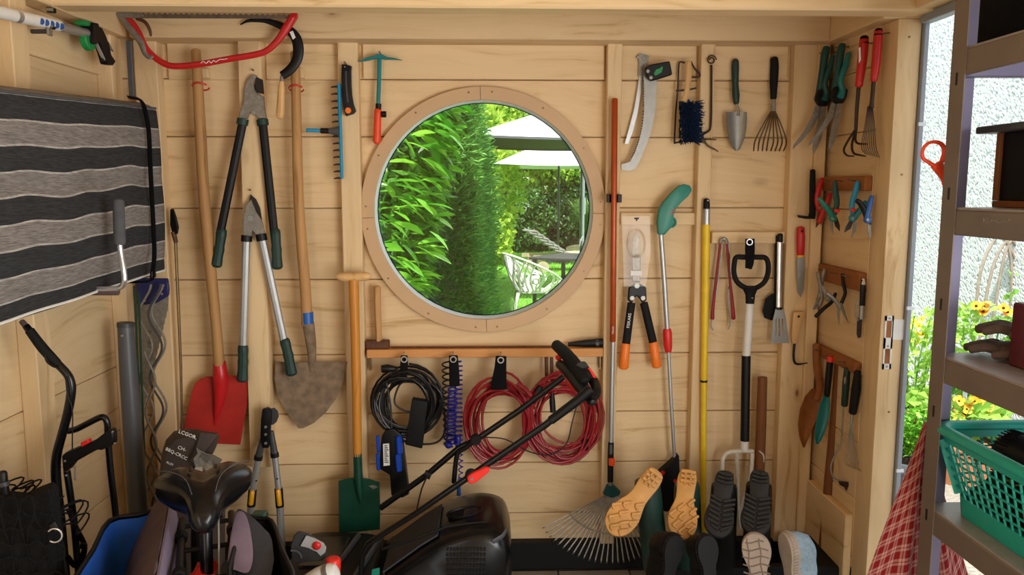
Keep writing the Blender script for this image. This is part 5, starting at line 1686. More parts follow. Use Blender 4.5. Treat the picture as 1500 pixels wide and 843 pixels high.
def boot(label, group, heel, toe, y0, y1, wpx, sole, upper, lug, shaft_to, flip=1):
    T = Thing('rubber_boot', label, 'boot', group)
    f = sole_frame(heel, toe, y0, y1, wpx, FOOT)
    H_, ax, sd, nrm, L = f
    w = wpx * m((y0 + y1) / 2)
    so = [foot_outline(f, w, L, flip, 1.0, .0), foot_outline(f, w, L, flip, 1.0, -.022)]
    rings = [foot_outline(f, w, L, flip, .96, .004)] + so
    T.part('sole', MB().loft(rings), M[sole], bevel=.002, ang=50)
    # upper: from welt inwards to instep, then the shaft hanging to the ground
    lv = [foot_outline(f, w, L, flip, .95, -.022)]
    for d, kk, sh in ((-.05, .93, 0), (-.075, .82, -.02), (-.095, .6, -.05)):
        lv.append([p - ax * 0 + ax * (sh * L) for p in foot_outline(f, w, L, flip, kk, d)])
    T.part('upper', MB().loft(lv), M[upper], ang=60)
    an = H_ + ax * (L * .22) - nrm * .055
    S = shaft_to
    mid = an.lerp(S, .4) + V(0, .0, -.01)
    T.part('shaft', MB().tube(smoothline([an + (an - mid) * .12, an, mid, S], 5), [.042, .046, .05, .05, .052], 18, up=nrm), M[upper], ang=60)
    # tread
    tm = MB(); hd = .009
    def blk(t0, s0, t1, s1, wd):
        a = H_ + ax * (L * t0) + sd * (w * s0) + nrm * hd; b = H_ + ax * (L * t1) + sd * (w * s1) + nrm * hd
        d = b - a
        tm.obox((a + b) / 2, d * .5, d.normalized().cross(nrm) * (wd * w * .8), nrm * .0065)
    if lug == 'tan':
        for t in (.05, .12, .19): blk(t, -.24, t, .24, .06)
        blk(.05, -.10, .24, -.08, .04); blk(.05, .09, .24, .08, .04)
        for t, s in ((.48, -.2), (.56, .12), (.60, -.28), (.68, .05), (.70, -.36), (.78, -.15), (.80, .22), (.88, .02), (.66, .36), (.86, -.28)):
            blk(t - .045, s - .09, t + .045, s + .11, .05); blk(t + .045, s + .11, t + .075, s - .03, .035)
    else:
        for t in (.06, .12, .18): blk(t, -.25, t + .02, .0, .05); blk(t + .02, .0, t, .25, .05)
        for t in (.45, .52, .59, .66, .73, .80, .87):
            s = .40 if t < .85 else .28
            blk(t - .03, -s, t + .035, -.03, .05); blk(t + .035, .03, t - .03, s, .05)
    T.part('tread', tm, M[sole], bevel=.0015, stuff=True)
    T.done()
BZ = .10
boot('green rubber boot with a tan sole, tilted over to the left onto the leaf rake', None, (964, 690), (894, 782), -.40, -.46, 50, 'sole_tan', 'boot_green', 'tan', V(P(975, 700, -.33).x - .03, -.36, .16), -1)
boot('dark rubber boot with a tan sole, standing upright beside the yellow pole', None, (1009, 688), (999, 790), -.36, -.50, 47, 'sole_tan', 'boot_green', 'tan', V(P(1008, 700, -.33).x + .015, -.33, .16), 1)
boot('black rubber boot with a black lugged sole, left one of the black pair', None, (1064, 690), (1052, 788), -.36, -.50, 47, 'sole_black', 'boot_black', 'v', V(P(1062, 700, -.33).x, -.33, .16), 1)
boot('black rubber boot with a black lugged sole, right one of the black pair', None, (1114, 689), (1105, 785), -.36, -.50, 48, 'sole_black', 'boot_black', 'v', V(P(1112, 700, -.33).x, -.33, .16), -1)

def clog(label, heel, toe, y0, y1, wpx, sole, upper, turn, pattern=None):
    T = Thing('clog', label, 'shoe')
    f = sole_frame(heel, toe, y0, y1, wpx, FOOT)
    H_, ax, sd, nrm, L = f
    R3 = Matrix.Rotation(turn, 3, ax)
    sd = R3 @ sd; nrm = R3 @ nrm; f = (H_, ax, sd, nrm, L)
    w = wpx * m((y0 + y1) / 2)
    T.part('sole', MB().loft([foot_outline(f, w, L, 1, .96, .006), foot_outline(f, w, L, 1, 1, 0), foot_outline(f, w, L, 1, 1.0, -.024), foot_outline(f, w, L, 1, .97, -.028)]), M[sole], ang=50)
    lv = [foot_outline(f, w, L, 1, .97, -.028)]
    for d, kk, sh in ((-.05, .95, .0), (-.085, .78, .02), (-.10, .5, .05)):
        lv.append([p + ax * (sh * L) for p in foot_outline(f, w, L, 1, kk, d)])
    T.part('upper', MB().loft(lv), M[upper], ang=60)
    tm = MB()
    if pattern == 'waves':
        for i in range(8):
            t0 = .06 + i * .115
            pts = [H_ + ax * (L * (t0 + .018 * math.sin(s * 9))) + sd * (w * s) + nrm * .006 for s in [(-.42 + .84 * k / 12) * (1 if .15 < t0 < .85 else .7) for k in range(13)]]
            tm.tube(pts, .0028, 6)
        for s in (-.22, .16):
            pts = [H_ + ax * (L * t) + sd * (w * (s + .02 * math.sin(t * 20))) + nrm * .006 for t in [.08 + .84 * k / 16 for k in range(17)]]
            tm.tube(pts, .0024, 6)
        T.part('groove_lines', tm, M['sole_groove'], stuff=True)
    else:
        o = foot_outline(f, w, L, 1, 1.0, -.010)
        for a, b in zip(o[::1], o[1:]):
            d = (b - a); tm.obox((a + b) / 2, d * .28, d.normalized().cross(nrm) * .003, nrm * .008)
        T.part('welt_notches', tm, M[sole], stuff=True)
    T.done()
clog('black rubber clog on end, left one of the black pair at the bottom edge', (972, 872), (990, 783), -.66, -.62, 42, 'boot_black', 'boot_black', .75)
clog('black rubber clog on end, right one of the black pair at the bottom edge', (1040, 872), (1033, 784), -.66, -.62, 40, 'boot_black', 'boot_black', .55)
clog('shoe with a beige wave-patterned sole facing the camera, at the bottom edge', (1112, 880), (1104, 781), -.68, -.62, 47, 'sole_beige', 'felt_blue', .0, 'waves')
clog('light blue felt shoe with a beige sole seen from the side, bottom edge right', (1160, 878), (1148, 780), -.66, -.62, 40, 'sole_beige', 'felt_blue', -1.05)
T = Thing('boot_stand', 'low black stand under the upturned boots and shoes', 'stand')
xa, xb = P(960, 800, -.4).x, P(1160, 800, -.4).x
for yv_ in (-.33, -.62):
    mb = MB(); mb.box(xa, xb, yv_ - .02, yv_ + .02, .11, .15); T.part('rail', mb, M['plinth_black'], bevel=.003)
for x_ in (xa + .02, xb - .02):
    mb = MB(); mb.box(x_ - .015, x_ + .015, -.64, -.31, .0, .11); T.part('side_frame', mb, M['plinth_black'], bevel=.003)
mb = MB(); mb.box(xa, xb, -.62, -.33, .02, .04); T.part('lower_shelf', mb, M['plinth_black'], bevel=.003)
T.done()
solo('dark_box', MB().box(P(1166, 800, -.3).x, P(1225, 800, -.3).x, -.40, -.12, .0, P(1190, 797, -.2).z), M['plinth_black'], 'low black box in the right corner behind the blue felt shoe', 'box', bevel=.006)
# ================================================================ tools on the right half of the back wall
# fan rake
yr = -.095
T = Thing('leaf_rake', 'fan leaf rake with a long orange-brown and silver pole, standing right of the window', 'rake')
T.part('pole', MB().pt([(900.5, 146), (899, 330), (897.5, 500)], 9, yr, 12, rnd=True), M['copper_pole'], label='orange-brown upper pole')
T.part('lower_pole', MB().pt([(897.5, 499), (896, 580), (895, 655)], 7.4, yr, 12), M['alu'])
q = P(898, 484, yr - .0125)
T.part('lettering', MB().text('FISKARS', .0085, q, V(0.03, 0, 1), V(-1, 0, 0), .0003), M['label'])
T.part('connector', MB().pt([(895, 648), (894.5, 668), (894, 706)], [9, 9.5, 9], yr, 12), M['black'])
T.part('connector_tag', MB().prism([P(a, b, yr - .015) for a, b in ((893, 652), (897, 652), (897, 666), (893, 666))], (0, .002, 0)), M['foam_grey'])
T.part('orange_slide', MB().pt([(896, 671), (896, 682)], 10, yr - .006, 10), M['orange_red'], bevel=.002)
T.part('ferrule', MB().pt([(894, 704), (894, 711)], 8, yr, 12), M['steel'])
T.part('head', MB().pp([(889, 710), (898, 710), (909, 720), (907, 725), (896, 729), (883, 724), (886, 716)], yr, .02), M['teal_dark'], bevel=.003)
clip = MB(); clip.pp([(889, 285), (892, 284), (892, 297), (889, 297)], yr, .03); clip.pp([(904, 286), (909, 285), (910, 296), (904, 297)], yr, .03)
clip.box(P(889, 290, -.06).x, P(910, 290, -.06).x, -.075, -.055, P(900, 297, yr).z, P(900, 285, yr).z)
T2 = solo('pole_clip', clip, M['black'], 'black clip holding the leaf rake pole beside the window', 'clip', bevel=.001)
N_ = 23
for i in range(N_):
    t = i / (N_ - 1)
    ang = math.radians(-58 + 93 * t)                 # fan
    ex = 895 + 118 * math.sin(ang) * (1.0 if ang < 0 else .95); ey = 716 + 110 * math.cos(ang) + 0
    sx, sy = 886 + 20 * t, 727
    mx_, my_ = sx + (ex - sx) * .62, sy + (ey - sy) * .62
    T.part('tine', MB().pt([(sx, sy, yr), (mx_, my_, yr - .045), (ex - (ex - sx) * .03, ey - (ey - sy) * .03, yr - .06), (ex, ey, yr - .03)], [2.0, 2.4, 2.4, 2.0], yr, 5, asp=.5), M['steel_dull'])
band = []
for i in range(24):
    t = i / 23; ang = math.radians(-58 + 93 * t); sx, sy = 886 + 20 * t, 727
    ex = 895 + 118 * math.sin(ang) * (1.0 if ang < 0 else .95); ey = 716 + 110 * math.cos(ang)
    band.append(P(sx + (ex - sx) * .56, sy + (ey - sy) * .56, yr - .046))
T.part('cross_band', MB().tube(smoothline(band, 2), .0035, 6), M['steel_dull'])
T.done()

# pruning saw with plate
yq = -.04
T = Thing('pruning_saw', 'curved pruning saw blade with a black and green socket, right above the window', 'saw')
T.part('blade', MB().pp([(943, 108), (952, 106), (962, 118), (961, 140), (960, 160), (957, 178), (953, 195), (948, 209), (942, 224), (936, 238), (930, 248), (922, 250), (911, 249), (910, 241), (917, 239), (923, 237), (930, 224), (935, 210), (939, 195), (942, 180), (943.5, 160), (943.5, 133)], yq - .012, .0022), M['steel'])
te = []
for i in range(30):
    t = i / 29; a = smoothline([V(943.6, 118, 0), V(943.6, 150, 0), V(941, 185, 0), V(934, 212, 0), V(924, 236, 0)], 8)
    k = a[min(len(a) - 1, int(t * (len(a) - 1)))]
    te.append((k.x, k.y))
sawt = MB()
for x_, y__ in te: sawt.pp([(x_ + .5, y__ - 1.6), (x_ - 2.4, y__), (x_ + .5, y__ + 1.6)], yq - .012, .002)
T.part('teeth', sawt, M['blade_dark'], stuff=True)
sb = T.part('socket', MB().pp([(944, 100), (950, 96), (980, 90), (984, 110), (962, 117), (953, 119), (946, 112)], yq - .028, .03), M['black'], bevel=.004)
T.part('green_emblem', MB().pp([(958, 108), (961, 102), (967, 100), (970, 97), (971, 99), (969, 106), (964, 109), (960, 111)], yq - .0435, .001), M['green_bright'], parent=sb)
for p in ((949, 104.5), (953.5, 114)): bolt(T, p[0], p[1], yq - .044, 2.6)
T.part('hook_plate', MB().pp([(935, 80), (938, 78), (951, 82), (949, 90), (946, 100), (942, 110), (935, 112), (936, 95)], yq + .012, .003), M['steel_dull'])
for p in ((935, 84), (943, 86)): bolt(T, p[0], p[1], yq + .009, 2.4)
T.part('rear_blade', MB().pp([(937, 108), (942, 108), (940, 130), (934, 165), (927, 193), (920, 211), (915, 211), (921, 190), (929, 160), (934, 130)], yq + .018, .002), M['alu'])
T.done()

# hand brush and wire holder
yb2 = -.07
T = Thing('hand_brush', 'small hand brush with a wooden handle and dark blue bristles, hanging in a wire holder', 'brush')
T.part('handle', MB().pt([(1009, 91), (1009, 105), (1008, 122), (1005, 138), (1002, 150)], [7.5, 9, 8, 7.5, 9], yb2, 10, k=4, rnd=True, asp=.7), M['beech'])
T.part('block', MB().pt([(1002, 147), (1008, 178), (1011, 208)], [16, 22, 20], yb2 + .008, 12, asp=.5), M['bristle'])
br = MB(); r4 = random.Random(9)
for i in range(700):
    px, py = r4.uniform(997, 1021), r4.uniform(149, 208)
    a = P(px, py, yb2 - .004); e = V(r4.uniform(-.012, .012), -.028 - r4.uniform(0, .012), r4.uniform(-.018, .006))
    if px > 1014: e.x += .012
    br.tube([a, a + e], [.0022, .0012], 4, caps=False)
T.part('bristles', br, M['bristle'], stuff=True)
br = MB()
for i in range(160):
    px, py = r4.choice((r4.uniform(995, 998), r4.uniform(1018, 1022))), r4.uniform(150, 208)
    a = P(px, py, yb2); e = V(.016 if px > 1010 else -.006, -.02, r4.uniform(-.02, .004)); br.tube([a, a + e], [.0022, .001], 4, caps=False)
T.part('outer_bristles', br, M['bristle_black'], stuff=True)
T.done()
T = Thing('wire_holder', 'dark bent wire holder behind the blue-bristled hand brush', 'holder')
T.part('wire', MB().pt([(1003, 92), (996, 91), (994, 100), (993, 130), (990, 165), (988, 207), (990, 209), (997, 208)], 2.6, -.035, 6, k=3), M['wire_dark'])
T.part('wire', MB().pt([(1012, 90), (1018, 101), (1025, 108), (1024, 113), (1013, 113)], 2.8, -.05, 6, k=2), M['wire_dark'])
T.part('wire', MB().pt([(990, 133), (1005, 132), (1020, 129)], 2.6, -.045, 6, k=2), M['wire_dark'])
T.done()

# twisted wire hook tool
T = Thing('wire_hook_tool', 'thin bronze wire tool with a spiral ring end and two bent prongs, on the batten', 'hook tool')
c = P(1042, 88, -.066)
T.part('ring', MB().tube([c + V((.019 - .0006 * k) * math.cos(k * .45), -.003 * math.sin(k * .2), (.019 - .0006 * k) * math.sin(k * .45)) for k in range(22)], .0027, 7), M['wire_dark'])
T.part('shaft', MB().pt([(1042, 95), (1042, 150), (1041, 184), (1038, 192), (1030, 197), (1029, 202), (1034, 205)], 3.2, -.066, 8, k=3), M['wire_dark'])
T.part('prong', MB().pt([(1030, 203), (1036, 213), (1045, 218), (1052, 222)], [3.4, 3.4, 3, 2], -.07, 7, k=2), M['brass_wire'])
T.part('prong', MB().pt([(1034, 204), (1042, 204), (1049, 205)], [3.2, 3, 2], -.08, 7), M['brass_wire'])
T.done()

# trowel
T = Thing('trowel', 'steel garden trowel with a dark green handle, hanging right of the wire hook', 'trowel')
yt2 = -.035
T.part('handle', MB().pt([(1077, 90), (1077, 100), (1077, 125), (1078, 140), (1078.5, 151)], [10, 11, 9.5, 11, 8], yt2, 12, k=3, rnd=True), M['green_grip'])
T.part('cap', MB().pt([(1077, 88), (1077, 93)], [8, 10.5], yt2, 12, rnd=True), M['brown_cloth'])
T.part('neck', MB().pt([(1078.5, 151), (1080, 156), (1082, 162), (1081, 170)], [4.5, 4, 4, 6], yt2, 8, k=3), M['steel_dull'])
rg = []
for v, w in ((164, 15), (175, 15), (190, 14), (203, 11.5), (212, 8), (218, 5), (221, 1.5)):
    cx_ = 1079 - (v - 164) * 0.0
    rg.append([P(cx_ + w * s, v, yt2 + .0 - .018 * (s * s) * (w / 15)) for s in (-1, -.66, -.33, 0, .33, .66, 1)])
T.part('blade', MB().sheet(rg, .0025), M['steel'], ang=60)
T.done()
# fan hand rake
T = Thing('hand_rake', 'small fan-shaped hand rake with black grip and bare wire tines, right of the trowel', 'rake')
T.part('grip', MB().pt([(1134, 86), (1134.5, 98), (1133.5, 120), (1133, 144)], [11, 12.5, 12, 9], -.035, 12, k=4, rnd=True), M['black_rough'])
T.part('ferrule', MB().pt([(1133, 143), (1132.5, 163)], [6, 8], -.035, 10), M['steel_dull'])
for i in range(8):
    t = i / 7; e = 1107 + 44 * t
    T.part('tine', MB().pt([(1130 + 5 * t, 162, -.035), (1130 + 5 * t + (e - 1132) * .55, 186, -.05), (e + (1 if t > .5 else -1), 207, -.055), (e - 3, 221, -.09)], [2.0, 2.2, 2.4, 2.2], -.035, 6, k=3), M['brass_wire'])
T.done()

# hedge shears in their card
ysh = -.065
T = Thing('hedge_shears', 'black hedge shears with orange grips, blades up in clear packaging, hung below the saw', 'shears')
T.part('blade', MB().pp([(932, 337), (936, 346), (938, 358), (938, 378), (937, 412), (927, 412), (926, 380), (926, 360), (928, 347)], ysh, .005), M['steel_dull'], bevel=.001)
T.part('lower_blade', MB().pp([(926, 376), (938.5, 376), (937.5, 414), (926.5, 414)], ysh + .004, .005), M['dark_grey'])
T.part('pivot_yoke', MB().pp([(921, 421), (930, 416), (938, 416), (946, 421), (947, 440), (941, 445), (934, 434), (931, 434), (925, 445), (919, 440)], ysh, .018), M['black'], bevel=.004)
for p, r_ in (((933, 419), 4), ((926, 437), 3.6), ((942, 437), 3.6)): bolt(T, p[0], p[1], ysh - .012, r_)
for pts, gp in (([(925, 444), (917, 505)], [(917, 504), (915, 522), (913.5, 538)]), ([(943, 444), (957, 503)], [(957, 502), (959.5, 520), (962, 536)])):
    h = T.part('handle', MB().pt(pts, [12, 12.5], ysh, 12, asp=.8), M['black_rough'])
    T.part('grip', MB().pt(gp, [13, 14.5, 15.5], ysh, 12, asp=.85, rnd=True), M['orange'], label='orange grip')
    if pts[1][0] == 917:
        d = P(925, 444, ysh) - P(917, 505, ysh)
        T.part('lettering', MB().text('FISKARS', .017, P(921.5, 470, ysh - .0165), d, V(-1, 0, 0), .0003), M['label'], parent=h)
T.done()
T = Thing('packaging_card', 'clear plastic packaging card over the hedge shear blades', 'packaging')
T.part('card', MB().pp([(911, 317), (952, 317), (953, 372), (946, 420), (914, 420)], -.085, .0012), M['plastic_clear'])
T.part('band', MB().pp([(924, 397), (940, 397), (940, 404), (924, 404)], -.088, .001), M['label'], label='pale paper band')
rg = [[P(932 + w * math.cos(2 * PI * k / 20), 357 + h * math.sin(2 * PI * k / 20), y) for k in range(20)] for w, h, y in ((14, 22, -.086), (12, 19, -.105), (8, 13, -.112))]
T.part('blister', MB().loft(rg), M['plastic_clear'])
T.part('hang_hole', MB().pp([(929, 319), (936, 319), (936, 321), (933.5, 322), (933.5, 324), (931.5, 324), (931.5, 322), (929, 321)], -.0862, .0008), M['black'])
T.done()

# battery grass trimmer on a pole
yv = -.07
T = Thing('grass_trimmer', 'long silver-poled tool with a teal pistol grip and red collar, right of the hedge shears', 'trimmer')
T.part('grip_body', MB().pp([(994, 272), (1002, 270), (1010, 272), (1013, 279), (1007, 288), (998, 296), (990, 305), (986, 315), (986, 330), (978, 338), (973, 344), (963, 344), (962, 325), (964, 308), (970, 297), (982, 283)], yv, .036), M['teal_green'], bevel=.008, seg=2)
c = P(983.5, 326, yv); R = 6 * m(yv)
T.part('ring_guard', MB().tube([c + V(R * math.cos(2 * PI * k / 20), 0, R * 1.05 * math.sin(2 * PI * k / 20)) for k in range(20)], .0052, 8, closed=True), M['teal_green'])
T.part('trigger', MB().pt([(977, 310), (983, 314), (987, 306), (988, 302)], [4, 5, 5, 3], yv - .012, 8, k=3), M['red_plastic'])
T.part('pole', MB().pt([(968, 342), (973, 410), (977.5, 485)], 7.6, yv, 12), M['alu'])
T.part('collar', MB().pt([(977, 482), (977.5, 488), (978.5, 508), (979, 516)], [11, 14, 13, 9.5], yv, 12, k=2), M['red_plastic'])
T.part('lower_pole', MB().pt([(979, 514), (983, 590), (988, 670)], 5.8, yv, 12), M['alu'])
T.part('head', MB().pp([(993, 664), (994, 690), (994.5, 730), (988, 745), (972, 748), (962, 730), (960, 700), (966, 690), (984, 674)], yv, .05), M['black_rough'], bevel=.006)
for px, py in ((971, 693), (989, 705)):
    T.part('red_dot', MB().disc(P(px, py, yv - .026), .008, (0, 1, 0), .006, 12), M['red_plastic'])
T.done()

# yellow pole
yy = -.075
T = Thing('telescopic_pole', 'long yellow telescopic pole with a black tip, standing against the batten', 'pole')
T.part('tip', MB().pt([(1035, 293), (1035, 307)], [9, 10.5], yy, 12, rnd=True), M['black'])
T.part('inner_tube', MB().pt([(1035, 306), (1034.5, 331)], 10.5, yy, 14), M['alu'])
T.part('yellow_tube', MB().pt([(1034.5, 329), (1033, 440), (1031, 562)], [11.5, 11, 10], yy, 14), M['yellow'])
T.part('joint_ring', MB().pt([(1031, 557), (1031, 560)], 11, yy, 14), M['black'])
T.part('lower_tube', MB().pt([(1031, 562), (1030.5, 650), (1030, 790)], [9.5, 9, 8.5], yy, 14), M['yellow'])
bolt(T, 1037, 294, yy - .015, 1.3)
T.done()

# red tongs
yg2 = -.045
T = Thing('tongs', 'slim steel tongs with dark red grips, hanging open on the short rail', 'tongs')
T.part('hinge', MB().pt([(1055, 357), (1057, 351), (1060, 350), (1063, 351), (1065, 357)], 5, yg2, 8, k=3), M['steel'])
bolt(T, 1060.5, 350, yg2 - .009, 1.8)
for pts, tip in (([(1055, 356), (1050, 400), (1044.5, 450), (1043.5, 467)], [(1043, 466), (1042, 477), (1044.5, 484)]), ([(1064.5, 356), (1068, 400), (1073, 445), (1074.5, 467)], [(1066, 430), (1070, 470), (1067, 483)])):
    T.part('grip', MB().pt(pts, [3.4, 3.6, 5, 6.5], yg2, 8, k=3, rnd=True), M['red_cable'])
    T.part('arm', MB().pt([(pts[0][0] + 3, 356), (pts[1][0] + 2, 410)] + tip, [2, 2, 2.5, 2.2], yg2 + .012, 6, k=3), M['steel'])
T.done()

# digging fork with D grip
yf2 = -.10
T = Thing('garden_fork', 'white garden fork with a black D-grip, held upright by a black strap', 'fork')
ring = [(1076, 384), (1079, 377), (1090, 377), (1110, 377), (1121, 378), (1125, 386), (1125, 400), (1120, 413), (1110, 421), (1099, 424), (1088, 420), (1079, 412), (1075, 399)]
T.part('d_grip', MB().tube(smoothline([P(a, b, yf2) for a, b in ring], 3, True), .0105, 10, closed=True), M['black_rough'])
T.part('grip_neck', MB().pt([(1099, 420), (1099, 432), (1098.5, 446)], [26, 15, 13], yf2, 12, k=3, asp=.8), M['black_rough'])
bolt(T, 1102, 437, yf2 - .02, 1.2)
T.part('shaft', MB().pt([(1098, 445), (1095.5, 485), (1093, 522)], 12.5, yf2, 14), M['white'])
T.part('sleeve', MB().pt([(1093, 521), (1092, 580), (1091, 646)], 13.5, yf2, 14), M['black'])
T.part('ferrule', MB().pt([(1090.5, 645), (1090, 661)], 12, yf2, 14), M['white'])
T.part('crossbar', MB().pt([(1058, 690), (1058.5, 674), (1064, 665), (1075, 662), (1103, 661)], [6.5, 6.5, 6.5, 7, 6], yf2, 10, k=3, rnd=True), M['white_worn'])
T.part('tine', MB().pt([(1058, 688), (1057.5, 720), (1058, 770)], [6.5, 6, 4], yf2, 8), M['white_worn'])
T.part('tine', MB().pt([(1079, 664), (1080, 700), (1083, 770)], [6.5, 6, 4], yf2, 8), M['white_worn'])
T.part('tine', MB().pt([(1102, 663), (1100, 690), (1095, 715), (1086, 740), (1084, 775)], [6.5, 6.5, 6, 5, 3], yf2, 8, k=3), M['white_worn'])
T.done()
strap('black strap with an eyelet looped through the D-grip of the garden fork', [(1098.5, 350), (1098.5, 365), (1098, 385), (1096, 394)], [14, 15, 13, 10], -.118, (1098, 355))

# spatulas
ysp = -.055
T = Thing('grill_spatula', 'silver grill spatula with three slots, hanging in front of the black one', 'spatula')
T.part('handle', MB().pt([(1142.5, 353), (1141, 451)], 8.5, ysp, 10, asp=.7), M['steel_bright'])
T.part('end_cap', MB().pt([(1143, 344), (1142.5, 354)], [8, 9], ysp, 10, rnd=True, asp=.8), M['black'])
T.part('collar', MB().pt([(1141, 449), (1141, 454)], [8, 10], ysp, 10, asp=.7), M['black'])
def qd(a, b, c, d): return [P(*p, ysp - .004) for p in (a, b, c, d)]
bl = MB()
for poly in (((1136, 453), (1148, 453), (1151, 467), (1132.5, 467)), ((1132.5, 467), (1136, 467), (1135, 492), (1130, 492)), ((1137.5, 467), (1140.5, 467), (1140.5, 492), (1136.8, 492)), ((1142, 467), (1145, 467), (1146.5, 492), (1142.3, 492)), ((1146.8, 467), (1151, 467), (1154.5, 492), (1148.4, 492)), ((1130, 492), (1154.5, 492), (1156, 503), (1128.5, 503))):
    bl.prism(qd(*poly), (0, .002, 0))
T.part('blade', bl, M['steel'])
T.done()
T = Thing('spatula', 'black kitchen spatula hanging behind the silver grill spatula', 'spatula')
T.part('handle', MB().pt([(1139, 346), (1137, 400), (1135.5, 436)], [9, 6, 4.5], -.025, 10, rnd=True, asp=.7), M['black'])
T.part('blade', MB().pp([(1130, 431), (1138, 429), (1141, 440), (1138, 465), (1130, 470), (1120, 466), (1117, 456), (1121, 438)], -.026, .004), M['black_rough'], bevel=.001)
T.done()

# brown stick
T = Thing('wooden_stick', 'thick brown wooden stick standing right of the garden fork', 'stick')
T.part('stick', MB().pt([(1117, 553), (1115, 620), (1112, 700), (1110, 790)], [14, 15.5, 16, 17], -.075, 12), M['brown_stick'], ang=60)
T.part('bark_splinter', MB().pt([(1112, 661), (1118, 667), (1119, 678)], [1.5, 3, 1.5], -.10, 6, k=3), M['white_worn'], label='pale frayed fibre')
T.done()

# ---- corner studs: hung on y planes that recede along the right wall
T = Thing('dark_sickle_hook', 'black L-shaped weeding tool hanging in the right corner, level with the pruners', 'weeder')
T.part('handle', MB().pt([(1190.5, 250), (1190, 280), (1190, 305), (1190, 316)], [8, 9, 9.5, 9], -.10, 10, rnd=True), M['black_rough'])
T.part('blade', MB().pp([(1168, 315), (1184, 317), (1186, 309), (1194, 306), (1194, 321), (1180, 321), (1169, 319)], -.10, .006), M['black'], bevel=.001)
T.done()
T = Thing('planting_knife', 'steel planting knife with a red handle and yellow band, on the right corner post', 'knife')
T.part('handle', MB().pt([(1173, 335), (1173, 350), (1172.5, 374)], [12, 13.5, 11.5], -.075, 12, rnd=True, asp=.7), M['red_paint'])
T.part('band', MB().pt([(1172.5, 373), (1172.5, 377)], 11.5, -.075, 12, asp=.7), M['yellow_warm'])
T.part('blade', MB().pp([(1167, 377), (1178.5, 377), (1179, 400), (1177, 425), (1173, 436), (1169, 428), (1167, 405)], -.075, .004), M['steel'], bevel=.001)
bolt(T, 1175, 339, -.088, 1.8, 'black')
T.done()
T = Thing('weed_hook', 'wooden-handled weed hook with a black bent iron, below the red-handled knife', 'hook tool')
T.part('handle', MB().pp([(1161, 457), (1177, 456), (1178, 463), (1172, 476), (1170, 490), (1168, 503), (1160, 504), (1158.5, 490), (1160, 470)], -.075, .018), M['beech'], bevel=.006, seg=2)
bolt(T, 1170, 464, -.0855, 1.8, 'black', name='hang_hole')
T.part('iron', MB().pt([(1164, 503), (1162.5, 520), (1164, 531), (1170, 534), (1183, 532)], [4, 3.6, 3.4, 3, 1.5], -.075, 8, k=3), M['black'])
T.done()
# ================================================================ metal shelf rack in front of the door opening
XK = 1.15
YK = PX(1384, 240, XK).y                        # far end of the rack
YN = YK - 1.05
XQ = XK + .42
def zrow(px, py): return PX(px, py, XK).z
T = Thing('shelf_rack', 'brown-grey metal shelf rack standing in front of the open doorway at right', 'rack')
FLG = .060
def post(x, y, sx, sy):
    mb = MB(); mb.box(min(x, x + sx * FLG), max(x, x + sx * FLG), y - .0012, y + .0012, .0, 2.28); T.part('post_flange', mb, M['rack_skylit'])
    mb = MB(); mb.box(x - .0012, x + .0012, min(y, y + sy * FLG), max(y, y + sy * FLG), .0, 2.28); o = T.part('post', mb, M['rack_brown'])
    for k in range(8):
        z = .16 + k * .28
        mb = MB(); mb.box(x - .002 if sx > 0 else x - .0004, x + .0004 if sx > 0 else x + .002, y + sy * .024, y + sy * .032, z, z + .03); T.part('slot', mb, M['black'], parent=o)
M['rack_skylit'] = simple('rack_skylit_face', '#77718c', .45, metal=.2, var=.05, scale=10)  # bluish sky light on the end faces put into the colour
post(XK, YK, 1, -1); post(XK, YN, 1, 1); post(XQ, YK, -1, -1); post(XQ, YN, -1, 1)
rows = [(zrow(1420, 70), zrow(1418, 105)), (zrow(1404, 308), zrow(1402, 344)), (zrow(1389, 529), zrow(1387, 572)), (zrow(1375, 757), zrow(1373, 800))]
RZ = []
for zt, zb in rows:
    hgt = .062; zb = zt - hgt
    RZ.append(zt)
    mb = MB(); mb.box(XK + .0015, XK + .014, YN + .002, YK - .0015, zb, zt); T.part('beam', mb, M['rack_brown'], bevel=.003)
    mb = MB(); mb.box(XQ - .014, XQ - .0015, YN + .002, YK - .0015, zb, zt); T.part('beam', mb, M['rack_brown'], bevel=.003)
    for yy in (YK - .0145, YN + .0145):
        mb = MB(); mb.box(XK + .0145, XQ - .0145, yy - .0125, yy + .0125, zb, zt); T.part('cross_beam', mb, M['rack_skylit'], bevel=.003)
    mb = MB(); mb.box(XK + .004, XQ - .004, YN + .004, YK - .004, zt, zt + .006); T.part('shelf_board', mb, M['rack_board'], bevel=.001)
q = PX(1460, 326, XK - .0)
sc_ = [PX(a, b, XK + .0012) for a, b in ((1441, 319), (1441, 326), (1444, 320), (1448, 321), (1444, 326), (1449, 326), (1452, 322), (1453, 325), (1455, 322), (1457, 324), (1460, 323), (1462, 327), (1468, 325), (1478, 325), (1478, 321))]
T.part('chalk_mark', MB().tube(smoothline(sc_, 3), .0009, 4), M['rack_board'], label='faint pale scribble on the second beam')
T.done()
# things on the shelves
def at_shelf(px, py, x): return PX(px, py, x)
# top: black bag
c = V(XK + .25, PX(1490, 40, XK + .25).y - .085, RZ[0] + .006)
rg = []
for k, (z, f) in enumerate(((.0, .9), (.03, 1.0), (.12, 1.03), (.22, .96), (.30, .8), (.36, .5))):
    rg.append([c + V((.14 + .008 * math.sin(a * 5 + k)) * f * math.cos(a), (.17 + .01 * math.sin(a * 4 + 2 * k)) * f * math.sin(a), z) for a in [2 * PI * i / 22 for i in range(22)]])
solo('black_bag', MB().loft(rg), M['black_cloth'], 'black bulky bag on the top shelf of the metal rack', 'bag', ang=40)
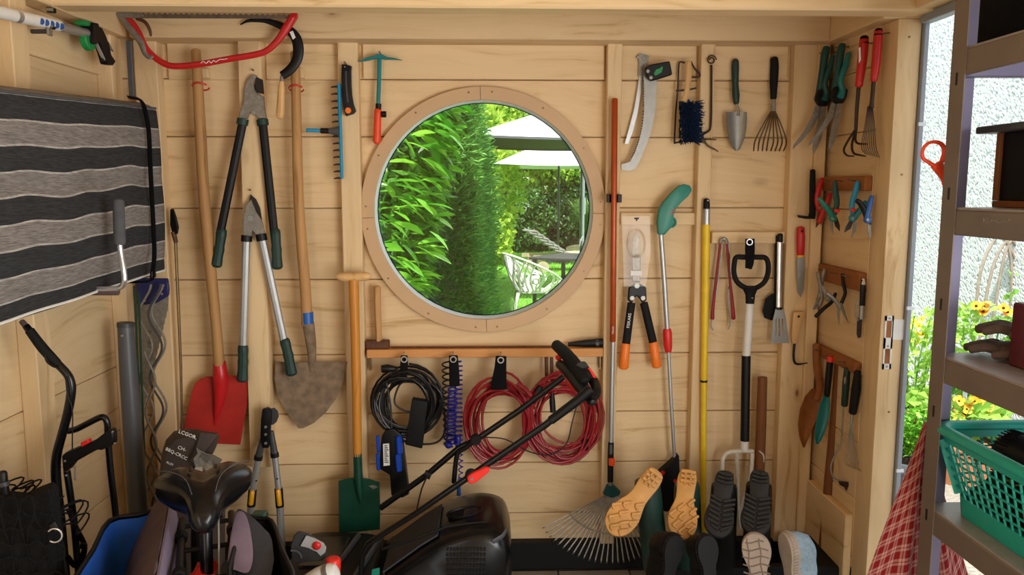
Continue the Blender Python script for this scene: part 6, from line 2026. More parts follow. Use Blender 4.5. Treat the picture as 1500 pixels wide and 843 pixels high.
# second shelf: dark wooden-framed box with an overhanging lid
T = Thing('framed_box', 'dark box with brown wooden edges and an overhanging lid, second shelf of the rack', 'box')
x0 = XK + .10
y1_ = PX(1456, 250, x0).y; z0_ = RZ[1] + .0065; z1_ = PX(1456, 196, x0).z
mb = MB(); mb.box(x0 + .008, XQ - .03, y1_ - .42, y1_ - .006, z0_ + .016, z1_); T.part('body', mb, M['plinth_black'], bevel=.002)
mb = MB(); mb.box(x0, XQ - .025, y1_ - .425, y1_, z0_, z0_ + .016); T.part('base_board', mb, M['brown_stick'], bevel=.002)
mb = MB(); mb.box(x0, x0 + .012, y1_ - .016, y1_, z0_ + .0165, z1_); T.part('corner_post', mb, M['brown_stick'], bevel=.001)
mb = MB(); mb.box(x0 - .03, XQ - .01, y1_ - .45, y1_ + .04, z1_ + .0005, z1_ + .018); T.part('lid', mb, M['dark_grey'], bevel=.003)
T.done()
# third shelf: gloves and a dark red box
def glove(label, c, rot, dz):
    T = Thing('work_glove', label, 'glove', 'work gloves on the third shelf')
    R = Matrix.Rotation(rot, 3, 'Z')
    g = lambda x, y, z: c + R @ V(x, y, z + dz)
    T.part('palm', MB().loft([[g(.012 + .0 - l, w * math.cos(a), h * math.sin(a) + .022) for a in [2 * PI * i / 14 for i in range(14)]] for l, w, h in ((-.11, .045, .018), (-.05, .05, .022), (0, .047, .021), (.02, .042, .018))]), M['glove'], ang=60)
    for i, (yy, ln) in enumerate(((-.034, .062), (-.012, .078), (.012, .074), (.034, .058))):
        T.part('finger', MB().tube(smoothline([g(-.0, yy, .022), g(-ln * .5, yy * 1.15, .028), g(-ln, yy * 1.2, .018)], 3), [.0125, .012, .010], 10, rnd=True, asp=.85), M['glove'])
    T.part('thumb', MB().tube(smoothline([g(.06, -.04, .02), g(.03, -.066, .022), g(-.005, -.072, .016)], 3), [.014, .013, .010], 10, rnd=True), M['glove'])
    T.part('cuff', MB().loft([[g(l, w * math.cos(a), h * math.sin(a) + .022) for a in [2 * PI * i / 14 for i in range(14)]] for l, w, h in ((.12, .046, .019), (.17, .052, .021))]), M['brown_bag'])
    T.done()
gc = PX(1462, 540, XK + .16); gc.z = RZ[2] + .0065
gc = V(XK + .14, PX(1458, 540, XK + .14).y - .02, RZ[2] + .0065)
glove('brown leather work glove lying lowest on the third shelf of the rack', gc, -.75, 0)
glove('brown leather work glove lying on top of the other on the third shelf', gc + V(.012, -.02, 0), -.58, .052)
yb3 = PX(1489, 520, XK + .12).y
solo('red_box', MB().box(XK + .10, XK + .30, yb3 - .2, yb3, RZ[2] + .0065, RZ[2] + .16), simple('dark_red', '#5a1418', .5), 'dark red box at the right edge on the third rack shelf', 'box', bevel=.004)
# basket
T = Thing('laundry_basket', 'teal plastic laundry basket with slotted sides on the lowest visible rack shelf', 'basket')
bz0 = RZ[3] + .0068
bx0, bx1 = XK + .012, XQ - .02
by1 = YK - .015; by0 = by1 - .58
zr = PX(1385, 632, XK + .012).z
ins = .035
def rim(off, z): 
    c_ = [(bx0 + off, by0 + off), (bx1 - off, by0 + off), (bx1 - off, by1 - off), (bx0 + off, by1 - off)]
    pts = []
    r = .05
    for (cx_, cy_), a0 in zip(((bx0 + off + r, by0 + off + r), (bx1 - off - r, by0 + off + r), (bx1 - off - r, by1 - off - r), (bx0 + off + r, by1 - off - r)), (PI, 1.5 * PI, 0, .5 * PI)):
        for k in range(5):
            a = a0 + PI / 2 * k / 4
            pts.append(V(cx_ + r * math.cos(a), cy_ + r * math.sin(a), z))
    return pts
T.part('rim', MB().tube(rim(.0, zr), .013, 10, closed=True, asp=1.3), M['teal_basket'])
T.part('upper_band', MB().loft([rim(.003, zr - .03), rim(.001, zr), rim(.005, zr), rim(.007, zr - .03)], caps=False, closed=True), M['teal_basket'])
T.part('base', MB().loft([rim(ins + .004, bz0), rim(ins, bz0 + .05), rim(ins + .004, bz0 + .05), rim(ins + .006, bz0 + .004)], closed=True, caps=False).loft([rim(ins + .006, bz0), rim(ins + .006, bz0 + .004)]), M['teal_basket'])
bars = 0
def lerp_wall(a, b, t, zf):
    top = a.lerp(b, t); 
    return top
top, bot = rim(.003, zr - .03), rim(ins, bz0 + .05)
# vertical bars and two horizontal rings, each side counted
def side(i0, i1, n):
    for k in range(n):
        t = (k + .5) / n
        p, q = top[i0].lerp(top[i1], t), bot[i0].lerp(bot[i1], t)
        T.part('bar', MB().tube([p, q], .0032, 5), M['teal_basket'])
side(4, 5, 10); side(9, 10, 16); side(14, 15, 10); side(19, 0, 16)
for f in (.17, .34, .51, .68, .85):
    T.part('ring', MB().tube([p.lerp(q, f) for p, q in zip(top, bot)], .0028, 5, closed=True), M['teal_basket'])
for i in (2, 7, 12, 17):
    mb = MB(); a_, b_ = top[i], bot[i]; T.part('corner_rib', MB().tube([a_, b_], .016, 8, asp=.35), M['teal_basket'])
T.done()
T = Thing('ribbed_roll', 'black ribbed plastic roll lying in the teal basket', 'roll')
ca, cb = V(XK + .13, by1 - .11, zr - .035), V(XK + .24, by1 - .46, zr - .06)
T.part('roll', MB().tube([ca, ca.lerp(cb, .03), ca.lerp(cb, .06), cb], [.052, .058, .055, .062], 20), M['black'])
ribs = MB()
for k in range(36):
    a = 2 * PI * k / 36; d = (cb - ca).normalized(); u = d.orthogonal().normalized(); w_ = d.cross(u)
    o_ = u * math.cos(a) * .058 + w_ * math.sin(a) * .058
    ribs.tube([ca + o_, ca.lerp(cb, .1) + o_ * 1.02], .002, 4)
T.part('ribbed_edge', ribs, M['black'], stuff=True)
T.done()
T = Thing('black_film', 'crumpled black plastic film filling the bottom of the teal basket', 'film')
r5 = random.Random(8)
g = [[V(bx0 + .06 + (bx1 - bx0 - .12) * i / 7, by0 + .06 + (by1 - by0 - .12) * j / 10, bz0 + .045 + .05 * math.sin(i * 1.1 + j * .6) * .6 + r5.uniform(0, .06)) for j in range(11)] for i in range(8)]
T.part('film', MB().sheet(g, .003), M['black'], ang=25); T.done()
r6 = random.Random(12)
T = Thing('plant_trimmings', 'dry green and yellow plant trimmings lying in the teal basket', 'trimmings')
mb = MB()
for k in range(60):
    c = V(r6.uniform(bx0 + .07, bx1 - .2), r6.uniform(by1 - .32, by1 - .06), bz0 + .12 + r6.uniform(0, .06)); a = r6.uniform(0, 6.28)
    mb.tube([c, c + V(.05 * math.cos(a), .05 * math.sin(a), .02)], [.003, .002], 4)
T.part('stems', mb, leaf_mat('trimmings', '#5d6a22', '#c4a23a'), stuff=True); T.done()

# orange looped tool behind the rack post
yo = YK + .05
T = Thing('looped_tool', 'orange tool with a round loop handle hanging behind the rack post', 'tool')
lp = [(1386, 213), (1376, 207), (1364, 208), (1354, 216), (1350, 226), (1354, 235), (1363, 240), (1371, 245)]
T.part('loop', MB().pt([(1371, 245), (1362, 239), (1353, 233), (1351, 224), (1355, 214), (1364, 208.5), (1375, 209), (1382, 215), (1384, 224), (1381, 236)], [7, 6, 5.5, 5, 5, 5, 6, 7, 8, 9], yo, 12, k=3, rnd=True), M['orange_red'])
T.part('neck', MB().pt([(1372, 240), (1378, 250), (1384, 264), (1388, 290)], [20, 17, 11, 8], yo, 12, k=3, asp=.6), M['orange_red'])
T.done()

# checked towel hanging from the end of the rack
def check_mat():
    ma, nt, b = new_mat('red_check_cloth')
    tc = node(nt, 'ShaderNodeAttribute', attribute_name='cloth_uv')
    sp = node(nt, 'ShaderNodeSeparateXYZ'); link(nt, tc.outputs['Vector'], sp.inputs[0])
    outs = []
    for i in range(2):
        f = node(nt, 'ShaderNodeMath', operation='FRACT'); link(nt, sp.outputs[i], f.inputs[0])
        r = ramp(nt, [(0, (0, 0, 0)), (.42, (1, 1, 1)), (.62, (0, 0, 0)), (.70, (1, 1, 1)), (.88, (0, 0, 0))])
        r.color_ramp.interpolation = 'CONSTANT'
        link(nt, f.outputs[0], r.inputs['Fac']); outs.append(r)
    ad = node(nt, 'ShaderNodeMix', data_type='RGBA', blend_type='ADD'); ad.inputs[0].default_value = 1.0
    link(nt, outs[0].outputs['Color'], ad.inputs[6]); link(nt, outs[1].outputs['Color'], ad.inputs[7])
    dv = node(nt, 'ShaderNodeMath', operation='MULTIPLY'); dv.inputs[1].default_value = .42; link(nt, ad.outputs[2], dv.inputs[0])
    mx = node(nt, 'ShaderNodeMix', data_type='RGBA'); link(nt, dv.outputs[0], mx.inputs[0])
    mx.inputs[6].default_value = lin('#9c1c20'); mx.inputs[7].default_value = lin('#e6b9ae')
    link(nt, mx.outputs[2], b.inputs['Base Color']); b.inputs['Roughness'].default_value = .95
    tr = node(nt, 'ShaderNodeBsdfTranslucent'); link(nt, mx.outputs[2], tr.inputs['Color'])
    ms = node(nt, 'ShaderNodeMixShader'); ms.inputs[0].default_value = .3
    link(nt, b.outputs[0], ms.inputs[1]); link(nt, tr.outputs[0], ms.inputs[2]); link(nt, ms.outputs[0], nt.nodes['Material Output'].inputs['Surface'])
    return ma
yt3 = YK + .06
top = P(1362, 622, yt3)
nu, nv = 36, 40
vs, uvs, fs = [], [], []
lowL, lowR = P(1272, 880, yt3), P(1436, 880, yt3)
for j in range(nv + 1):
    v = j / nv
    for i in range(nu + 1):
        u = i / nu
        xl = top.x + (lowL.x - top.x) * v; xr = top.x + (lowR.x - top.x) * (v ** 1.1)
        fold = math.sin(u * 13 + 1.2) * .030 * (.25 + .75 * v) + math.sin(u * 29 + v * 3) * .010 * v
        vs.append(V(xl + (xr - xl) * u, yt3 + .02 + fold * .8, top.z + (lowL.z - top.z) * v + .02 * math.sin(u * 7) * v))
        uvs.append(((u - .5) * 13, v * 12 + (u - .5) * 4.2, 0))
for j in range(nv):
    for i in range(nu):
        a = j * (nu + 1) + i; fs.append((a, a + 1, a + nu + 2, a + nu + 1))
me = bpy.data.meshes.new('checked_towel'); me.from_pydata(vs, [], fs)
at_ = me.attributes.new('cloth_uv', 'FLOAT_VECTOR', 'POINT'); at_.data.foreach_set('vector', [c for t in uvs for c in t])
for p in me.polygons: p.use_smooth = True
tw = solo('checked_towel', me, check_mat(), 'red and white checked towel hanging in folds behind the rack post', 'towel', ang=180)
sm = tw.modifiers.new('thickness', 'SOLIDIFY'); sm.thickness = .003
p = P(1362, 622, yt3)
solo('towel_hook', MB().tube([V(XK + .01, YK + .0015, p.z + .02), V(p.x, yt3, p.z + .012), V(p.x, yt3 + .02, p.z - .005), V(p.x, yt3 + .036, p.z + .004)], .003, 6), M['steel'], 'small steel hook holding the checked towel on the rack', 'hook')
# ================================================================ the garden behind the round window
G = random.Random(21)
NR = np.random.default_rng(5)
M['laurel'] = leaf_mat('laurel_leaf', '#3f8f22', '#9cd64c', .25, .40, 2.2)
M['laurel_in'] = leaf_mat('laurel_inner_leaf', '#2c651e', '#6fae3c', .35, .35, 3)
M['thuja'] = leaf_mat('conifer_green', '#387e36', '#8cc45a', .6, .35, 1.6)
M['tree_leaf'] = leaf_mat('maple_leaf', '#5f9a28', '#c3dc58', .5, .5, .8)
M['dark_leaf'] = leaf_mat('dark_shrub_leaf', '#1c3f1c', '#4d7a34', .5, .3, 1.0)
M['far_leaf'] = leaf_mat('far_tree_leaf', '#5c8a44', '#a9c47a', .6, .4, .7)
M['grass_leaf'] = leaf_mat('ornamental_grass', '#4f8638', '#a3c46a', .5, .4, 1.2)
M['lawn'] = leaf_mat('lawn_green', '#4a8a2a', '#80b842', .8, .0, 1.1)
M['lawn_blade'] = leaf_mat('lawn_blade', '#58a82a', '#9ad24a', .6, .3, .9)
M['parasol'] = simple('parasol_cloth', '#dfe0e0', .8, var=.02)
M['parasol_shade'] = simple('parasol_shade_grey', '#5c6064', .85, var=.05)  # shade beneath the canopy put into this grey
M['gravel'] = simple('gravel', '#8a857c', .95, var=.35, scale=60, bump=.6)

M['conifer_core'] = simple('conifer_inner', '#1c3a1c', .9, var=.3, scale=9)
def leafcards(pts, dirs, L, Wd, fold=.25, seed=1):
    """many small folded leaves: 4 verts, 2 triangles each"""
    rng = np.random.default_rng(seed)
    n = len(pts)
    pts = np.asarray(pts, float); d = np.asarray(dirs, float)
    d /= np.linalg.norm(d, axis=1, keepdims=True) + 1e-9
    rnd = rng.normal(size=(n, 3)); s = np.cross(d, rnd); s /= np.linalg.norm(s, axis=1, keepdims=True) + 1e-9
    nn = np.cross(s, d)
    L = L * rng.uniform(.7, 1.25, (n, 1)); Wd = Wd * rng.uniform(.8, 1.2, (n, 1))
    a = pts; b = pts + d * L * .5 + s * Wd * .5 + nn * Wd * fold; c = pts + d * L; e = pts + d * L * .5 - s * Wd * .5 + nn * Wd * fold
    v = np.stack([a, b, c, e], 1).reshape(-1, 3)
    i = np.arange(n)[:, None] * 4
    f = np.concatenate([i + np.array([[0, 1, 2]]), i + np.array([[0, 2, 3]])], 0)
    me = bpy.data.meshes.new('foliage')
    me.from_pydata(v.tolist(), [], f.tolist())
    return me

# ground
LAWN = solo('lawn', MB().box(-6, 9, .45, 34, -.12, 0.0), M['lawn'], kind='structure')
n = 26000
pts = np.stack([NR.uniform(-.3, 3.2, n), 4.5 + 14 * NR.uniform(0, 1, n) ** 1.3, np.full(n, .0)], 1)
dd = NR.normal(size=(n, 3)) * .35; dd[:, 2] = 1
me = leafcards(pts, dd, .055, .010, seed=3)
solo('lawn_grass', me, M['lawn_blade'], 'bright mown lawn grass seen through the round window', 'grass', kind='stuff')

# cherry laurel: each big leaf near the glass is a part of its own
def laurel_leaf():
    me = bpy.data.meshes.new('leaf')
    vs, fs = [], []
    prof = [(0, .04), (.12, .5), (.35, .95), (.6, 1.0), (.82, .6), (1.0, .02)]
    L_, W_ = .165, .031
    for t, w in prof:
        z = -.030 * t * t
        vs += [(-W_ * w, L_ * t, z + .008 * w), (0, L_ * t, z), (W_ * w, L_ * t, z + .008 * w)]
    for k in range(len(prof) - 1):
        a = k * 3
        fs += [(a, a + 1, a + 4, a + 3), (a + 1, a + 2, a + 5, a + 4)]
    me.from_pydata(vs, [], fs)
    for p in me.polygons: p.use_smooth = True
    return me
T = Thing('laurel_hedge', 'cherry laurel hedge with big glossy leaves just outside the round window, left side', 'hedge')
lm = laurel_leaf(); lm.materials.append(M['laurel'])
o0 = bpy.data.objects.new('leaf', lm); o0['_inst'] = 1
lo = Vector((-.75, 1.35, 0)); T.e.location = lo
def edge_x(px_, py_, y): return P(px_, py_, y).x
BORD = [(690, 150), (686, 185), (682, 225), (672, 260), (664, 300), (656, 335), (652, 365), (648, 395), (640, 425), (618, 455), (596, 470)]
def border(py):
    for (a, b), (c, d) in zip(BORD, BORD[1:]):
        if b <= py <= d: return a + (c - a) * (py - b) / (d - b)
    return BORD[0][0] if py < 150 else BORD[-1][0]
cnt = 0
while cnt < 300:
    py = G.uniform(135, 480); y = G.uniform(1.0, 1.75)
    bx = border(py)
    px = bx - abs(G.gauss(0, 1)) * 70 - 26
    if px < 535: continue
    p = P(px, py, y)
    o = o0 if cnt == 0 else o0.copy()
    COL.objects.link(o); o.parent = T.e
    o.location = p - lo
    yaw = G.uniform(-2.0, -.5); pit = G.uniform(-.75, .3)
    o.rotation_euler = Euler((pit, G.uniform(-.5, .5), yaw), 'XYZ')
    s = G.uniform(.7, 1.15); o.scale = (s, s, s)
    T.parts.append(o); cnt += 1
n = 5200
ys = NR.uniform(1.45, 2.3, n); zs_ = NR.uniform(.2, 2.7, n)
xr = np.array([P(border(421.5 - CAM_F * math.tan(math.atan2(z - CAM_H, y + CAM_D) + PITCH)) - 25, 300, y).x for y, z in zip(ys, zs_)])
xs = xr - np.abs(NR.normal(0, .28, n)) - .02
dd = NR.normal(size=(n, 3)) * .5 + np.array([.55, -.35, -.1])
me = leafcards(np.stack([xs, ys, zs_], 1), dd, .13, .045, seed=8)
me.transform(Matrix.Translation(-lo)); 
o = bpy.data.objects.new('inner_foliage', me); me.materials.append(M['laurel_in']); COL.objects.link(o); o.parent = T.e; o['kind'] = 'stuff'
st_ = MB()
for k in range(14):
    x0 = G.uniform(-1.3, -.75); y0 = G.uniform(1.55, 2.0)
    st_.tube(smoothline([V(x0, y0, .0), V(x0 + G.uniform(-.1, .12), y0 - .05, .9), V(x0 + G.uniform(-.1, .25), y0 - .15, 2.4)], 3), [.014, .010, .005], 6)
me = st_.mesh('stems'); me.materials.append(M['bark']); me.transform(Matrix.Translation(-lo))
o = bpy.data.objects.new('stems', me); COL.objects.link(o); o.parent = T.e; o['kind'] = 'stuff'

# conifer hedge running away from the shed
n = 85000
side_n = int(n * .62)
y1 = 2.7 + 8.0 * NR.uniform(0, 1, side_n) ** 1.25
bulge = .10 * np.sin(y1 * 2.1) + .05 * np.sin(y1 * 5.3)
z1 = NR.uniform(.0, 3.3, side_n)
x1 = -.13 + bulge * .6 - .05 * np.sin(z1 * 4 + y1) + NR.normal(0, .055, side_n) - .15 * np.clip(z1 - 1.35, 0, 2)
m_ = n - side_n
x2 = NR.uniform(-1.6, -.08, m_); z2 = NR.uniform(.0, 3.3, m_)
y2 = 2.62 + .18 * np.sin(x2 * 6 + z2 * 1.4) * .5 + np.abs(NR.normal(0, .12, m_)) + .25 * np.clip((x2 + .5), 0, 1)
pts = np.concatenate([np.stack([x1, y1, z1], 1), np.stack([x2, y2, z2], 1)])
dd = NR.normal(size=(n, 3)) * .38; dd[:side_n] += np.array([.75, -.25, .28]); dd[side_n:] += np.array([.25, -.7, .30])
me = leafcards(pts, dd, .075, .015, seed=11)
T = Thing('conifer_hedge', 'clipped dark green conifer hedge running away from the window beside the lawn', 'hedge')
T.part('foliage', me, M['thuja'], stuff=True)
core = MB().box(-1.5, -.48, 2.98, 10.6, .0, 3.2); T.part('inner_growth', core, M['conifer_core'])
T.done()

# trees and shrubs at the end of the garden
def shrub(name, label, c, r, n, mat, seed, L=.12, Wd=.07, trunk=True, squash=1.0, lean=(0, 0), group=None):
    T = Thing(name, label, 'tree' if trunk else 'shrub', group)
    rng = np.random.default_rng(seed)
    d = rng.normal(size=(n, 3)); d /= np.linalg.norm(d, axis=1, keepdims=True)
    d[:, 1] = -np.abs(d[:, 1]) * .9 + .1 * d[:, 1]
    lump = 1 + .22 * np.sin(d[:, 0] * 7 + seed) * np.sin(d[:, 2] * 6 + 2 * seed) + .1 * np.sin(d[:, 0] * 17) * np.cos(d[:, 2] * 15)
    rad = (rng.uniform(.35, 1, n) ** .4) * lump
    pts = np.array(c) + d * rad[:, None] * np.array(r)
    pts[:, 2] = np.maximum(pts[:, 2], .02)
    dir_ = d * .5 + rng.normal(size=(n, 3)) * .6 + np.array([0, 0, -.25])
    T.part('foliage', leafcards(pts, dir_, L, Wd, seed=seed + 50), M[mat], stuff=True)
    if trunk:
        mb = MB().tube(smoothline([V(c[0] - lean[0], c[1], 0), V(c[0] - lean[0] * .5, c[1], c[2] * .5), V(c[0] + lean[0] * .2, c[1], c[2])], 4), [.13, .10, .06], 10)
        T.part('trunk', mb, M['bark'])
        for k in range(4):
            a = V(c[0] - lean[0] * (.5 - .15 * k), c[1], c[2] * (.45 + .12 * k))
            T.part('branch', MB().tube([a, a + V(r[0] * .5 * (1 if k % 2 else -1), -.1, r[2] * .35)], [.04, .015], 6), M['bark'])
    else:
        for k in range(3):
            T.part('stem', MB().tube([V(c[0] - .1 + .1 * k, c[1], 0), V(c[0] - .2 + .2 * k, c[1] - .05, c[2])], [.03, .015], 6), M['bark'])
    T.done(); return T
shrub('leafy_tree', 'yellow-green maple tree with a slanting trunk, centre of the garden view', (.85, 17.2, 2.75), (2.2, .9, 1.3), 6500, 'tree_leaf', 1, .17, .13, lean=(.35, 0))
shrub('leafy_tree', 'bright yellow-green tree above the parasols at the right of the garden view', (3.2, 17.9, 2.8), (2.2, 1.0, 1.4), 6500, 'tree_leaf', 2, .17, .13)
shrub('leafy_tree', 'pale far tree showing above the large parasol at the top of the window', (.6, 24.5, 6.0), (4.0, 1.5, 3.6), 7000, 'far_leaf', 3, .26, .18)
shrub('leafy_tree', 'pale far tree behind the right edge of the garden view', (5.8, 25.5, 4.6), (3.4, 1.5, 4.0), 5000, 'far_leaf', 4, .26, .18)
shrub('dark_shrub', 'dense dark shrub low behind the loungers, left of the trunk', (.55, 16.6, .75), (1.15, .7, .85), 4200, 'dark_leaf', 5, .13, .07, False)
shrub('dark_shrub', 'broad dark green shrub behind the parasol pole', (2.2, 17.0, .8), (1.4, .8, .95), 4600, 'dark_leaf', 6, .15, .09, False)
shrub('dark_shrub', 'loose mid green shrub growing at the end of the conifer hedge', (-.15, 13.2, 1.5), (.75, .8, 1.8), 4200, 'tree_leaf', 7, .13, .09, False)
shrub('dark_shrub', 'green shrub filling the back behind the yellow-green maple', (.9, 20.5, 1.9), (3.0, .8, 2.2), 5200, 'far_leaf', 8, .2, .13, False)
shrub('dark_shrub', 'dark green shrub far right behind the ornamental grass', (4.0, 19.4, .9), (1.6, .8, 1.1), 4200, 'dark_leaf', 9, .18, .11, False)
# ornamental grass and the small tuft by the window
def tuft(name, label, c, R, H, n, mat, seed, w=.008):
    q = random.Random(seed); vs, fs = [], []
    for k in range(n):
        a = q.uniform(0, 2 * PI); r = R * q.uniform(.3, 1.0); h = H * q.uniform(.6, 1.0)
        b0 = V(c[0] + .12 * R * math.cos(a), c[1] + .12 * R * math.sin(a), c[2])
        s = V(-math.sin(a), math.cos(a), 0) * w
        i = len(vs)
        for t in (0, .35, .7, 1.0):
            p = b0 + V(math.cos(a), math.sin(a), 0) * (r * t ** 1.6) + V(0, 0, h * (1.55 * t - .85 * t * t))
            ww = s * (1 - t * .85); vs += [p - ww, p + ww]
        for t in range(3): fs.append((i + 2 * t, i + 2 * t + 1, i + 2 * t + 3, i + 2 * t + 2))
    me = bpy.data.meshes.new('blades'); me.from_pydata(vs, [], fs)
    for p in me.polygons: p.use_smooth = True
    T = Thing(name, label, 'grass'); T.part('blades', me, M[mat], stuff=True); T.done()
tuft('ornamental_grass', 'tall arching ornamental grass behind the sun loungers at right', (2.55, 15.2, 0), 1.1, 2.0, 900, 'grass_leaf', 3, .010)
tuft('ornamental_grass', 'tall arching ornamental grass at the far right edge of the window view', (3.35, 15.8, 0), 1.0, 1.8, 600, 'grass_leaf', 4, .010)
tuft('grass_tuft', 'small pale grass tuft in front of the lattice chair', (.28, 5.5, 0), .42, .50, 170, 'grass_leaf', 5, .005)
tuft('grass_tuft', 'thin upright grass tuft at the foot of the conifer hedge', (.02, 5.0, 0), .25, .62, 70, 'grass_leaf', 6, .004)

# parasols
def parasol(label, c, half, ze, rise, pole, pole_mat, shade_edge, pole_at=None, pr=.022):
    T = Thing('parasol', label, 'parasol')
    cor = [V(c[0] + sx * half, c[1] + sy * half, ze) for sx, sy in ((-1, -1), (1, -1), (1, 1), (-1, 1))]
    apex = V(c[0], c[1], ze + rise)
    for i in range(4):
        a, b = cor[i], cor[(i + 1) % 4]
        gr = []
        for k in range(7):
            t = k / 6; row = []
            for j in range(9):
                p = a.lerp(b, j / 8).lerp(apex, t)
                p.z -= .06 * math.sin(PI * j / 8) * (1 - t) * .7
                row.append(p)
            gr.append(row)
        T.part('canopy_panel', MB().sheet(gr, .004), M['parasol'], ang=60)
        if shade_edge:
            T.part('canopy_shade', MB().sheet([[p + V(0, 0, -.012) for p in r_] for r_ in gr], .003), M['parasol_shade'], label='underside shade painted dark grey')  # dark sheet stands in for shade under the white canopy
            gr = [[p.copy() for p in gr[0]], [p + V(0, 0, -shade_edge) for p in gr[0]]]
            T.part('shade_edge', MB().sheet(gr, .004), M['parasol_shade'])  # edge strip in the same painted shade
        T.part('rib', MB().tube([a + V(0, 0, -.02), apex + V(0, 0, -.03)], .012, 6), M['dark_grey'])
    px_, py_ = pole_at or (c[0], c[1])
    T.part('pole', MB().tube([V(px_, py_, 0), V(px_, py_, pole)], pr, 12), M[pole_mat])
    T.part('collar', MB().tube([V(px_, py_, 1.2), V(px_, py_, 1.45)], pr * 1.5, 12), M[pole_mat])
    if pole_at:
        T.part('arm', MB().tube(smoothline([V(px_, py_, pole - .05), V((px_ + c[0]) / 2, (py_ + c[1]) / 2, pole + .35), V(c[0], c[1], ze + rise + .06)], 4), .028, 8), M[pole_mat])
    T.part('foot', MB().tube([V(px_, py_, 0), V(px_, py_, .07)], [.28, .22], 16), M['dark_grey'])
    T.done()
yn1, yn2 = 7.1, 13.3
zc1 = P(760, 197, yn1).z
parasol('large white cantilever parasol with painted grey shade beneath, nearer of the two garden parasols', (P(690, 200, yn1).x + 1.5, yn1 + 1.5, 0), 1.5, zc1, .58, zc1 + .5, 'alu', .03, (P(853, 300, yn1 + 1.7).x + .0, yn1 + 1.7), .034)
zc2 = P(760, 240, yn2 - 1.0).z
pcx = P(820, 300, yn2).x
parasol('smaller white parasol on a dark green centre pole, behind the cantilever parasol', (pcx, yn2 + .3, 0), 1.38, zc2, .62, zc2 + .55, 'green_rod', 0)

# sun loungers
def lounger(label, c, rot, back):
    T = Thing('sun_lounger', label, 'sun lounger')
    R = Matrix.Translation(Vector(c)) @ Matrix.Rotation(rot, 4, 'Z')
    def bar(p, q, w, h):
        p, q = Vector(p), Vector(q); d = (q - p).normalized(); s = d.cross(V(0, 0, 1)); s = s.normalized() if s.length > .1 else V(0, 1, 0); u = s.cross(d)
        mb = MB().obox((p + q) / 2, (q - p) / 2, s * w, u * h); mb.v = [R @ v for v in mb.v]; return mb
    for s in (-.3, .3):
        T.part('side_rail', bar((-1.0, s, .30), (1.0, s, .30), .02, .035), M['teak'])
    for x in (-.85, .85):
        for s in (-.27, .27):
            T.part('leg', bar((x, s, .0), (x, s, .28), .022, .03), M['teak'])
    for k in range(9):
        x = -.2 + k * .14
        T.part('slat', bar((x, -.3, .345), (x, .3, .345), .055, .009), M['teak'])
    for k in range(7):
        t = k * .13
        x, z = -.30 - t * math.cos(back), .36 + t * math.sin(back)
        T.part('back_slat', bar((x, -.29, z), (x, .29, z), .055 if False else .05, .012), M['teak_grey'])
    for s in (-.22, .22):
        T.part('back_rail', bar((-.25, s, .34), (-.25 - .86 * math.cos(back), s, .34 + .86 * math.sin(back)), .015, .02), M['teak_grey'])
        mb = MB().disc(V(-.8, s * 1.4, .11), .11, (0, 1, 0), .04, 18); mb.v = [R @ v for v in mb.v]; T.part('wheel', mb, M['teak'])
    T.done()
M['teak'] = simple('weathered_teak', '#b9a68c', .7, var=.12, scale=8)
M['teak_grey'] = simple('grey_teak', '#8a8a84', .7, var=.12, scale=8)
p = P(812, 372, 12.0)
lounger('weathered wooden sun lounger with raised grey back, nearer of the two on the lawn', (p.x + .42, 12.1, 0), .32, .58)
lounger('pale wooden sun lounger with curved back, farther right behind the parasol pole', (P(868, 372, 13.0).x + .55, 13.5, 0), 2.75, .55)

# lattice chair and table
T = Thing('lattice_chair', 'white plastic lattice tub chair on the lawn beside the dark garden table', 'chair')
cy = 6.0; cp = P(780, 390, cy); C0 = V(cp.x, cy, 0)
HW = .30
def shell(a, h):                                         # a: angle round the tub, h 0..1 up the wall
    zr = .40 + .44 * h * (.12 + .88 * max(0, math.cos(a * .5)) ** 1.5)
    r = .19 + .165 * h ** .8
    d = V(math.cos(a + 3.5), math.sin(a + 3.5), 0)
    return C0 + d * r * 1.0 + V(0, 0, zr)
A0, A1 = -2.5, 2.5
rim_ = [shell(A0 + (A1 - A0) * k / 40, 1) for k in range(41)]
T.part('rim', MB().tube(rim_, .0125, 8, rnd=True), M['white'])
T.part('seat', MB().loft([[C0 + V(.2 * math.cos(2 * PI * k / 20), .2 * math.sin(2 * PI * k / 20), z) for k in range(20)] for z in (.385, .405)]), M['white'])
base = [shell(A0 + (A1 - A0) * k / 40, 0) for k in range(41)]
T.part('lower_rim', MB().tube(base, .012, 8), M['white'])
q = random.Random(4)
for k in range(21):
    a = A0 + (A1 - A0) * (k + .5) / 21
    pts = []; ph = q.uniform(0, 6); am = q.uniform(.10, .22)
    for j in range(9):
        h = j / 8
        p_ = shell(max(A0, min(A1, a + am * math.sin(h * 4.2 + ph))), h); pts.append(p_)
    T.part('lattice_strand', MB().tube(smoothline(pts, 2), [.012, .015, .013, .012], 6, asp=.5), M['white'])
for k in range(22):
    a = A0 + (A1 - A0) * q.uniform(.04, .96); h = q.uniform(.15, .85); ra, rh = q.uniform(.10, .17), q.uniform(.10, .2)
    pts = [shell(max(A0, min(A1, a + ra * math.cos(2 * PI * j / 14))), max(0, min(1, h + rh * math.sin(2 * PI * j / 14)))) for j in range(14)]
    T.part('lattice_ring', MB().tube(pts, .010, 6, closed=True, asp=.6), M['white'])
for dx, dy in ((-.17, -.15), (.17, -.15), (.17, .17), (-.17, .17)):
    T.part('leg', MB().tube([C0 + V(dx, dy, .385), C0 + V(dx * 1.45, dy * 1.4, 0)], [.022, .014], 8), M['white'])
T.done()
T = Thing('garden_table', 'dark grey garden table behind the lattice chair, cut by the window rim', 'table')
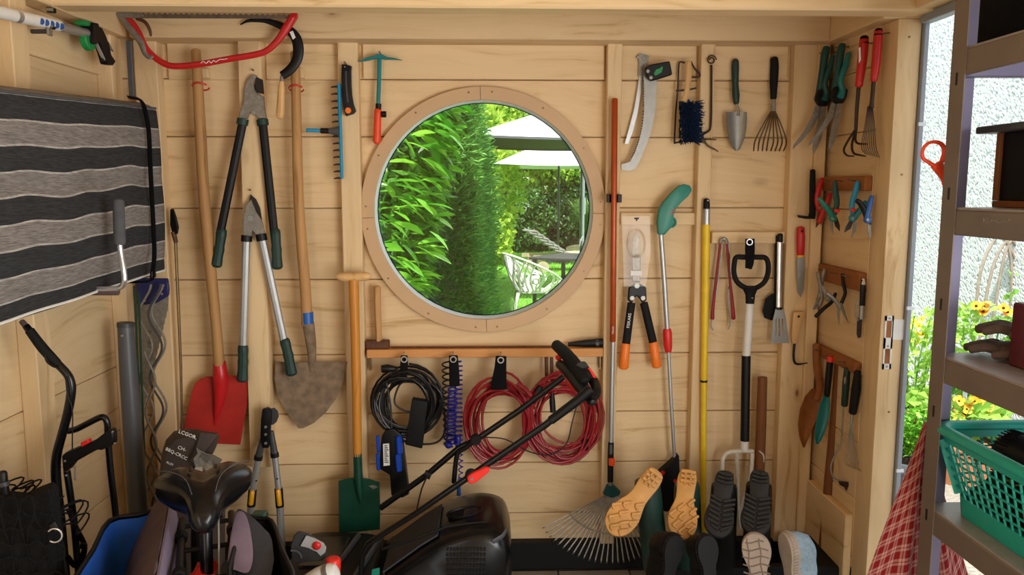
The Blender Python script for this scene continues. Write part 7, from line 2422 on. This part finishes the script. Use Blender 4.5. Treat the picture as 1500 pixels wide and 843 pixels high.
tc = P(774, 386, 6.45); x0, y0, zt = tc.x, 6.45, .735
mb = MB(); mb.prism([V(x0, y0, zt), V(x0 + 1.5, y0 - .55, zt), V(x0 + 1.75, y0 + .25, zt), V(x0 + .45, y0 + .62, zt)], (0, 0, .03)); T.part('table_top', mb, M['dark_grey'], bevel=.004)
for a, b in ((.08, .03), (1.42, -.46), (1.6, .2), (.48, .52)):
    mb = MB(); mb.box(x0 + a - .025, x0 + a + .025, y0 + b - .025, y0 + b + .025, 0, zt - .016); T.part('leg', mb, M['dark_grey'], bevel=.003)
T.done()
# ================================================================ outside the doorway: rough-cast house wall and pots
XW = 3.05
def roughcast():
    ny, nz = 330, 340
    y0, y1, z0, z1 = .2, 3.4, .0, 3.4
    rng = np.random.default_rng(2)
    h = (rng.uniform(0, 1, (ny, nz)) > .85) * rng.uniform(.4, 1, (ny, nz)) * .013
    h2 = .004 - h + rng.uniform(0, .0022, (ny, nz))
    Y, Z = np.meshgrid(np.linspace(y0, y1, ny), np.linspace(z0, z1, nz), indexing='ij')
    v = np.stack([XW - h2, Y + rng.uniform(-.004, .004, (ny, nz)), Z + rng.uniform(-.004, .004, (ny, nz))], -1).reshape(-1, 3)
    i = np.arange((ny - 1) * nz).reshape(ny - 1, nz)[:, :-1].ravel()
    f = np.stack([i, i + 1, i + nz + 1, i + nz], 1)
    me = bpy.data.meshes.new('render'); me.from_pydata(v.tolist(), [], f.tolist()); me.materials.append(M['roughcast'])
    return me
M['roughcast'] = simple('white_roughcast', '#d4d9de', .9, var=.04, scale=30)
T = Thing('wall_house', kind='structure')
T.part('roughcast_face', roughcast(), M['roughcast'], ang=20)
T.part('masonry', MB().box(XW + .02, XW + .25, -3.0, 5.2, 0, 4.2), M['roughcast'])
T.done()
solo('gravel_path', MB().box(XR + .125, XW + .3, -4.5, .44, -.12, -.004), M['gravel'], kind='structure')
solo('gravel_yard', MB().box(XR + .125, XW + .3, .44, 5.2, -.10, .002), M['gravel'], kind='structure')
M['herb'] = leaf_mat('parsley', '#3f8a1e', '#8cc840', .4, .4, 6)
M['flower_yellow'] = simple('yellow_petal', '#f2d21c', .6, var=.08)
M['flower_orange'] = simple('orange_petal', '#f59a1a', .6, var=.08)
M['bright_leaf'] = leaf_mat('bright_leaf', '#6ba83a', '#b8dc6c', .4, .45, 5)
M['willow'] = simple('willow_twig', '#8f8478', .8, var=.15)
def pot(label, c, r, h, mat, name='plant_pot'):
    T = Thing(name, label, 'pot')
    R = lambda rad, z: [V(c[0] + rad * math.cos(2 * PI * k / 28), c[1] + rad * math.sin(2 * PI * k / 28), z) for k in range(28)]
    T.part('pot', MB().loft([R(r * .68, .0), R(r * .96, h - .05), R(r * .96, h - .05), R(r * 1.0, h - .05), R(r * 1.03, h - .01), R(r * 1.01, h), R(r * .92, h), R(r * .90, h - .03), R(r * .6, .03)]), M[mat], ang=40)
    T.part('soil', MB().loft([R(r * .90, h - .05), R(r * .90, h - .035)]), M['soil'])
    T.done()
rq = np.random.default_rng(31)
def leafy(label, name, c, r, hgt, n, mat, L, Wd, seed, stems=8, flowers=None, cat='plant'):
    T = Thing(name, label, cat)
    rng = np.random.default_rng(seed)
    a = rng.uniform(0, 2 * PI, n); q = np.sqrt(rng.uniform(0, 1, n)); t = rng.uniform(.08, 1, n)
    pts = np.stack([c[0] + r * q * np.cos(a) * (.5 + .6 * t), c[1] + r * q * np.sin(a) * (.5 + .6 * t), c[2] + hgt * t], 1)
    dd = np.stack([np.cos(a), np.sin(a), rng.uniform(-.4, .8, n)], 1) + rng.normal(size=(n, 3)) * .3
    T.part('foliage', leafcards(pts, dd, L, Wd, seed=seed + 1), M[mat], stuff=True)
    for k in range(stems):
        a_ = 2 * PI * k / stems + .3
        T.part('stem', MB().tube(smoothline([V(c[0] + r * .2 * math.cos(a_), c[1] + r * .2 * math.sin(a_), c[2]), V(c[0] + r * .4 * math.cos(a_), c[1] + r * .4 * math.sin(a_), c[2] + hgt * .5), V(c[0] + r * .6 * math.cos(a_ + .3), c[1] + r * .6 * math.sin(a_ + .3), c[2] + hgt * .95)], 3), [.006, .005, .003], 6), M['bright_leaf'])
    if flowers:
        mat_f, spots, fr = flowers
        for (x, y, z) in spots:
            fl = MB(); toc = (CAM_POS - V(x, y, z)).normalized(); toc = (toc + V(rng.uniform(-.4, .4), rng.uniform(-.2, .2), rng.uniform(0, .6))).normalized()
            u = toc.orthogonal().normalized(); w = toc.cross(u)
            for k in range(5):
                b = 2 * PI * k / 5
                d = u * math.cos(b) + w * math.sin(b); s = toc.cross(d)
                fl.sheet([[V(x, y, z) + d * fr * tt + s * fr * ss * ww + toc * (fr * .25 * tt) for ss in (-1, 0, 1)] for tt, ww in ((.08, .08), (.5, .38), (.85, .40), (1.0, .2))], .001)
            f_ = T.part('flower', fl, M[mat_f], ang=60)
            T.part('flower_eye', MB().ell(V(x, y, z) + toc * fr * .1, fr * .2, 8, 6), M['blade_dark'], parent=f_)
    T.done()
# pots are set out on the gravel; positions follow from where their rims are seen
g1 = P(1330, 672, .86); pot('grey plastic pot with parsley, beside the door frame', (g1.x + .02, .87, 0), .145, g1.z - .0, 'grey_pot')
leafy('bushy bright green parsley growing in the grey pot by the door frame', 'parsley', (g1.x + .02, .87, g1.z + .02), .15, .24, 900, 'herb', .035, .030, 41)
g2 = P(1330, 590, 1.18); pot('wide terracotta pot with tall yellow-flowered plant, behind the parsley', (g2.x + .06, 1.25, 0), .24, g2.z - .02, 'terracotta')
ysp_ = [tuple(P(px, py, 1.25 + .02 * k)) for k, (px, py) in enumerate(((1332, 480), (1338, 472), (1346, 478), (1352, 490), (1341, 490), (1334, 497), (1350, 468), (1357, 484), (1345, 500), (1329, 486), (1338, 506), (1354, 500)))]
leafy('tall yellow-flowered plant with pale green leaves seen between door frame and rack', 'flowering_plant', (g2.x + .06, 1.25, g2.z - .04), .21, .58, 230, 'bright_leaf', .085, .045, 43, 9, ('flower_yellow', ysp_, .021))
g3 = P(1366, 612, 1.02); pot('tall terracotta pot partly hidden by the rack post', (g3.x + .05, 1.0, 0), .17, g3.z, 'terracotta')
g4 = P(1452, 640, .78); pot('terracotta pot with orange flowers seen through the rack', (g4.x - .06, .95, 0), .24, g4.z - .02, 'terracotta')
osp = [tuple(P(px, py, .85)) for px, py in ((1405, 588), (1428, 588), (1430, 606), (1404, 612), (1448, 598), (1452, 606), (1446, 590), (1438, 617), (1416, 600))]
leafy('low plant with orange open flowers and round leaves behind the rack', 'flowering_plant', (g4.x - .06, .95, g4.z - .04), .26, .20, 340, 'bright_leaf', .07, .06, 47, 7, ('flower_orange', osp, .030))
# climbing plant on willow hoops
T = Thing('willow_trellis', 'arched willow hoops standing against the white house wall behind the rack', 'trellis')
yt4 = 1.3
for a, b, c_ in (((1424, 520), (1436, 400), (1462, 345)), ((1432, 520), (1452, 400), (1475, 352)), ((1448, 520), (1470, 380), (1488, 348)), ((1478, 520), (1482, 400), (1476, 350)), ((1500, 500), (1494, 400), (1470, 346))):
    T.part('hoop', MB().tube(smoothline([V(P(*a, yt4).x, yt4, .02), P(*a, yt4), P(*b, yt4), P(*c_, yt4), P(c_[0] + 14, c_[1] + 8, yt4)], 5), .009, 7), M['willow'])
T.done()
osp = [tuple(P(px, py, 1.0)) for px, py in ((1430, 449), (1440, 457), (1470, 452), (1498, 453), (1441, 450), (1476, 458))]
T = Thing('climbing_plant', 'climbing plant with orange flowers on the willow hoops behind the rack', 'plant')
pt_ = []
for k in range(180):
    px, py = G.gauss(1416, 14), G.uniform(440, 565)
    if k % 3 == 0: px, py = G.uniform(1400, 1500), G.gauss(462, 12)
    if k % 7 == 0: px, py = G.gauss(1485, 12), G.uniform(400, 520)
    q_ = P(px, py, 1.06 + G.uniform(-.08, .08)); q_.x = min(q_.x, XW - .12); pt_.append(tuple(q_))
dd = rq.normal(size=(len(pt_), 3)) * .5 + np.array([-.3, -.5, -.3])
T.part('foliage', leafcards(pt_, dd, .055, .042, seed=61), M['bright_leaf'], stuff=True)
for k in range(4):
    a = P(1408 + 10 * k, 600, 1.1); b = P(1412 + 18 * k, 470, 1.08)
    T.part('stem', MB().tube(smoothline([V(a.x, 1.12, .02), a, b], 4), .005, 6), M['bright_leaf'])
for (x, y, z) in osp:
    fl = MB(); toc = (CAM_POS - V(x, y, z)).normalized() + V(0, 0, .5); toc.normalize(); u = toc.orthogonal().normalized(); w = toc.cross(u)
    for k in range(5):
        b = 2 * PI * k / 5; d = u * math.cos(b) + w * math.sin(b); s = toc.cross(d)
        fl.sheet([[V(x, y, z) + d * .028 * tt + s * .028 * ss * ww + toc * (.01 * tt) for ss in (-1, 0, 1)] for tt, ww in ((.08, .08), (.5, .38), (.85, .40), (1.0, .2))], .001)
    f_ = T.part('flower', fl, M['flower_orange'], ang=60)
    T.part('flower_eye', MB().ell(V(x, y, z) + toc * .004, .008, 8, 6), M['blade_dark'], parent=f_)
T.done()
if NAILS.parts: NAILS.done()
